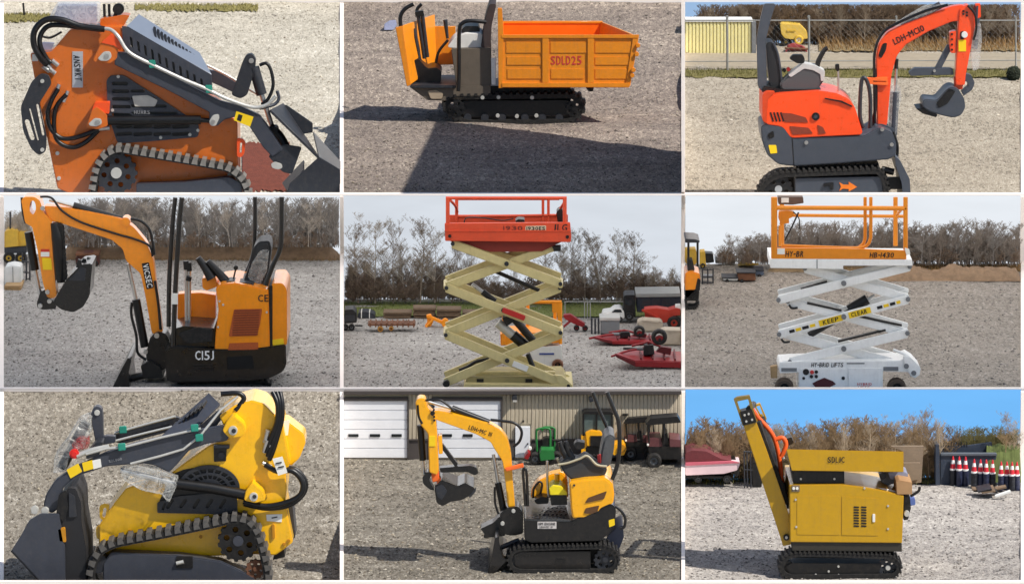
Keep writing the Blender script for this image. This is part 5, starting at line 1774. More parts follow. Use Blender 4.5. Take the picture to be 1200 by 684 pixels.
f.pl('frame', rnd([(772, 420), (800, 418), (826, 436), (850, 450), (846, 464), (810, 450), (780, 434)], 4), 0, .1, RD5)
f.pl('lift_frame', strip(775, 462, 800, 440, 7), 0, .06, RD5)
f.wheel((820, 464), 10, -.04, .04, RUB, RD5)
f.wheel((850, 466), 10, -.02, .06, RUB, RD5)
f = Thing(C5, 'crate', 'grey steel crate standing on the gravel beside the red implement', 'crate', (935, 482), C5.y_at(486))
f.pl('box', rect(905, 440, 970, 484), 0, .3, CONC, bv=.006)
for k in range(3):
    f.pl('slat', rect(870 + k * 12, 432, 876 + k * 12, 486), .0, .05, GUN2, bv=.002)
f.pl('lid', rect(900, 430, 972, 440), -.01, .31, ZINC)
f = Thing(C5, 'parked_car', 'white car parked behind the grey crate', 'car', (945, 438), C5.y_at(448))
f.pl('body', rnd([(908, 428), (912, 412), (940, 408), (952, 398), (975, 396), (986, 410), (988, 432), (910, 436)], 6), .0, .3, WHITE, bv=.02)
f.pl('window', rnd([(942, 410), (954, 401), (974, 400), (980, 410)], 3), -.006, .01, DGLASS, bv=0)
for x in (924, 972):
    f.wheel((x, 434), 9, -.02, .06, RUB, CONC)
f = Thing(C5, 'box_truck', 'black truck with a grey topped box body parked in the yard', 'truck', (1080, 436), C5.y_at(446))
f.pl('cab', rnd([(984, 356), (992, 350), (1024, 350), (1026, 400), (1026, 426), (984, 430)], 4), 0, .35, BLK)
f.pl('windscreen', rnd([(990, 360), (1016, 360), (1016, 384), (990, 384)], 3), -.01, .0, DGLASS, bv=0)
f.pl('box_body', rect(1030, 350, 1182, 410), .05, .5, mat('dark_navy_body', (36, 42, 54), .5, var=.15))
f.pl('roof', rnd([(1026, 346), (1182, 344), (1184, 356), (1026, 358)], 2), .03, .52, mat('pale_grey_roof', (142, 144, 142), .6))
for x in (1050, 1085, 1120):
    f.pl('panel', rect(x, 364, x + 26, 404), .04, .055, GUN2, bv=.003)
for x in (1004, 1140):
    f.wheel((x, 424), 15, -.03, .1, RUB, CONC)
f.pl('bonnet', rnd([(968, 408), (984, 396), (1000, 400), (1000, 432), (968, 434)], 4), .05, .3, BLK)
f = Thing(C5, 'farm_tractor', 'red orange tractor behind the pale stone blocks', 'tractor', (1120, 470), C5.y_at(468))
TR5 = mat('tractor_red_orange', (176, 50, 30), .5, var=.1)
f.pl('hood', rnd([(1056, 400), (1100, 396), (1140, 402), (1160, 420), (1150, 446), (1062, 446)], 4), 0, .2, TR5)
f.pl('loader_arm', strip(1048, 402, 1110, 432, 8), -.03, .0, TR5)
f.pl('fender', rnd([(1138, 404), (1165, 396), (1183, 400), (1183, 420), (1150, 425)], 4), 0, .22, TR5)
f.wheel((1160, 446), 24, -.05, .08, RUB, TR5)
f.wheel((1080, 454), 16, -.04, .08, RUB, TR5)
f.pl('white_tank', rnd([(1164, 388), (1184, 386), (1184, 404), (1166, 404)], 4), .05, .2, WHITE)
for lab, poly in (('pale rough stone block between the crate and the second block', [(1032, 446), (1050, 438), (1112, 442), (1122, 450), (1120, 478), (1034, 480)]), ('pale rough stone block with a mower wheel resting beside it', [(1112, 478), (1125, 472), (1184, 474), (1185, 526), (1114, 524)])):
    f = Thing(C5, 'stone_block', lab, 'stone block', ((poly[0][0] + 40), 482 if poly[0][0] < 1100 else 528), 'g')
    f.pl('block', rnd(poly, 6), 0, .25, STONE, bv=.015)
    f.pl('chipped_top', rnd([(poly[1][0], poly[1][1] - 1), (poly[2][0], poly[2][1] - 1), (poly[2][0] - 6, poly[2][1] + 5), (poly[1][0] + 6, poly[1][1] + 5)], 2), -.01, .2, STONE)


def mower(label, base, x0, x1, ytop, ybot, slant, wheel_at, cut=9999):
    """pull-type rotary mower: low stepped deck, skirts, A-frame, gearbox, drive shaft and tail wheel"""
    f = Thing(C5, 'rotary_mower', label, 'mower', base, 'g')
    w, h = x1 - x0, ybot - ytop
    X = lambda u: min(x0 + u * w, cut)
    Y = lambda u, v: ytop + v * h + slant * u
    DR = mat('dark_mower_red', (96, 12, 18), .5)
    f.slab('deck', [(X(0), Y(0, .55), 0), (X(.3), Y(.3, .8), 0), (X(1), Y(1, .78), 0), (X(1), Y(1, .4), .55), (X(.15), Y(.15, .4), .55)], .025, RD5)
    f.pl('skirt', [(X(0), Y(0, .56)), (X(.3), Y(.3, .8)), (X(.31), Y(.31, 1.0)), (X(.02), Y(.02, .66))], -.02, .0, DR, bv=.003)
    f.pl('skirt', [(X(.3), Y(.3, .8)), (X(1), Y(1, .78)), (X(1), Y(1, 1.0)), (X(.31), Y(.31, 1.0))], -.03, .0, RD5, bv=.004)
    for u in (.38, .56, .74, .9):
        f.slab('deck_rib', [(X(u), Y(u, .74), .04), (X(u + .025), Y(u, .74), .04), (X(u + .01), Y(u, .36), .5), (X(u - .015), Y(u, .36), .5)], .06, DR)
    f.tube('drawbar', [(X(-.06), Y(0, .62), .1), (X(.2), Y(.2, .38), .2), (X(.5), Y(.5, .22), .3)], 4, RD5, smooth=False)
    f.tube('frame_bar', [(X(.25), Y(.25, .2), .3), (X(.5), Y(.5, .02), .3), (X(.8), Y(.8, .3), .3)], 4, RD5, smooth=False)
    f.tube('frame_bar', [(X(.5), Y(.5, .02), .3), (X(.52), Y(.52, .5), .3)], 3.5, RD5, smooth=False)
    f.tube('drive_shaft', [(X(.12), Y(.12, .3), .25), (X(.46), Y(.46, .3), .25)], 4.5, BLK, smooth=False)
    f.tube('shaft_cover', [(X(.3), Y(.3, .3), .25), (X(.42), Y(.42, .3), .25)], 6, CONC, smooth=False)
    f.pl('gearbox', rnd([(X(.44), Y(.44, .18)), (X(.58), Y(.58, .14)), (X(.6), Y(.6, .5)), (X(.43), Y(.43, .55))], 3), .2, .36, BLK)
    f.pl('chain_guard', rnd([(X(.62), Y(.62, .4)), (X(.7), Y(.7, .2)), (X(.86), Y(.86, .25)), (X(.84), Y(.84, .52))], 3), .22, .3, DR)
    f.wheel(wheel_at[0], wheel_at[1], .14, .24, RUB, RD5)
    return f


mower('dark red rotary mower lying before the pale stone blocks', (980, 524), 878, 1096, 470, 520, 4, ((1040, 486), 20))
mower('bright red rotary mower with an upright black tyre on its deck', (1080, 606), 955, 1184, 508, 598, 6, ((1110, 506), 28), 1184)
f = Thing(C5, 'mesh_gate', 'slim grey chain link gate posts beside the green field', 'gate', (860, 440), C5.y_at(440))
for x in (780, 848, 858, 868):
    f.tube('post', [(x, 440), (x, 372)], 2, GALV, smooth=False)
f.tube('top_bar', [(778, 373), (985, 373)], 1.6, GALV, smooth=False)
# ================================================================== plot 6: white scissor lift with orange platform
OR6 = mat('dark_amber_paint', (226, 136, 16), .45, var=.06, dirt=.08)
WH6 = mat('lift_white_paint', (244, 244, 241), .4, var=.04, dirt=.12)
t = Thing(C6, 'scissor_lift', 'white scissor lift with amber platform and yellow keep clear sticker', 'scissor lift', (570, 705))
pl, tube, disc = t.pl, t.tube, t.disc
toe = pl('platform_side', rnd([(315, 186), (560, 188), (786, 196), (786, 226), (315, 224)], 3), -.05, .0, OR6)
pl('sticker', rect(336, 188, 362, 208), -.056, -.05, PAPER, toe, bv=0)
t.text('lettering', 'HY-BR', (395, 207), 62, 20, INK, -.054, parent=toe, shear=.25)
t.text('lettering', 'HB-1430', (700, 211), 84, 18, INK, -.054, parent=toe, shear=.25)
deck = pl('deck', rnd([(312, 224), (806, 227), (808, 248), (566, 248), (566, 260), (312, 256)], 2), -.06, .7, WH6, bv=.006)
pl('deck_joint', rect(473, 226, 476, 258), -.064, -.058, CONC, deck, bv=0)
pl('extension_deck', rect(330, 238, 790, 246), .0, .65, CONC)
pl('deck_lug', rnd([(780, 186), (796, 190), (800, 208), (786, 212)], 3), -.07, -.05, PAPER, toe, bv=0)
for x, d, w in ((325, -.02, 11), (352, .62, 8), (748, .62, 8), (783, -.02, 8)):
    tube('rail_post', [(x, 9, d), (x, 192 if d < 0 else 178, d)], w, OR6, smooth=False)
tube('top_rail', [(330, 46, -.02), (786, 48, -.02)], 8, OR6, smooth=False)
tube('mid_rail', [(372, 72, .62), (560, 74, .62), (782, 76, .62)], 6, OR6, smooth=False)
tube('gate_tube', [(642, 9, .1), (642, 120, .1), (640, 160, .1), (625, 180, .1), (590, 186, .1), (350, 178, .1)], 6, OR6)
tube('gate_tube', [(662, 9, .05), (662, 120, .05), (660, 155, .05), (646, 178, .05), (610, 188, .05), (560, 188, .05)], 6, OR6)
tube('end_brace', [(770, 50, -.02), (752, 72, .5)], 5, OR6, smooth=False)
BRN = mat('brown_control_panel', (96, 74, 62), .6, var=.2)
cb = pl('control_box', rnd([(338, 9), (426, 9), (428, 30), (390, 36), (340, 34)], 3), .1, .25, BRN)
pl('control_plate', rect(350, 12, 376, 28), .09, .1, PAPER, cb, bv=0)
pl('control_bracket', rnd([(342, 60), (372, 56), (396, 62), (388, 80), (376, 84), (378, 100), (350, 104), (340, 84)], 4), .1, .2, OR6)
tube('cable', [(410, 62, .1), (388, 110, .1), (362, 160, .1)], 3, BLK, smooth=False)
tube('cable', [(392, 60, .1), (412, 85, .1), (412, 120, .1)], 2, BLK)
tube('kick_plate_bar', [(345, 108, .5), (345, 180, .5)], 5, OR6, smooth=False)
# scissor
Ast = [((340, 368), (798, 252)), ((342, 488), (792, 366)), ((380, 584), (790, 484))]
Bst = [((432, 258), (792, 364)), ((372, 372), (790, 484)), ((360, 486), (760, 592))]
for d, dz in ((0.0, 0), (.4, -20)):
    nm = 'scissor_arm' if d == 0 else 'far_scissor_arm'
    for i in range(3):
        for (a, b), dd in ((Ast[i], d), (Bst[i], d + .07)):
            if d and i == 2 and dd == d:
                continue
            p_ = pl(nm, rnd(strip(a[0], a[1] + dz, b[0], b[1] + dz, 30), 6), dd, dd + .055, WH6, bv=.008)
            if d == 0:
                for q in (a, b):
                    disc('end_pin', q, 8, dd - .025, dd + .01, CONC, p_, 12, .002)
            if i == 1 and d == 0 and dd == 0:
                L = Vector((b[0] - a[0], b[1] - a[1]))
                an = math.degrees(math.atan2(-L.y, L.x))
                for f0, f1 in ((.31, .49), (.54, .71)):
                    q0, q1 = Vector(a) + L * f0, Vector(a) + L * f1
                    pl('yellow_sticker', strip(q0.x, q0.y, q1.x, q1.y, 21), -.006, .0, YLAB, p_, bv=0)
                for f_, w_ in ((.40, 'KEEP'), (.62, 'CLEAR')):
                    q0 = Vector(a) + L * f_
                    t.text('lettering', w_, (q0.x, q0.y), 56, 15, INK, -.009, ang=an, parent=p_, shear=.1)
                for f0, f1, mm in ((.08, .12, INK), (.13, .17, YLAB), (.18, .23, INK), (.24, .28, YLAB), (.76, .80, INK), (.81, .85, YLAB), (.86, .90, INK), (.91, .94, YLAB)):
                    q0, q1 = Vector(a) + L * f0, Vector(a) + L * f1
                    pl('hazard_stripe', strip(q0.x, q0.y, q1.x, q1.y, 10), -.006, .0, mm, p_, bv=0)
        if d == 0:
            m_ = ((Ast[i][0][0] + Ast[i][1][0]) / 2, (Ast[i][0][1] + Ast[i][1][1]) / 2)
            disc('centre_pin', (568, m_[1] + (568 - m_[0]) * (Ast[i][1][1] - Ast[i][0][1]) / (Ast[i][1][0] - Ast[i][0][0])), 9, -.035, .0, CONC, None, 12)
for (a, b) in (((418, 330), (510, 304)), ((440, 378), (560, 404)), ((548, 512), (714, 472)), ((600, 420), (770, 456))):
    pl('wear_strip', strip(a[0], a[1], b[0], b[1], 7), .06, .12, BLK, bv=0)
c = tube('lift_cylinder', [(446, 490, .25), (650, 372, .25)], 12, BLK, smooth=False, sides=12)
tube('sleeve', [(585, 402, .25), (650, 364, .25)], 19, BLK, c, smooth=False, sides=12)
tube('rod', [(650, 366, .25), (676, 350, .25)], 5, STEEL, c, smooth=False)
for q in ((395, 392), (368, 510)):
    tube('hook', [(q[0] - 18, q[1] - 8, .05), (q[0] - 8, q[1] + 4, .05), (q[0] + 12, q[1] + 2, .05)], 4, BLK)
# chassis
ch = pl('chassis', rnd([(345, 584), (420, 580), (760, 578), (790, 566), (812, 580), (836, 606), (832, 628), (816, 640), (800, 632), (792, 618), (704, 616), (704, 690), (410, 690), (410, 620), (346, 622), (340, 606), (342, 592)], 3), -.05, .42, WH6, bv=.012)
pl('chassis_top', rnd([(352, 580), (380, 576), (720, 574), (764, 578), (760, 590), (350, 592)], 3), .0, .38, WH6)
t.text('lettering', 'HY-BRID LIFTS', (510, 593), 112, 15, INK, -.056, parent=ch, shear=.25)
pl('fine_print', rect(578, 586, 640, 590), -.056, -.05, CONC, ch, bv=0)
pl('panel_door', rect(584, 604, 698, 690), -.062, -.05, WH6, ch, bv=.003)
pl('control_door', rect(414, 606, 580, 690), -.06, -.05, WH6, ch, bv=.003)
pl('recess', rect(350, 604, 404, 616), -.056, -.05, CONC, ch, bv=0)
pl('recess', rect(706, 600, 758, 614), -.056, -.05, CONC, ch, bv=0)
pl('hazard_decal', [(458, 658), (476, 648), (500, 638), (530, 650), (540, 660), (516, 672), (470, 672)], -.068, -.06, mat('maroon_print', (78, 24, 28), .6), ch, bv=0)
t.text('lettering', 'HYBRID', (640, 660), 50, 9, RINK, -.066, parent=ch)
t.text('lettering', 'LIFTS', (638, 671), 40, 8, RINK, -.066, parent=ch)
for q, r, mm in (((436, 618), 11, BLK), ((457, 619), 7, RINK), ((472, 618), 6, BLK), ((455, 634), 6, BLK), ((472, 634), 6, BLK), ((428, 640), 5, BLK), ((566, 640), 6, BLK)):
    disc('switch', q, r, -.075, -.058, mm, ch, 12, .003)
pl('nose_plate', rnd([(772, 560), (800, 566), (836, 602), (828, 630), (806, 636), (784, 600)], 8), -.075, -.05, WH6, ch)
for q in ((786, 598), (812, 622)):
    disc('nose_bolt', q, 9, -.09, -.07, CONC, ch, 12)
tube('nose_tube', [(740, 540, .0), (790, 562, .0), (808, 590, .0)], 5, WH6)
for x in (360, 752):
    t.wheel((x, 672), 33, -.06, .1, mat('brown_dusty_tyre', (78, 66, 56), .85, var=.2), RUB)
pl('ladder_corner', rnd([(312, 600), (336, 596), (336, 640), (314, 640)], 3), -.04, .05, PALLET)

# ---- behind
bark6 = mat('dark_grey_bark', (132, 122, 112), .95, var=.25)
wood(C6, 'far_wood', 190, 130, 1184, 240, lambda x: 70 + (x - 130) * .25 if x < 330 else (145 if x < 560 else 150 + 10 * math.sin(x * .02)), bark6, 'dense dark leafless wood along the horizon behind the white lift', 3.45, 3.86, 36, 1.3, 1.3, .7)
wood(C6, 'brush', 150, 140, 1184, 242, lambda x: 60, mat('brown_brush', (118, 100, 84)), 'low brown brush in front of the dark wood behind the white lift', 3.4, 3.8, 79, 1.0, 0, 9)
for i, (x, h) in enumerate(((160, 110), (195, 100), (240, 100), (275, 112), (440, 140), (480, 148), (520, 150), (600, 160), (680, 155), (840, 148), (900, 140), (960, 155), (1020, 142), (1090, 150), (1150, 148))):
    tree(C6, x, 238, h, i % 6, bark4 if i % 2 else bark6, 'slim dark leafless tree in the wood behind the white scissor lift', 'trees behind the white scissor lift', 3.36 + (i % 3) * .05, i + 90, .9)
bank(C6, 'earth_bank', 640, 1186, 302, 252, C6.y_at(302), earth, 9)
bank(C6, 'earth_bank', 300, 660, 270, 250, C6.y_at(272), mat('dry_earth_bank', (128, 108, 80), .95, var=.25, scale=12, bump=1.0), 12, .2)
C6.tufts('dead_grass', 272, 248, mat('straw', (150, 118, 74)), 2600, .06, 'dead straw coloured grass along the earth bank behind the white lift', x0=560, x1=1184, seed=33)
f = Thing(C6, 'mini_excavator', 'rear of a yellow mini excavator with canopy, cut by the strip', 'excavator', (40, 398), 'g')
f.pl('canopy', rnd([(15, 154), (50, 156), (66, 162), (64, 168), (15, 168)], 3), 0, .5, GUN2)
for x in (26, 58):
    f.tube('canopy_post', [(x, 166, .05), (x, 250, .05)], 4, BLK, smooth=False)
f.pl('engine_cover', rnd([(15, 272), (40, 268), (66, 276), (68, 300), (66, 334), (15, 336)], 6), 0, .5, OR4, bv=.02)
f.pl('lower_house', rnd([(15, 334), (66, 334), (68, 296), (58, 290), (50, 330), (20, 360)], 4), -.01, .4, BLK)
f.pl('base', rnd([(15, 334), (64, 334), (62, 366), (15, 368)], 4), .02, .45, BLK)
f.track([(15, 372), (20, 364), (54, 364), (64, 380), (54, 396), (20, 396)], 6, -.02, .2, 16, 3, RUB, r=8)
f.pl('seat', rnd([(22, 230), (40, 226), (48, 262), (40, 276), (24, 272)], 5), .1, .3, VNL)
f.pl('yellow_mast', rnd([(15, 192), (52, 190), (60, 230), (50, 245), (15, 240)], 4), .3, .5, YD)
f = Thing(C6, 'forklift', 'dull yellow forklift frame standing behind the cut off excavator', 'forklift', (80, 256), C6.y_at(262))
f.pl('frame', rnd([(66, 200), (84, 198), (88, 250), (66, 252)], 3), 0, .2, YD)
f.pl('hood', rnd([(84, 204), (112, 206), (116, 236), (88, 240)], 3), .02, .2, BLK)
f.wheel((76, 248), 9, -.03, .04, RUB, YD)
f = Thing(C6, 'rock_pile', 'pale yellow heap of gravel and boards in the far yard', 'heap', (215, 248), C6.y_at(256))
f.loft('heap', rnd([(196, 248), (206, 232), (222, 218), (240, 228), (262, 246)], 5), 0, rnd([(200, 246), (210, 232), (224, 222), (238, 230), (256, 244)], 5), .2, mat('pale_ochre_heap', (178, 156, 96), .9, var=.25, scale=30, bump=.8))
f.pl('board', rect(226, 240, 272, 246), -.05, .0, mat('yellow_board', (196, 160, 70), .8))
f = Thing(C6, 'metal_sheet_pile', 'bluish grey roof of a low shed behind the yard goods', 'shed', (155, 238), C6.y_at(248))
f.pl('roof', rnd([(118, 218), (185, 214), (192, 228), (118, 230)], 2), 0, .3, mat('blue_grey_sheet', (150, 160, 170), .5))
f.pl('wall', rect(120, 228, 190, 240), .02, .28, CONC)
for lab, x0, x1, y0, y1, col in (('open grey steel rack standing on the far gravel', 75, 112, 258, 312, GUN2), ('low white and dark trailer bed on the far gravel', 145, 200, 288, 302, WHITE), ('rusty brown skip with a dark end on the far gravel', 196, 262, 270, 302, RUST), ('small blue grey tank beside the rusty skip', 258, 290, 262, 284, mat('blue_grey_tank', (92, 104, 124), .6))):
    f = Thing(C6, lab.split(' on ')[0].split(' with ')[0].split(' standing')[0].split(' beside')[0].replace(' ', '_'), lab, lab.split()[2] if col in (GUN2,) else ('trailer' if col is WHITE else 'skip' if col is RUST else 'tank'), ((x0 + x1) / 2, y1), 'g')
    if col is GUN2:
        for x in (x0, (x0 + x1) / 2, x1):
            f.tube('upright', [(x, y1), (x, y0)], 2.5, col, smooth=False)
        for y in (y0 + 4, (y0 + y1) / 2, y1 - 6):
            f.tube('shelf_bar', [(x0, y), (x1, y)], 2, col, smooth=False)
        f.pl('shelf', rect(x0, y1 - 26, x1, y1 - 20), 0, .2, CONC)
    else:
        f.pl('body', rnd([(x0, y0 + 4), (x0 + 8, y0), (x1 - 4, y0 + 2), (x1, y1 - 6), (x1 - 6, y1 - 2), (x0 + 4, y1 - 3)], 3), 0, .25, col)
        f.pl('rim', rnd([(x0 - 2, y0), (x1, y0 + 1), (x1, y0 + 5), (x0 - 2, y0 + 4)], 1), -.02, .27, GUN2)
        f.wheel((x0 + 16, y1 - 2), 6, -.04, .02, RUB, CONC)
# ================================================================== plot 7: yellow compact track loader
YE7 = mat('bright_yellow_paint', (250, 190, 8), .28, var=.05, dirt=.12, coat=.5)
t = Thing(C7, 'track_loader', 'bright yellow compact track loader with charcoal arms wrapped in film', 'track loader', (640, 722))
pl, tube, disc = t.pl, t.tube, t.disc
body = pl('body', rnd([(764, 100), (820, 60), (880, 44), (920, 56), (945, 82), (985, 118), (1000, 200), (1012, 262), (996, 300), (1000, 350), (994, 400), (1022, 538), (985, 566), (960, 584), (900, 580), (640, 590), (345, 600), (345, 480), (400, 400), (440, 350), (590, 302), (660, 250), (730, 200), (800, 176)], 8), .27, .9, YE7, bv=.012)
for q in ((1006, 534), (990, 546), (452, 500), (700, 520), (818, 98)):
    disc('bolt', q, 6, .255, .275, mat('amber_bolt', (190, 130, 20), .5), body, 10, .002)
pl('rear_door', rnd([(982, 118), (1000, 116), (1060, 162), (1066, 192), (1044, 246), (1012, 275), (990, 240)], 10), .45, .8, YE7, bv=.012)
pl('rear_bumper', rnd([(1002, 420), (1020, 412), (1030, 520), (1010, 540)], 4), .5, .85, GUN2)
pl('tail_block', rnd([(960, 575), (990, 562), (994, 590), (950, 600)], 4), .4, .8, BLK)
b1 = pl('arm_bracket', rnd([(775, 150), (790, 120), (812, 95), (850, 128), (858, 158), (840, 172), (800, 176)], 8), .08, .28, YE7)
disc('pin', (812, 150), 16, .05, .09, ZINC, b1, 14)
disc('pin_core', (815, 151), 8, .04, .06, GUN2, b1, 12)
b2 = pl('cylinder_bracket', rnd([(850, 392), (856, 362), (880, 330), (918, 362), (926, 392), (890, 402)], 8), .08, .28, YE7)
disc('pin', (884, 381), 15, .05, .09, ZINC, b2, 14)
disc('pin_core', (887, 380), 7, .04, .06, GUN2, b2, 12)
# round grille and lower grille
pl('grille_backing', rnd([(600, 302), (640, 285), (730, 270), (800, 290), (828, 340), (826, 440), (550, 436), (552, 402)], 12), .262, .27, BLK, bv=0)
hs = []
for k in range(9):
    a0 = RAD(200 + k * 17)
    for r0, r1 in ((48, 66), (78, 96)):
        hs.append([(728 + r * math.cos(a0 + s_) * 1.0, 352 + r * math.sin(a0 + s_) * .72) for r, s_ in ((r0, 0), (r1, 0), (r1, .22), (r0, .22))])
grl = pl('round_grille', [(728 + 108 * math.cos(RAD(a)), 352 + 82 * math.sin(RAD(a))) for a in range(180, 366, 6)], .235, .26, GUN2, holes=hs)
hs = [slot(585 + k * 46, 416 - (k % 2) * 2, 600 + k * 46, 392, 12) for k in range(5)] + [slot(568, 422, 575, 405, 9)]
pl('lower_grille', rnd([(548, 400), (620, 378), (826, 360), (828, 442), (548, 436)], 6), .235, .26, GUN2, holes=hs)
pl('inspection_port', rnd([(745, 206), (798, 202), (800, 212), (790, 214), (788, 256), (746, 258)], 3), .255, .272, BLK, bv=.002)
pl('port_hood', rect(745, 200, 800, 210), .22, .27, GUN, bv=.003)
disc('port_valve', (772, 236), 12, .235, .26, GUN2, None, 12)
# bonnet
hs = [rnd(strip(640 + (k % 9) * 9, 118 - (k % 9) * 7, 655 + (k % 9) * 9, 100 - (k % 9) * 7 + 32, 5), 1) for k in range(9)]
bt = t.slab('bonnet_top', [(560, 172, .35), (690, 138, .35), (768, 60, .9), (728, 20, .9)], .02, GUN)
for k in range(9):
    x, y = 598 + k * 13, 130 - k * 9.5
    t.slab('vent_slot', [(x, y + 16, .52), (x + 6, y + 14, .52), (x + 20, y - 8, .7), (x + 14, y - 6, .7)], .026, BLK, bt, bv=0)
pl('bonnet_side', rnd([(556, 172), (690, 140), (762, 78), (780, 100), (720, 180), (640, 230), (590, 240)], 5), .3, .34, GUN2)
# arms
arm = pl('lift_arm', rnd([(786, 132), (800, 172), (790, 186), (720, 196), (660, 218), (622, 262), (590, 296), (540, 272), (500, 264), (372, 274), (262, 310), (220, 350), (205, 420), (180, 440), (150, 412), (160, 372), (192, 322), (262, 276), (372, 226), (480, 192), (640, 158)], 10), .1, .2, GUN, bv=.014)
pl('warning_label', [(232, 286), (272, 264), (286, 292), (246, 316)], .092, .1, YLAB, arm, r=2, bv=0)
pl('warning_label', [(286, 262), (322, 252), (326, 282), (292, 292)], .092, .1, YLAB, arm, r=2, bv=0)
pl('paper_label', [(322, 254), (350, 248), (354, 276), (326, 284)], .092, .1, PAPER, arm, bv=0)
t.text('lettering', 'SDL800', (402, 252), 46, 9, mat('grey_print', (150, 150, 152)), .094, ang=12, parent=arm)
pl('far_lift_arm', rnd([(396, 160), (612, 102), (640, 112), (640, 140), (430, 196), (400, 190)], 6), .85, .93, GUN2)
for pts in ([(400, 158, .8), (500, 130, .8), (612, 100, .8)], [(400, 186, .5), (500, 160, .5), (600, 136, .5)], [(300, 232, .08), (372, 212, .08), (430, 208, .08), (560, 174, .08), (700, 142, .08)], [(455, 265, .08), (560, 238, .08), (640, 214, .08), (700, 165, .1), (770, 78, .15), (830, 30, .2)]):
    tube('steel_line', pts, 4.5, ZINC, smooth=False)
for q, d in (((428, 148), .76), ((424, 208), .04), ((678, 142), .04), ((694, 176), .05)):
    pl('line_clip', rnd([(q[0] - 14, q[1] - 11), (q[0] + 12, q[1] - 13), (q[0] + 14, q[1] + 10), (q[0] - 12, q[1] + 13)], 4), d, d + .05, TEAL)
lk = pl('dump_link', rnd([(316, 100), (322, 74), (338, 64), (354, 72), (358, 100), (360, 196), (334, 198)], 9), .42, .55, GUN)
disc('pin', (338, 88), 10, .4, .43, ZINC, lk, 12)
pl('link_bar', rnd([(340, 178), (372, 168), (402, 170), (402, 192), (350, 200)], 5), .44, .54, GUN)
pl('link_arm', rnd([(334, 190), (360, 190), (345, 236), (300, 250), (300, 236)], 5), .2, .5, GUN2)
cyl = tube('lift_cylinder', [(610, 334, .16), (740, 350, .16), (862, 374, .16)], 19, HOSE, smooth=False, sides=16)
tube('rod', [(420, 288, .16), (612, 334, .16)], 11, STEEL, cyl, smooth=False)
# film wraps
def crumple(name, poly, d0, d1, m, seed):
    o = pl(name, rnd(poly, 10, 4), d0, d1, m, bv=.03)
    rg_ = random.Random(seed)
    bm_ = bmesh.new()
    bm_.from_mesh(o.data)
    bmesh.ops.triangulate(bm_, faces=bm_.faces)
    bmesh.ops.subdivide_edges(bm_, edges=bm_.edges, cuts=2, use_grid_fill=True)
    for v_ in bm_.verts:
        v_.co += Vector((rg_.uniform(-1, 1), rg_.uniform(-1, 1), rg_.uniform(-1, 1))) * .006
    bm_.to_mesh(o.data)
    bm_.free()
    return o


crumple('film_wrap', [(415, 290), (470, 270), (560, 292), (620, 318), (612, 350), (590, 402), (560, 370), (500, 360), (440, 330)], .06, .24, FILM2, 1)
crumple('film_wrap', [(184, 300), (190, 240), (236, 180), (270, 120), (318, 100), (318, 150), (290, 210), (240, 240), (230, 290)], .3, .6, FILM2, 2)
tube('dump_cylinder', [(215, 280, .45), (300, 120, .45)], 18, GUN2, smooth=False, sides=12)
disc('red_cap', (258, 232), 17, .06, .12, mat('red_plastic', (214, 40, 34), .4), None, 14, .02)
crumple('red_net', [(246, 206), (270, 180), (310, 180), (306, 212), (270, 224)], .2, .4, clear_film('red_film', (200, 60, 60), .3), 3)
tube('hose_bundle', [(268, 238, .1), (320, 218, .1), (380, 205, .1)], 9, ZINC)
# hoses at the back
tube('hose', [(770, 22, .3), (830, 20, .3), (850, 40, .3), (820, 80, .28)], 9, HOSE)
for dx in (0, 14, 26):
    tube('hose', [(950 + dx, 15, .25), (968 + dx * .6, 60, .2), (965 + dx * .6, 120, .2), (940 + dx * .5, 190 + dx, .22), (928 + dx * .4, 225 + dx, .24)], 9, HOSE)
for q in ((928, 178), (926, 212), (940, 228)):
    tube('hose_fitting', [(q[0] - 4, q[1] + 12, .25), (q[0] + 6, q[1] - 30, .22)], 9, STEEL, smooth=False)
tube('hose', [(925, 268, .24), (965, 290, .2), (1020, 290, .2), (1055, 330, .2), (1045, 375, .2), (990, 402, .2), (920, 412, .2), (848, 396, .2)], 10, HOSE)
tube('hose', [(985, 280, .3), (1030, 285, .3), (1062, 320, .3), (1060, 365, .3), (1010, 408, .25), (930, 420, .22), (850, 404, .2)], 9, HOSE)
tube('hose_fitting', [(915, 262, .24), (946, 276, .24)], 8, STEEL, smooth=False)
pl('tag_card', [(950, 248), (984, 240), (1002, 296), (970, 306)], .14, .15, PAPER, bv=0)
pl('tag_card', [(972, 120), (1010, 112), (1004, 165), (976, 170)], .4, .41, PAPER, bv=0)
pl('tag_card', [(928, 442), (984, 440), (982, 468), (930, 464)], .262, .27, PAPER, bv=0)
for c_, y_ in ((970, 262), (978, 276), (955, 452)):
    pl('printed_line', strip(c_ - 8, y_ + 2, c_ + 12, y_ - 2, 4), .13 if y_ < 300 else .258, .139 if y_ < 300 else .263, INK, bv=0)
pl('rear_slot', slot(952, 480, 954, 522, 10), .25, .272, mat('amber_bolt', (190, 130, 20)), bv=.002)
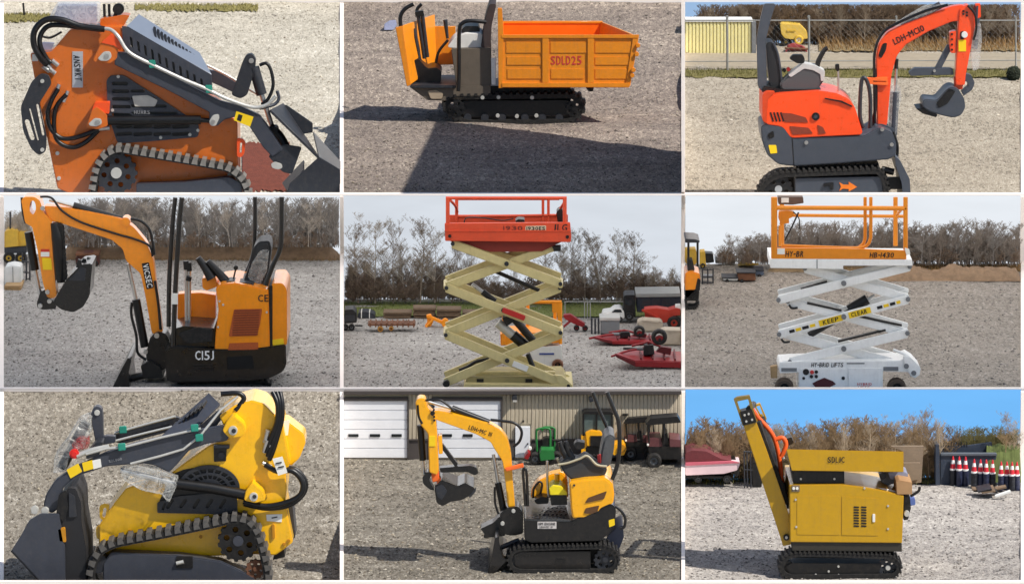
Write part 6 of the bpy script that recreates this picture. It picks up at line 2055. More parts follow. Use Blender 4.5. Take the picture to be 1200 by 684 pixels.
# bucket, coupler
pl('bucket_side', rnd([(40, 566), (70, 520), (102, 462), (140, 440), (205, 440), (226, 560), (228, 730), (190, 730), (138, 672)], 5), .0, .05, GUN, bv=.006)
t.slab('bucket_lip', [(40, 566, .02), (138, 672, .02), (180, 640, .85), (84, 520, .85)], .03, GUN2)
pl('bucket_back', rnd([(200, 440), (210, 380), (240, 350), (264, 352), (282, 402), (284, 470), (300, 560), (302, 730), (226, 730), (222, 560)], 8), .05, .9, mat('matt_black_steel', (30, 30, 33), .6, var=.2), bv=.01)
pl('coupler_face', rnd([(205, 372), (232, 356), (238, 420), (222, 470), (196, 440)], 6), .03, .06, BLK)
pl('coupler_rib', rnd([(240, 365), (262, 380), (268, 450), (240, 452)], 5), .03, .06, GUN2)
pl('amber_stop', rnd([(200, 492), (226, 488), (230, 540), (206, 536)], 5), .0, .06, mat('amber_bolt', (190, 130, 20)))
for q in ((120, 426), (156, 430)):
    pl('lock_plate', rnd([(q[0] - 14, q[1] - 6), (q[0] + 2, q[1] - 16), (q[0] + 16, q[1] - 6), (q[0] + 8, q[1] + 16), (q[0] - 10, q[1] + 14)], 6), .06, .1, ZINC)
for poly, h in (([(346, 412), (362, 402), (382, 406), (378, 448), (364, 464), (348, 456)], slot(366, 424, 362, 446, 12)), ([(334, 486), (350, 474), (370, 478), (368, 520), (354, 532), (336, 524)], slot(354, 494, 350, 514, 12))):
    pl('tie_down_loop', rnd(poly, 9), .3, .36, YE7, holes=[h])
# undercarriage
t.track([(306, 660), (318, 606), (345, 560), (400, 535), (560, 505), (740, 468), (815, 448), (868, 458), (900, 495), (922, 560), (940, 640), (940, 690), (900, 716), (360, 716), (318, 700)], 22, 0, .24, 46, 9, RUB, r=26, shoe_m=mat('worn_track_rubber', (86, 84, 82), .6, metal=.1, var=.3, dirt=.35), shoe_len=.66, drop=1.6)
t.sprocket((830, 535), 72, .05, .11, BLK, teeth=15, holes=6, hole_r=.15, hub_m=GUN)
pl('sprocket_plate', circ(830, 535, 58, 20), .2, .26, mat('amber_bolt', (190, 130, 20)))
disc('idler', (340, 612), 34, .05, .2, GUN2, None, 18)
t.sprocket((890, 632), 34, .05, .1, RUST, teeth=12, holes=5)
fr = pl('track_frame', rnd([(358, 612), (388, 574), (620, 584), (770, 604), (892, 662), (892, 700), (360, 700)], 8), .04, .22, GUN, bv=.012)
pl('frame_slot', rect(615, 588, 672, 628), .03, .05, BLK, fr, bv=0)
tube('tension_bolt', [(615, 612, .03), (640, 606, .03)], 7, ZINC, fr, smooth=False)
# ================================================================== plot 8: yellow and black mini excavator
YE8 = mat('chrome_yellow_paint', (252, 178, 8), .28, var=.05, dirt=.14, coat=.5)
t = Thing(C8, 'mini_excavator', 'yellow and black mini excavator with a thumb before the metal building', 'excavator', (780, 650))
pl, tube, disc = t.pl, t.tube, t.disc
t.track([(578, 602), (590, 570), (618, 556), (740, 552), (920, 548), (958, 566), (970, 600), (958, 632), (930, 646), (620, 648), (590, 634)], 14, 0, .24, 56, 6, RUB, r=22)
pl('track_frame', rnd([(602, 582), (625, 572), (868, 570), (870, 630), (625, 634), (606, 620)], 5), .03, .22, BK4)
t.sprocket((920, 600), 40, .04, .09, GUN2, teeth=14, holes=6)
disc('idler', (606, 602), 18, .05, .2, GUN2, None, 16)
pl('frame_handle', rnd([(748, 598), (782, 598), (780, 612), (770, 612), (770, 605), (750, 606)], 2), .015, .035, BLK, bv=0)
for x in (660, 720, 790, 850):
    disc('roller', (x, 634), 10, .04, .2, GUN2, None, 12)
t.track([(580, 590), (592, 560), (620, 546), (920, 538), (958, 556), (970, 590), (958, 622), (930, 636), (620, 638), (590, 624)], 14, .72, .95, 50, 6, RUB, r=22)
pl('undercarriage', [(640, 530), (900, 530), (900, 610), (640, 610)], .26, .72, BLK)
low = pl('lower_house', rnd([(636, 456), (720, 462), (800, 464), (860, 440), (942, 404), (958, 420), (954, 480), (930, 512), (900, 534), (660, 540), (638, 528)], 10), .03, .92, BK4, bv=.014)
pl('name_label', rect(684, 467, 750, 491), .022, .031, mat('pale_label', (196, 190, 186), .6), low, bv=0)
t.text('lettering', 'NM ENGINE', (717, 474), 58, 9, INK, .019, parent=low)
t.text('lettering', 'LDH-MC III', (714, 485), 44, 7, INK, .019, parent=low)
pl('warning_label', [(932, 462), (952, 456), (954, 478), (934, 486)], .022, .031, YLAB, low, r=3, bv=0)
tp = t.slab('tread_plate', [(638, 462, .04), (798, 464, .04), (782, 412, .75), (650, 412, .75)], .02, mat('tread_plate_steel', (66, 68, 70), .5, metal=.4, var=.25, scale=70, bump=.8))
for r_ in range(4):
    for k in range(9):
        x, y, d = 652 + k * 15 + (r_ % 2) * 6, 456 - r_ * 11, .1 + r_ * .16
        t.slab('tread_lug', [(x, y, d), (x + 7, y - 2, d + .02), (x + 8, y - 4, d + .05), (x + 1, y - 2, d + .03)], .024, GUN2, tp, bv=0)
cov = pl('engine_cover', rnd([(794, 328), (850, 318), (922, 314), (946, 334), (952, 372), (948, 404), (904, 424), (896, 456), (806, 456), (800, 420)], 10), .04, .88, YE8, bv=.016)
V8 = mat('brown_vent_mesh', (92, 62, 34), .7, var=.2, scale=60)
pl('vent', rnd([(850, 402), (860, 384), (926, 360), (916, 388)], 4), .03, .042, V8, cov, bv=.002)
pl('vent', rnd([(846, 438), (852, 420), (900, 410), (890, 440)], 4), .03, .042, V8, cov, bv=.002)
pl('cover_bolt', circ(812, 340, 4, 8), .03, .042, GUN2, cov, bv=0)
# front arch, toolbox, levers
pl('front_arch', rnd([(660, 386), (664, 350), (690, 322), (732, 302), (772, 294), (788, 320), (792, 384), (730, 384), (690, 384)], 10), .6, .8, YE8, bv=.012)
tube('arch_cable', [(668, 384, .58), (672, 350, .58), (690, 328, .58), (700, 340, .58), (690, 384, .58)], 4, BLK)
bx = pl('toolbox', rnd([(726, 372), (784, 372), (788, 408), (732, 410)], 3), .2, .45, BLK)
pl('toolbox_lid', rnd([(724, 352), (738, 340), (766, 342), (788, 366), (786, 374), (728, 374)], 3), .18, .47, mat('lemon_lid', (240, 220, 30), .5), bx)
tube('travel_lever', [(718, 255, .45), (718, 320, .45), (722, 380, .45)], 4.5, STEEL, smooth=False)
tube('post', [(752, 300, .4), (752, 350, .4)], 9, YE8, smooth=False)
pl('pedals', rnd([(672, 392), (700, 380), (724, 384), (722, 404), (680, 406)], 5), .4, .6, BLK)
# seat, consoles, canopy
con = pl('console', rnd([(760, 262), (790, 240), (826, 252), (850, 236), (898, 268), (928, 284), (920, 304), (880, 318), (800, 320), (775, 296)], 8), .15, .4, mat('dark_console', (52, 54, 56), .6), bv=.016)
TRIM8 = mat('cream_console_trim', (176, 168, 142), .55)
tube('console_trim', [(756, 268, .13), (790, 262, .13), (830, 248, .13), (858, 238, .13), (890, 268, .13), (926, 274, .13)], 4, TRIM8, con)
tube('console_trim', [(752, 244, .4), (762, 262, .4), (772, 290, .4)], 6, TRIM8, con)
for a, b in (((762, 188), (792, 252)), ((782, 186), (806, 246))):
    tube('joystick', [(a[0], a[1], .2), ((a[0] + b[0]) / 2 - 4, (a[1] + b[1]) / 2, .2), (b[0], b[1], .2)], [7, 11, 13], BLK)
pl('armrest', rnd([(808, 202), (820, 188), (850, 192), (848, 212), (826, 218)], 6), .1, .25, BLK)
st = pl('seat', rnd([(900, 262), (906, 220), (916, 176), (936, 162), (954, 172), (950, 220), (938, 270), (915, 284)], 8), .3, .75, mat('pale_wrapped_vinyl', (84, 86, 88), .4, var=.2, scale=25), bv=.03)
pl('red_tag', rnd([(892, 236), (905, 232), (906, 262), (894, 264)], 2), .25, .28, RINK, bv=0)
tube('canopy_post', [(876, 15, .75), (900, 80, .75), (926, 140, .75), (938, 190, .75)], 6.5, BK4)
tube('canopy_post', [(925, 15, .12), (950, 75, .12), (966, 120, .12), (970, 200, .12), (962, 270, .12), (944, 320, .12)], 7.5, BK4)
tube('rear_guard', [(955, 412, .1), (976, 430, .1), (990, 455, .1), (986, 485, .1), (970, 490, .1)], 5, BK4)
pl('rear_shade_plate', rnd([(925, 520), (958, 490), (982, 478), (985, 520), (970, 560), (945, 560)], 6), .3, .8, mat('navy_shade_paint', (28, 34, 52), .5))  # dark bluish plate put in for the shadow at the machine's right rear
# boom
pl('swing_post', rnd([(552, 440), (580, 418), (618, 414), (634, 440), (634, 508), (600, 516), (570, 512)], 8), .36, .64, BK4, bv=.01)
pl('swing_arm', rnd([(484, 492), (530, 470), (552, 448), (570, 470), (572, 516), (494, 524), (500, 508)], 6), .4, .62, BK4)
for q in ((562, 474), (600, 430)):
    disc('pin', q, 7, .33, .37, ZINC, None, 12)
boom = pl('boom', rnd([(308, 92), (330, 78), (380, 88), (518, 126), (556, 148), (580, 180), (592, 230), (598, 330), (606, 416), (580, 418), (572, 330), (562, 256), (530, 208), (522, 190), (470, 162), (330, 112)], 10), .42, .58, YE8, bv=.01)
t.text('lettering', 'LDH-MC III', (485, 150), 84, 15, INK, .416, ang=-19, parent=boom)
stick = pl('stick', rnd([(258, 50), (270, 36), (292, 38), (300, 70), (328, 96), (334, 160), (340, 290), (332, 304), (306, 296), (302, 160), (276, 130), (262, 90)], 8), .4, .6, YE8, bv=.01)
pl('warning_label', rect(306, 168, 328, 204), .393, .402, YLAB, stick, bv=0)
for k in range(5):
    disc('bolt', (322 + k * .5, 66 + k * 12), 4, .385, .41, BLK, stick, 8, .001)
disc('pivot', (318, 90), 8, .38, .42, BLK, stick, 10)
c = tube('stick_cylinder', [(385, 72, .5), (515, 122, .5)], 12, HOSE, smooth=False, sides=12)
tube('rod', [(300, 48, .5), (386, 74, .5)], 5, STEEL, c, smooth=False)
c = tube('boom_cylinder', [(546, 330, .5), (570, 450, .5)], 12, HOSE, smooth=False, sides=12)
tube('rod', [(530, 232, .5), (547, 332, .5)], 6, STEEL, c, smooth=False)
c = tube('bucket_cylinder', [(275, 130, .5), (284, 252, .5)], 12, HOSE, smooth=False, sides=12)
tube('rod', [(284, 252, .5), (288, 305, .5)], 5, STEEL, c, smooth=False)
tube('hose', [(290, 45, .42), (340, 42, .42), (370, 60, .42), (395, 82, .42)], 4, HOSE)
tube('hose', [(520, 112, .42), (560, 116, .42), (605, 124, .42), (628, 150, .42), (622, 185, .42), (600, 206, .42)], 5, HOSE)
tube('hose', [(266, 60, .4), (270, 100, .4), (282, 125, .4)], 4, HOSE)
tube('hose', [(535, 345, .4), (536, 400, .4), (548, 440, .4)], 4, HOSE)
pl('thumb_lug', rnd([(336, 170), (350, 166), (354, 230), (340, 232)], 4), .42, .58, YE8)
pl('thumb', rnd([(342, 280), (390, 276), (450, 272), (470, 278), (478, 298), (466, 306), (440, 294), (346, 296)], 5), .44, .56, BK4)
pl('thumb_link', strip(348, 200, 402, 272, 13), .46, .54, BK4)
bk = pl('bucket', rnd([(324, 350), (346, 322), (372, 330), (405, 344), (430, 332), (466, 350), (448, 376), (420, 392), (380, 398), (352, 414), (332, 402)], 8), .25, .75, BK4, bv=.012)
pl('bucket_ear', rnd([(326, 346), (352, 336), (370, 360), (350, 392), (334, 380)], 5), .24, .252, GUN2, bk)
for k in range(3):
    d = .27 + k * .2
    pl('tooth', [(440, 372), (470, 350), (468, 362), (448, 384)], d, d + .05, GUN2, bk, bv=.002)
pl('bucket_link', rnd([(282, 312), (300, 292), (316, 300), (306, 322), (318, 346), (326, 358), (310, 356), (286, 336)], 6), .42, .58, BK4)
pl('stick_tip', rnd([(312, 296), (340, 290), (342, 325), (318, 330)], 4), .43, .57, mat('orange_strap', (255, 110, 40)))
pl('strap', rnd([(570, 282), (634, 266), (636, 278), (575, 292)], 3), .36, .42, mat('orange_strap', (255, 110, 40)))
tube('guard_rail', [(650, 412, .3), (646, 300, .3), (638, 282, .3), (634, 300, .3), (642, 412, .3)], 5, BK4)
pl('blade', rnd([(508, 654), (524, 590), (536, 522), (550, 520), (552, 560), (562, 590), (578, 600), (540, 640), (520, 656)], 4), .0, .92, BK4)
tube('blade_arm', [(548, 560, .3), (620, 530, .3)], 9, GUN2, smooth=False)
tube('blade_arm', [(548, 600, .3), (610, 590, .3)], 10, BK4, smooth=False)

# ---- metal building
yb8 = -4.3
t = Thing(C8, 'metal_building', 'long tan ribbed metal building with two white garage doors', 'building', (600, 250), yb8)
pl, tube, disc = t.pl, t.tube, t.disc
TAN = mat('tan_metal_sheet', (186, 174, 152), .55, var=.05, dirt=.14)
DRK = mat('dark_brown_wainscot', (70, 64, 62), .6, var=.08)
pl('wall', rect(8, 16, 1186, 262), .06, .2, TAN, bv=0)
pl('eave_trim', rect(8, 13, 1186, 24), -.03, .06, mat('dark_trim', (66, 60, 58), .6), bv=.002)
for k in range(4):
    pl('rib_panel', rect(604.5 + k * 14.4, 24, 618.3 + k * 14.4, 128), .045, .062, TAN, bv=.006, seg=1)
for x0, x1 in ((232, 318), (560, 604), (662, 1184)):
    n = int((x1 - x0) / 13)
    for k in range(n):
        x = x0 + k * (x1 - x0) / n
        pl('rib_panel', rect(x + .3, 24, x + (x1 - x0) / n - .3, 182), .045, .062, TAN, bv=.006, seg=1)
    pl('wainscot', rect(x0, 183, x1, 250), .03, .065, DRK, bv=.002)
    pl('wainscot_trim', rect(x0, 180, x1, 184), .015, .06, DRK, bv=.001)
DW = mat('white_door_panel', (226, 228, 232), .5, var=.03)
for x0, x1 in ((8, 230), (322, 556)):
    pl('door_trim', rect(x0, 36, x1 + 4, 46), .0, .06, mat('dark_trim', (66, 60, 58)), bv=.002)
    if x0 > 8:
        pl('door_trim', rect(x0 - 7, 36, x0, 247), .0, .06, mat('dark_trim', (66, 60, 58)), bv=.002)
    pl('door_trim', rect(x1, 46, x1 + 6, 247), .0, .06, mat('dark_trim', (66, 60, 58)), bv=.002)
    for k in range(6):
        y0 = 46 + k * 33.2
        p_ = pl('door_section', rect(x0, y0, x1, y0 + 32.4), .02, .06, DW, bv=.005)
        if k == 3:
            n = 3
            for q in range(n):
                cx = x0 + (x1 - x0) * (.08 + .34 * q) if x0 < 100 else x0 + 30 + q * 72
                pl('window', rnd(rect(cx - (2 if x0 < 100 else 0), y0 + 16, cx + 34, y0 + 26), 2), .012, .03, DGLASS, p_, bv=.001)
pl('man_door', rect(606, 136, 658, 244), .02, .06, DW, bv=.004)
disc('door_knob', (650, 196), 3, .0, .03, GUN2, None, 8)
wl = pl('wall_lamp', rnd([(594, 36), (600, 28), (612, 28), (614, 46), (596, 50)], 4), -.06, .04, GUN2)
pl('lamp_lens', rect(598, 44, 612, 50), -.065, -.05, ZINC, wl, bv=0)
pl('wall_lamp', rnd([(862, 36), (874, 34), (880, 48), (866, 52)], 3), -.05, .04, GUN2)
pl('vent_cover', rect(980, 92, 1000, 98), .0, .04, BLK, bv=0)
disc('door_closer', (634, 118), 4, .0, .04, BLK, None, 8)

# ---- parked machines by the wall
f = Thing(C8, 'garden_tractor', 'green compact tractor with roll bar and a red bucket', 'tractor', (710, 272), 'g')
GN = mat('tractor_green', (34, 112, 52), .45, var=.1)
f.pl('hood', rnd([(690, 232), (696, 218), (740, 218), (744, 250), (694, 256)], 4), .0, .25, GN)
f.pl('seat', rnd([(700, 182), (712, 176), (736, 178), (738, 214), (700, 216)], 5), .2, .35, BLK)
f.tube('roll_bar', [(682, 222, .2), (680, 156, .2), (688, 144, .2), (720, 142, .2), (728, 156, .2), (728, 222, .2)], 4, GN)
f.tube('roll_bar', [(700, 150, .35), (706, 138, .35), (740, 140, .35), (744, 160, .35), (742, 220, .35)], 3.5, GN)
f.wheel((676, 250), 20, .02, .14, RUB, CONC)
f.wheel((750, 250), 18, .1, .22, RUB, CONC)
f.pl('front_axle', rect(690, 252, 742, 268), .05, .2, BLK)
f.pl('bucket', rnd([(636, 246), (650, 226), (660, 232), (650, 252)], 3), .0, .2, mat('implement_red', (172, 30, 34)))
f.disc('headlight', (658, 212), 6, .0, .04, PAPER, None, 10)
f = Thing(C8, 'cab_excavator', 'yellow excavator with a dark glazed cab parked against the wall', 'excavator', (900, 262), C8.y_at(262))
f.pl('cab', rnd([(840, 94), (856, 86), (940, 86), (948, 100), (948, 168), (842, 172)], 5), .05, .45, mat('tinted_glass', (84, 98, 96), .08, var=.2))
for x in (844, 890, 944):
    f.pl('cab_pillar', rect(x - 3, 90, x + 3, 200), .03, .07, BLK, bv=.002)
f.pl('roof', rnd([(838, 92), (850, 84), (942, 84), (952, 94)], 3), .02, .48, BLK)
f.pl('body', rnd([(850, 156), (870, 148), (905, 152), (912, 168), (910, 200), (856, 204)], 5), .0, .4, YE8)
f.pl('engine_grille', rect(868, 168, 908, 204), -.01, .02, BLK, bv=.002)
f.pl('door_panel', rect(836, 168, 856, 232), .02, .1, YE8, bv=.003)
f.pl('counterweight', rnd([(930, 198), (985, 192), (995, 214), (985, 236), (940, 240)], 6), .0, .35, YE8)
f.disc('round_cover', (978, 212), 14, -.02, .02, mat('amber_bolt', (190, 130, 20)), None, 14)
f.track([(848, 250), (860, 236), (970, 236), (985, 250), (970, 264), (860, 264)], 6, -.02, .12, 26, 3, RUB, r=10)
f.pl('base', rect(850, 205, 960, 240), .02, .35, BLK)


def utv(label, x, yb, w, h, body, cut=9999, y=None):
    f = Thing(C8, 'utility_vehicle', label, 'utility vehicle', (x + w / 2, yb), C8.y_at(yb) if y is None else y)
    X = lambda u: min(x + u * w, cut)
    Y = lambda v: yb - v * h
    f.pl('roof', rnd([(X(.0), Y(.86)), (X(.12), Y(.98)), (X(.75), Y(1.02)), (X(.98), Y(.92)), (X(.9), Y(.9)), (X(.1), Y(.85))], 3), .0, .22, BLK)
    for u in (.06, .42, .86):
        if x + u * w < cut - 4:
            f.tube('roof_post', [(X(u), Y(.88), .03), (X(u) + 4, Y(.5), .03)], 3, BLK, smooth=False)
            f.tube('roof_post', [(X(u) + 4, Y(.9), .36), (X(u) + 8, Y(.52), .36)], 2.5, BLK, smooth=False)
    f.pl('bonnet', rnd([(X(.02), Y(.52)), (X(.1), Y(.6)), (X(.36), Y(.6)), (X(.4), Y(.42)), (X(.05), Y(.42))], 4), .05, .38, body)
    f.pl('bed', rnd([(X(.56), Y(.58)), (X(.98), Y(.56)), (X(.97), Y(.42)), (X(.56), Y(.42))], 4), .03, .4, body)
    f.pl('seat', rnd([(X(.4), Y(.68)), (X(.52), Y(.7)), (X(.54), Y(.44)), (X(.38), Y(.44))], 4), .08, .34, BLK)
    f.pl('chassis', rnd([(X(.05), Y(.44)), (X(.96), Y(.44)), (X(.94), Y(.18)), (X(.1), Y(.18))], 4), .05, .36, BLK)
    f.disc('headlight', (X(.06), Y(.46)), 4, .0, .06, PAPER, None, 8)
    for u in (.2, .78):
        if x + u * w + .13 * h < cut:
            f.wheel((X(u), Y(.15)), .15 * h, -.03, .12, RUB, CONC)


MAR = mat('maroon_plastic', (98, 56, 58), .4, var=.12)
utv('maroon utility vehicle with black roof beside the parked excavator', 985, 254, 118, 150, MAR)
utv('large maroon utility vehicle with black roof parked at the end of the row', 1060, 282, 150, 178, MAR, cut=1183, y=C8.y_at(276))
# ================================================================== plot 9: ochre tracked conveyor
OC9 = mat('ochre_paint', (196, 150, 6), .32, var=.05, dirt=.14, coat=.3)
t = Thing(C9, 'tracked_conveyor', 'ochre tracked conveyor machine with a raised sloping belt and hopper', 'conveyor', (560, 670))
pl, tube, disc = t.pl, t.tube, t.disc
t.track([(342, 625), (358, 590), (395, 574), (560, 576), (735, 582), (768, 612), (766, 642), (742, 664), (385, 668), (352, 655)], 15, 0, .28, 60, 6, RUB, r=24)
pl('track_frame', rnd([(366, 622), (385, 610), (700, 612), (690, 645), (640, 652), (380, 652)], 6), .03, .26, BLK)
t.sprocket((722, 628), 34, .04, .1, GUN2, teeth=14, holes=6, hub_m=ZINC)
disc('idler', (372, 628), 26, .05, .2, BLK, None, 18)
for x in (430, 500, 560, 620, 670):
    disc('roller', (x, 654), 9, .04, .2, GUN2, None, 12)
for q in ((515, 640), (470, 652), (550, 653), (632, 653), (549, 623)):
    disc('bolt', q, 4, .015, .035, ZINC, None, 8, .001)
pl('far_track', rnd([(345, 618), (395, 567), (735, 575), (766, 612), (740, 656), (385, 660)], 20), .75, 1.0, RUB)
pl('skirt', rnd([(384, 536), (770, 540), (770, 571), (388, 569)], 3), .02, .95, mat('dark_olive_black', (52, 48, 40), .5), bv=.006)
body = pl('body', rnd([(378, 338), (560, 336), (640, 346), (690, 356), (777, 376), (771, 541), (380, 538)], 4), .0, .95, OC9, bv=.008)
pl('door', rnd([(560, 378), (692, 386), (688, 516), (560, 514)], 3), -.005, .002, OC9, body, bv=.003)
pl('side_door', rnd([(404, 376), (556, 376), (556, 514), (404, 512)], 3), -.004, .002, OC9, body, bv=.003)
for k in range(8):
    for x in (602, 628):
        pl('vent_slot', rnd([(x, 413 + k * 9.4), (x + 19, 414 + k * 9.4), (x + 19, 419 + k * 9.4), (x, 418 + k * 9.4)], 2), -.009, -.002, INK, body, bv=0)
pl('latch', rnd(rect(668, 440, 677, 468), 3), -.014, -.004, PAPER, body, bv=.001)
for q in ((400, 390), (402, 485), (722, 412), (722, 492), (640, 350)):
    disc('bolt', q, 4, -.008, .004, ZINC, body, 8, .001)
pl('control_plate', rect(386, 340, 414, 362), -.008, .0, mat('grey_brown_plate', (120, 104, 84), .5), body, bv=.001)
for q in ((393, 351), (405, 351)):
    disc('button', q, 5, -.016, -.006, PAPER, body, 10, .001)
hop = t.loft('hopper', [(367, 214), (560, 218), (776, 222), (776, 294), (386, 289)], -.05, [(380, 226), (560, 228), (766, 230), (766, 262), (392, 260)], .55, OC9, bv=.004)
t.text('lettering', 'SDLJC', (541, 251), 58, 20, INK, -.056, parent=hop)
bx = pl('motor_box', rnd([(391, 290), (570, 292), (570, 335), (392, 333)], 3), .05, .8, BLK)
for q in ((418, 318), (535, 318)):
    disc('bolt', q, 4, .04, .055, ZINC, bx, 8, .001)
# sloping conveyor
cv = pl('conveyor_side', rnd([(216, 128), (262, 118), (300, 220), (376, 440), (384, 470), (384, 546), (356, 552), (330, 470)], 4), .1, .16, OC9, bv=.006)
t.slab('belt', [(268, 120, .18), (378, 420, .18), (378, 400, .8), (285, 100, .8)], .04, RUB)
pl('conveyor_far_side', rnd([(250, 100), (284, 92), (384, 400), (384, 470)], 4), .8, .85, OC9)
hd = pl('head_frame', rnd([(184, 42), (196, 34), (240, 28), (252, 70), (266, 122), (216, 134)], 3), .08, .14, mat('olive_head', (130, 108, 50), .5), holes=[rnd([(196, 48), (234, 40), (244, 76), (208, 84)], 3)])
pl('head_block', rnd([(206, 84), (246, 74), (264, 120), (218, 132)], 4), .06, .2, BLK)
for q in ((222, 96), (236, 92), (228, 118), (248, 112)):
    disc('bolt', q, 4, .045, .065, ZINC, None, 8, .001)
tube('head_roller', [(238, 74, .1), (252, 58, .8)], 12, BLK, smooth=False)
pl('far_head_frame', rnd([(254, 62), (276, 54), (300, 110), (284, 116)], 3), .8, .85, OC9, holes=[rnd([(262, 66), (274, 62), (290, 104), (284, 106)], 2)])
disc('foot_pivot', (368, 522), 11, .07, .12, BLK, None, 14)
disc('foot_bolt', (368, 522), 5, .06, .08, ZINC, None, 10)
OS = mat('orange_chain_guard', (236, 92, 26), .5, var=.1)
tube('orange_strap', [(246, 70, .4), (270, 105, .4), (310, 150, .4), (330, 190, .4), (345, 260, .4), (352, 330, .4)], 8, OS)
tube('orange_strap', [(330, 180, .3), (355, 175, .3), (366, 200, .3), (350, 240, .3)], 8, OS)
for k in range(10):
    tube('chain_link', [(300 + k * 6, 130 + k * 12, .6), (304 + k * 6, 140 + k * 12, .6)], 5, ZINC, smooth=False, sides=6)
pl('black_bracket', rnd([(366, 178), (385, 172), (394, 192), (372, 204)], 4), .4, .6, BLK)
pl('support_leg', strip(352, 330, 376, 420, 12), .3, .4, BLK)
# boards, engine and carton on the right end
pl('plywood_board', rnd([(732, 204), (846, 204), (838, 330), (800, 334), (776, 300), (776, 222)], 2), .75, .79, mat('grey_plywood', (140, 122, 102), .85, var=.1, bump=.2))
pl('lower_board', rnd([(776, 262), (836, 262), (832, 320), (776, 330)], 2), .7, .74, mat('grey_plywood', (140, 122, 102)))
pl('engine', rnd([(700, 300), (716, 290), (758, 292), (760, 330), (720, 340), (698, 330)], 5), .3, .6, CONC)
pl('engine_cover', rnd([(722, 296), (760, 286), (792, 300), (790, 318), (730, 320)], 5), .25, .55, mat('blue_grey_panel', (140, 146, 168)))
disc('air_filter', (704, 308), 12, .25, .45, GUN2, None, 14)
pl('carton', rnd([(750, 328), (762, 322), (806, 330), (806, 372), (752, 372)], 2), .0, .4, mat('cardboard', (170, 132, 92), .85, var=.1))
tube('exhaust_pipe', [(800, 378, .05), (828, 360, .05), (832, 345, .05)], 5, BLK)
tube('cable', [(640, 340, .2), (690, 352, .1), (730, 358, .1), (760, 370, .1)], 4, PAPER)
pl('engine_mount', rnd([(776, 378), (798, 376), (802, 420), (792, 460), (776, 462)], 4), .1, .4, BLK)
pl('blue_can', rnd([(794, 386), (816, 384), (818, 408), (800, 412)], 4), .2, .3, mat('blue_can', (96, 116, 176), .5))
disc('valve', (788, 440), 10, .05, .15, ZINC, None, 12)

# ---- behind: wood, hill, boat, dark skip, drums with cones
gh = mat('green_bank', (84, 94, 48), .95, var=.25, scale=14)
bark9 = mat('warm_brown_twigs', (140, 116, 86), .95, var=.3)
bark9b = mat('warm_grey_bark', (168, 150, 126), .95, var=.25)
bark9c = mat('olive_twigs', (112, 104, 62), .95, var=.3)
wood(C9, 'far_wood', 190, 16, 960, 312, lambda x: 200 + 16 * math.sin(x * .013), bark9, 'dense brown leafless wood under the blue sky behind the conveyor', -4.45, -4.12, 45, 1.2, 1.6, .75)
wood(C9, 'far_wood', 60, 970, 1184, 240, lambda x: 110, bark9c, 'olive brown rounded thicket on the rise behind the dark skip', -4.4, -4.12, 46, 1.2, 1.5, .8)
wood(C9, 'brush', 150, 16, 900, 314, lambda x: 70, mat('olive_brown_brush', (116, 104, 70), .95, var=.3), 'low olive brown brush along the foot of the brown wood', -4.5, -4.2, 80, 1.0, 0, 9)
for i, (x, h, v) in enumerate(((50, 175, 2), (105, 182, 0), (165, 176, 4), (340, 195, 1), (390, 205, 5), (440, 200, 0), (500, 190, 2), (560, 190, 4), (610, 215, 5), (650, 200, 1), (700, 200, 0), (745, 215, 3), (795, 232, 5), (830, 220, 1), (865, 255, 0), (890, 205, 4), (1130, 175, 1), (1160, 150, 5))):
    tree(C9, x, 305 if x < 1100 else 250, h, v, bark9b if i % 2 else bark9, 'slim brown leafless tree rising against the blue sky behind the conveyor', 'trees behind the ochre conveyor', -4.6 + (i % 3) * .04, i + 130, .8)
bank(C9, 'green_bank', 1060, 1186, 330, 200, -4.72, gh, 21, .3)
f = Thing(C9, 'far_shed', 'tiny white shed on top of the green bank', 'shed', (1180, 196), -4.4)
f.pl('wall', rect(1174, 182, 1185, 194), 0, .1, WHITE, bv=.002)
f.pl('roof', [(1172, 182), (1179, 176), (1185, 178), (1185, 184)], -.01, .11, CONC, bv=.001)
C9.band('verge', 336, 318, mat('verge_grass', (112, 104, 58)), lift=.004, x0=560, x1=900, jag=.04)
C9.tufts('verge_blades', 338, 312, mat('verge_blades', (104, 102, 52)), 1600, .05, 'low green and straw coloured grass below the wood', x0=16, x1=900, seed=41)
# covered boat on a trailer, cut off by the edge
f = Thing(C9, 'boat', 'white and maroon boat under a dark red cover on a trailer', 'boat', (100, 345), C9.y_at(348))
f.pl('hull', rnd([(15, 262), (120, 258), (208, 262), (196, 288), (150, 300), (15, 306)], 6), .0, .5, mat('pale_pink_hull', (224, 196, 200), .4, var=.06), bv=.02)
f.pl('hull_stripe', rnd([(15, 262), (180, 256), (206, 262), (15, 272)], 3), -.012, .02, mat('pink_stripe', (196, 96, 112), .5), bv=.003)
f.pl('cover', rnd([(15, 228), (40, 218), (90, 222), (140, 248), (180, 256), (15, 262)], 6), .02, .48, mat('maroon_cover', (104, 44, 48), .8, var=.15, scale=20, bump=.4), bv=.02)
f.pl('motor', rnd([(172, 250), (188, 244), (200, 268), (206, 300), (196, 312), (184, 296)], 4), .15, .3, BLK)
f.pl('trailer_frame', rect(15, 308, 176, 316), .05, .4, BLK)
for x in (60, 160):
    f.wheel((x, 320), 14, .02, .12, RUB, CONC)
f = Thing(C9, 'steel_cage', 'dark steel cage with goods between the boat and the conveyor', 'cage', (245, 348), C9.y_at(350))
f.pl('box', rnd([(246, 262), (276, 258), (282, 300), (282, 346), (250, 348)], 4), .05, .35, BLK)
for x in (222, 232, 244):
    f.tube('bar', [(x, 348), (x - 2, 222)], 2.5, GUN2, smooth=False)
f.tube('top_bar', [(218, 222), (268, 226)], 2.5, GUN2, smooth=False)
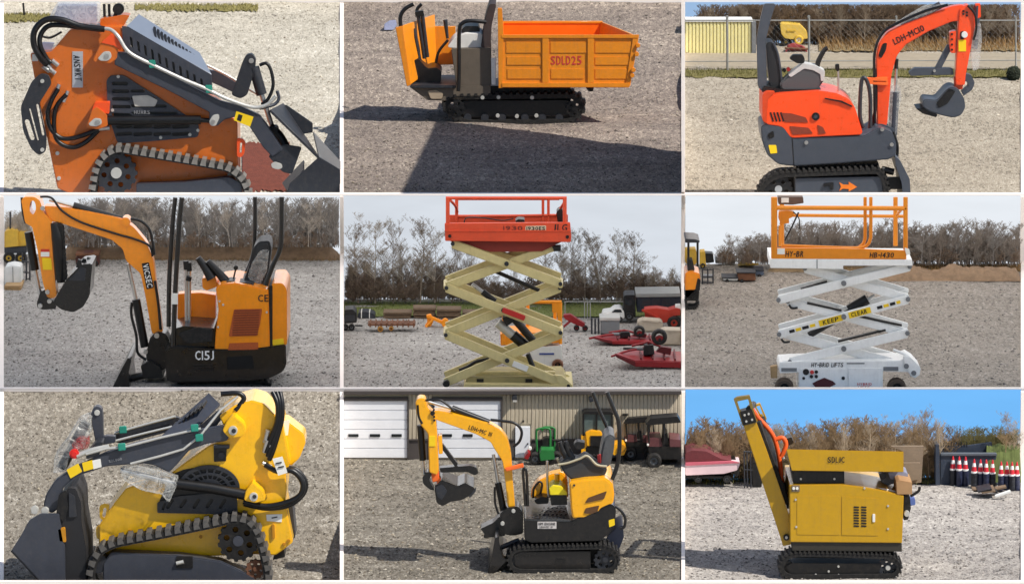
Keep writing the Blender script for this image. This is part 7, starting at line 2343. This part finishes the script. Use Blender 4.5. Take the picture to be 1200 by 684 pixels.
f.tube('mid_bar', [(220, 285), (250, 287)], 2, GUN2, smooth=False)
# dark skip
f = Thing(C9, 'skip_container', 'dark blue grey open steel container behind the drums', 'container', (990, 350), C9.y_at(348) + .12)
NV = mat('dark_blue_grey_steel', (46, 56, 72), .6, var=.12, dirt=.15)
f.pl('back_wall', rnd([(892, 206), (1000, 202), (1084, 190), (1088, 260), (892, 262)], 2), .2, .24, NV)
f.pl('left_wall', rnd([(888, 200), (900, 198), (904, 340), (888, 345)], 2), .0, .24, NV)
f.pl('front_wall', rect(904, 236, 1100, 346), .04, .08, NV)
f.pl('rim', rect(905, 230, 1102, 238), .02, .1, mat('rim_grey', (86, 92, 100), .6))
for k in range(12):
    f.pl('stake', rect(896 + k * 9, 192 - (k % 2) * 3, 899 + k * 9, 208), .2, .22, BLK, bv=0)
CW, CR = mat('cone_white', (236, 234, 232), .5, var=.04), mat('cone_red', (200, 34, 50), .5, var=.08)
DB = mat('navy_drum', (34, 40, 66), .45, var=.15)
DB2 = mat('black_drum', (26, 28, 36), .5, var=.15)


def lathe(f, name, cx, cyb, prof, d, m, parent=None, n=18):
    """turned shape: profile of (radius, height above the base) in tracing units"""
    bm = bmesh.new()
    ctr = f.p(cx, cyb, d)
    R = []
    for r, h in prof:
        R.append([bm.verts.new(ctr + Vector((math.cos(2 * math.pi * k / n) * r * f.k, math.sin(2 * math.pi * k / n) * r * f.k, h * f.k))) for k in range(n)])
    for a, b in zip(R[:-1], R[1:]):
        for k in range(n):
            bm.faces.new((a[k], a[(k + 1) % n], b[(k + 1) % n], b[k]))
    bm.faces.new(list(reversed(R[0])))
    bm.faces.new(R[-1])
    return finish(bm, name, m, f.o if parent is None else parent)


spots = [(948, 284, 342), (970, 285, 343), (992, 286, 344), (1022, 294, 350), (1044, 295, 351), (1064, 296, 352), (1086, 297, 353), (1116, 303, 356), (1136, 303, 357), (1154, 304, 358), (1171, 304, 358)]
where = ['beside the container wall', 'second from the container wall', 'third from the container wall', 'left of the middle cluster', 'in the middle cluster', 'in the middle cluster', 'right of the middle cluster', 'nearest the boards pile', 'in the last cluster', 'in the last cluster', 'at the end of the row']
for i, (x, yt, yb_) in enumerate(spots):
    yy = C9.y_at(yb_) - (i % 2) * .03
    f = Thing(C9, 'drum', 'dark navy plastic drum carrying a red and white cone', 'drum', (x, yb_), yy, 'drums carrying cones')
    h = yb_ - yt
    lathe(f, 'shell', x, yb_, [(10.5, 0), (11, 2), (11, h * .3), (10.4, h * .33), (11, h * .36), (11, h * .63), (10.4, h * .66), (11, h * .69), (11, h - 2), (10, h)], .02, DB if i % 3 else DB2)
    lathe(f, 'lid', x, yt + 1, [(10.5, -1), (10.5, 1.5), (9, 2)], .02, DB2)
    f = Thing(C9, 'traffic_cone', 'red and white striped traffic cone set on a navy drum', 'traffic cone', (x, yt), yy, 'cones on the drums')
    lathe(f, 'base', x, yt, [(10.8, -3), (10.8, 3), (9.6, 3.4)], .02, CW)
    lathe(f, 'lower_band', x, yt, [(9.4, 3), (6.8, 20)], .02, CR)
    lathe(f, 'white_band', x, yt, [(6.8, 20), (4.6, 33)], .02, CW)
    lathe(f, 'tip', x, yt, [(4.6, 33), (2.2, 46), (1.6, 47)], .02, CR)
f = Thing(C9, 'board_pile', 'heap of broken dark boards with one white plank on the gravel', 'boards', (1090, 380), 'g')
rg = random.Random(12)
for k in range(9):
    x, y = rg.uniform(1030, 1120), rg.uniform(352, 372)
    f.pl('board', strip(x - 24, y + rg.uniform(-6, 6), x + 24, y + rg.uniform(-6, 6), 5), rg.uniform(-.1, .15), .2, BLK if k % 3 else WOODM, bv=.001)
f.pl('white_plank', strip(1096, 380, 1150, 362, 7), -.16, -.1, WHITE, bv=.002)

# ------------------------------------------------------------------ added cloth softening sun on the middle terrace, added board shading the dumper ground
def diffuser_mat():
    m = bpy.data.materials.new('added_diffuser_cloth')
    m.use_nodes = True
    nt = m.node_tree
    nt.nodes.remove(nt.nodes['Principled BSDF'])
    tr = nd(nt, 'ShaderNodeBsdfTranslucent')
    tr.inputs['Color'].default_value = (.92, .93, .95, 1)
    tc = nd(nt, 'ShaderNodeTexCoord')
    n1 = nd(nt, 'ShaderNodeTexNoise', i_Scale=40.0)
    r1 = nd(nt, 'ShaderNodeValToRGB')
    r1.color_ramp.elements[0].color = (.95, .94, .93, 1)
    r1.color_ramp.elements[1].color = (.98, .97, .96, 1)
    nt.links.new(tc.outputs['Object'], n1.inputs['Vector'])
    nt.links.new(n1.outputs['Fac'], r1.inputs['Fac'])
    nt.links.new(r1.outputs['Color'], tr.inputs['Color'])
    nt.links.new(tr.outputs['BSDF'], nt.nodes['Material Output'].inputs['Surface'])
    return m


root = bpy.data.objects.new('added_diffuser', None)  # sheet added to turn direct sun into soft overcast light below
COL.objects.link(root)
root.location = W(600, 228.2, 3.9)
tag(root, 'added translucent cloth over the scissor lifts that softens the sunlight, seen edge on', 'canopy')
bm = bmesh.new()
P4 = [W(-60, 228.2, 3.95), W(1560, 228.2, 3.95), W(1560, 228.2, -5.0), W(-60, 228.2, -5.0)]
bm.faces.new([bm.verts.new(v - root.location) for v in P4])
finish(bm, 'cloth', diffuser_mat(), root, angle=0)
a, b = W(-60, 229, -5.0), W(1560, 227.4, -5.0)
o = box_world('edge_pole', a.x, b.x, -5.01, -4.99, a.z, b.z, cream, .002)
o.parent = root
o.matrix_parent_inverse = Matrix.Translation(-root.location)

# tall board added to throw shade before the dumper, in line with the strip
bm = bmesh.new()
zb = C2.z_at(4.2) - .2
zt = zb + 4.9
prof = [(1.4, W(800, 225, 1.4).z), (4.06, zb), (6.25, zb), (6.25, zt), (1.4, zt)]
L_, R_ = [], []
for y, z in prof:
    L_.append(bm.verts.new((XW(798.7, y, z), y, z)))
    R_.append(bm.verts.new((XW(802.5, y, z), y, z)))
bm.faces.new(L_)
bm.faces.new(list(reversed(R_)))
for i in range(5):
    bm.faces.new((L_[i], L_[(i + 1) % 5], R_[(i + 1) % 5], R_[i]))
bmesh.ops.recalc_face_normals(bm, faces=bm.faces)
tag(finish(bm, 'added_shade_board', cream, angle=30), 'tall cream board added to shade the gravel before the dumper', 'screen')
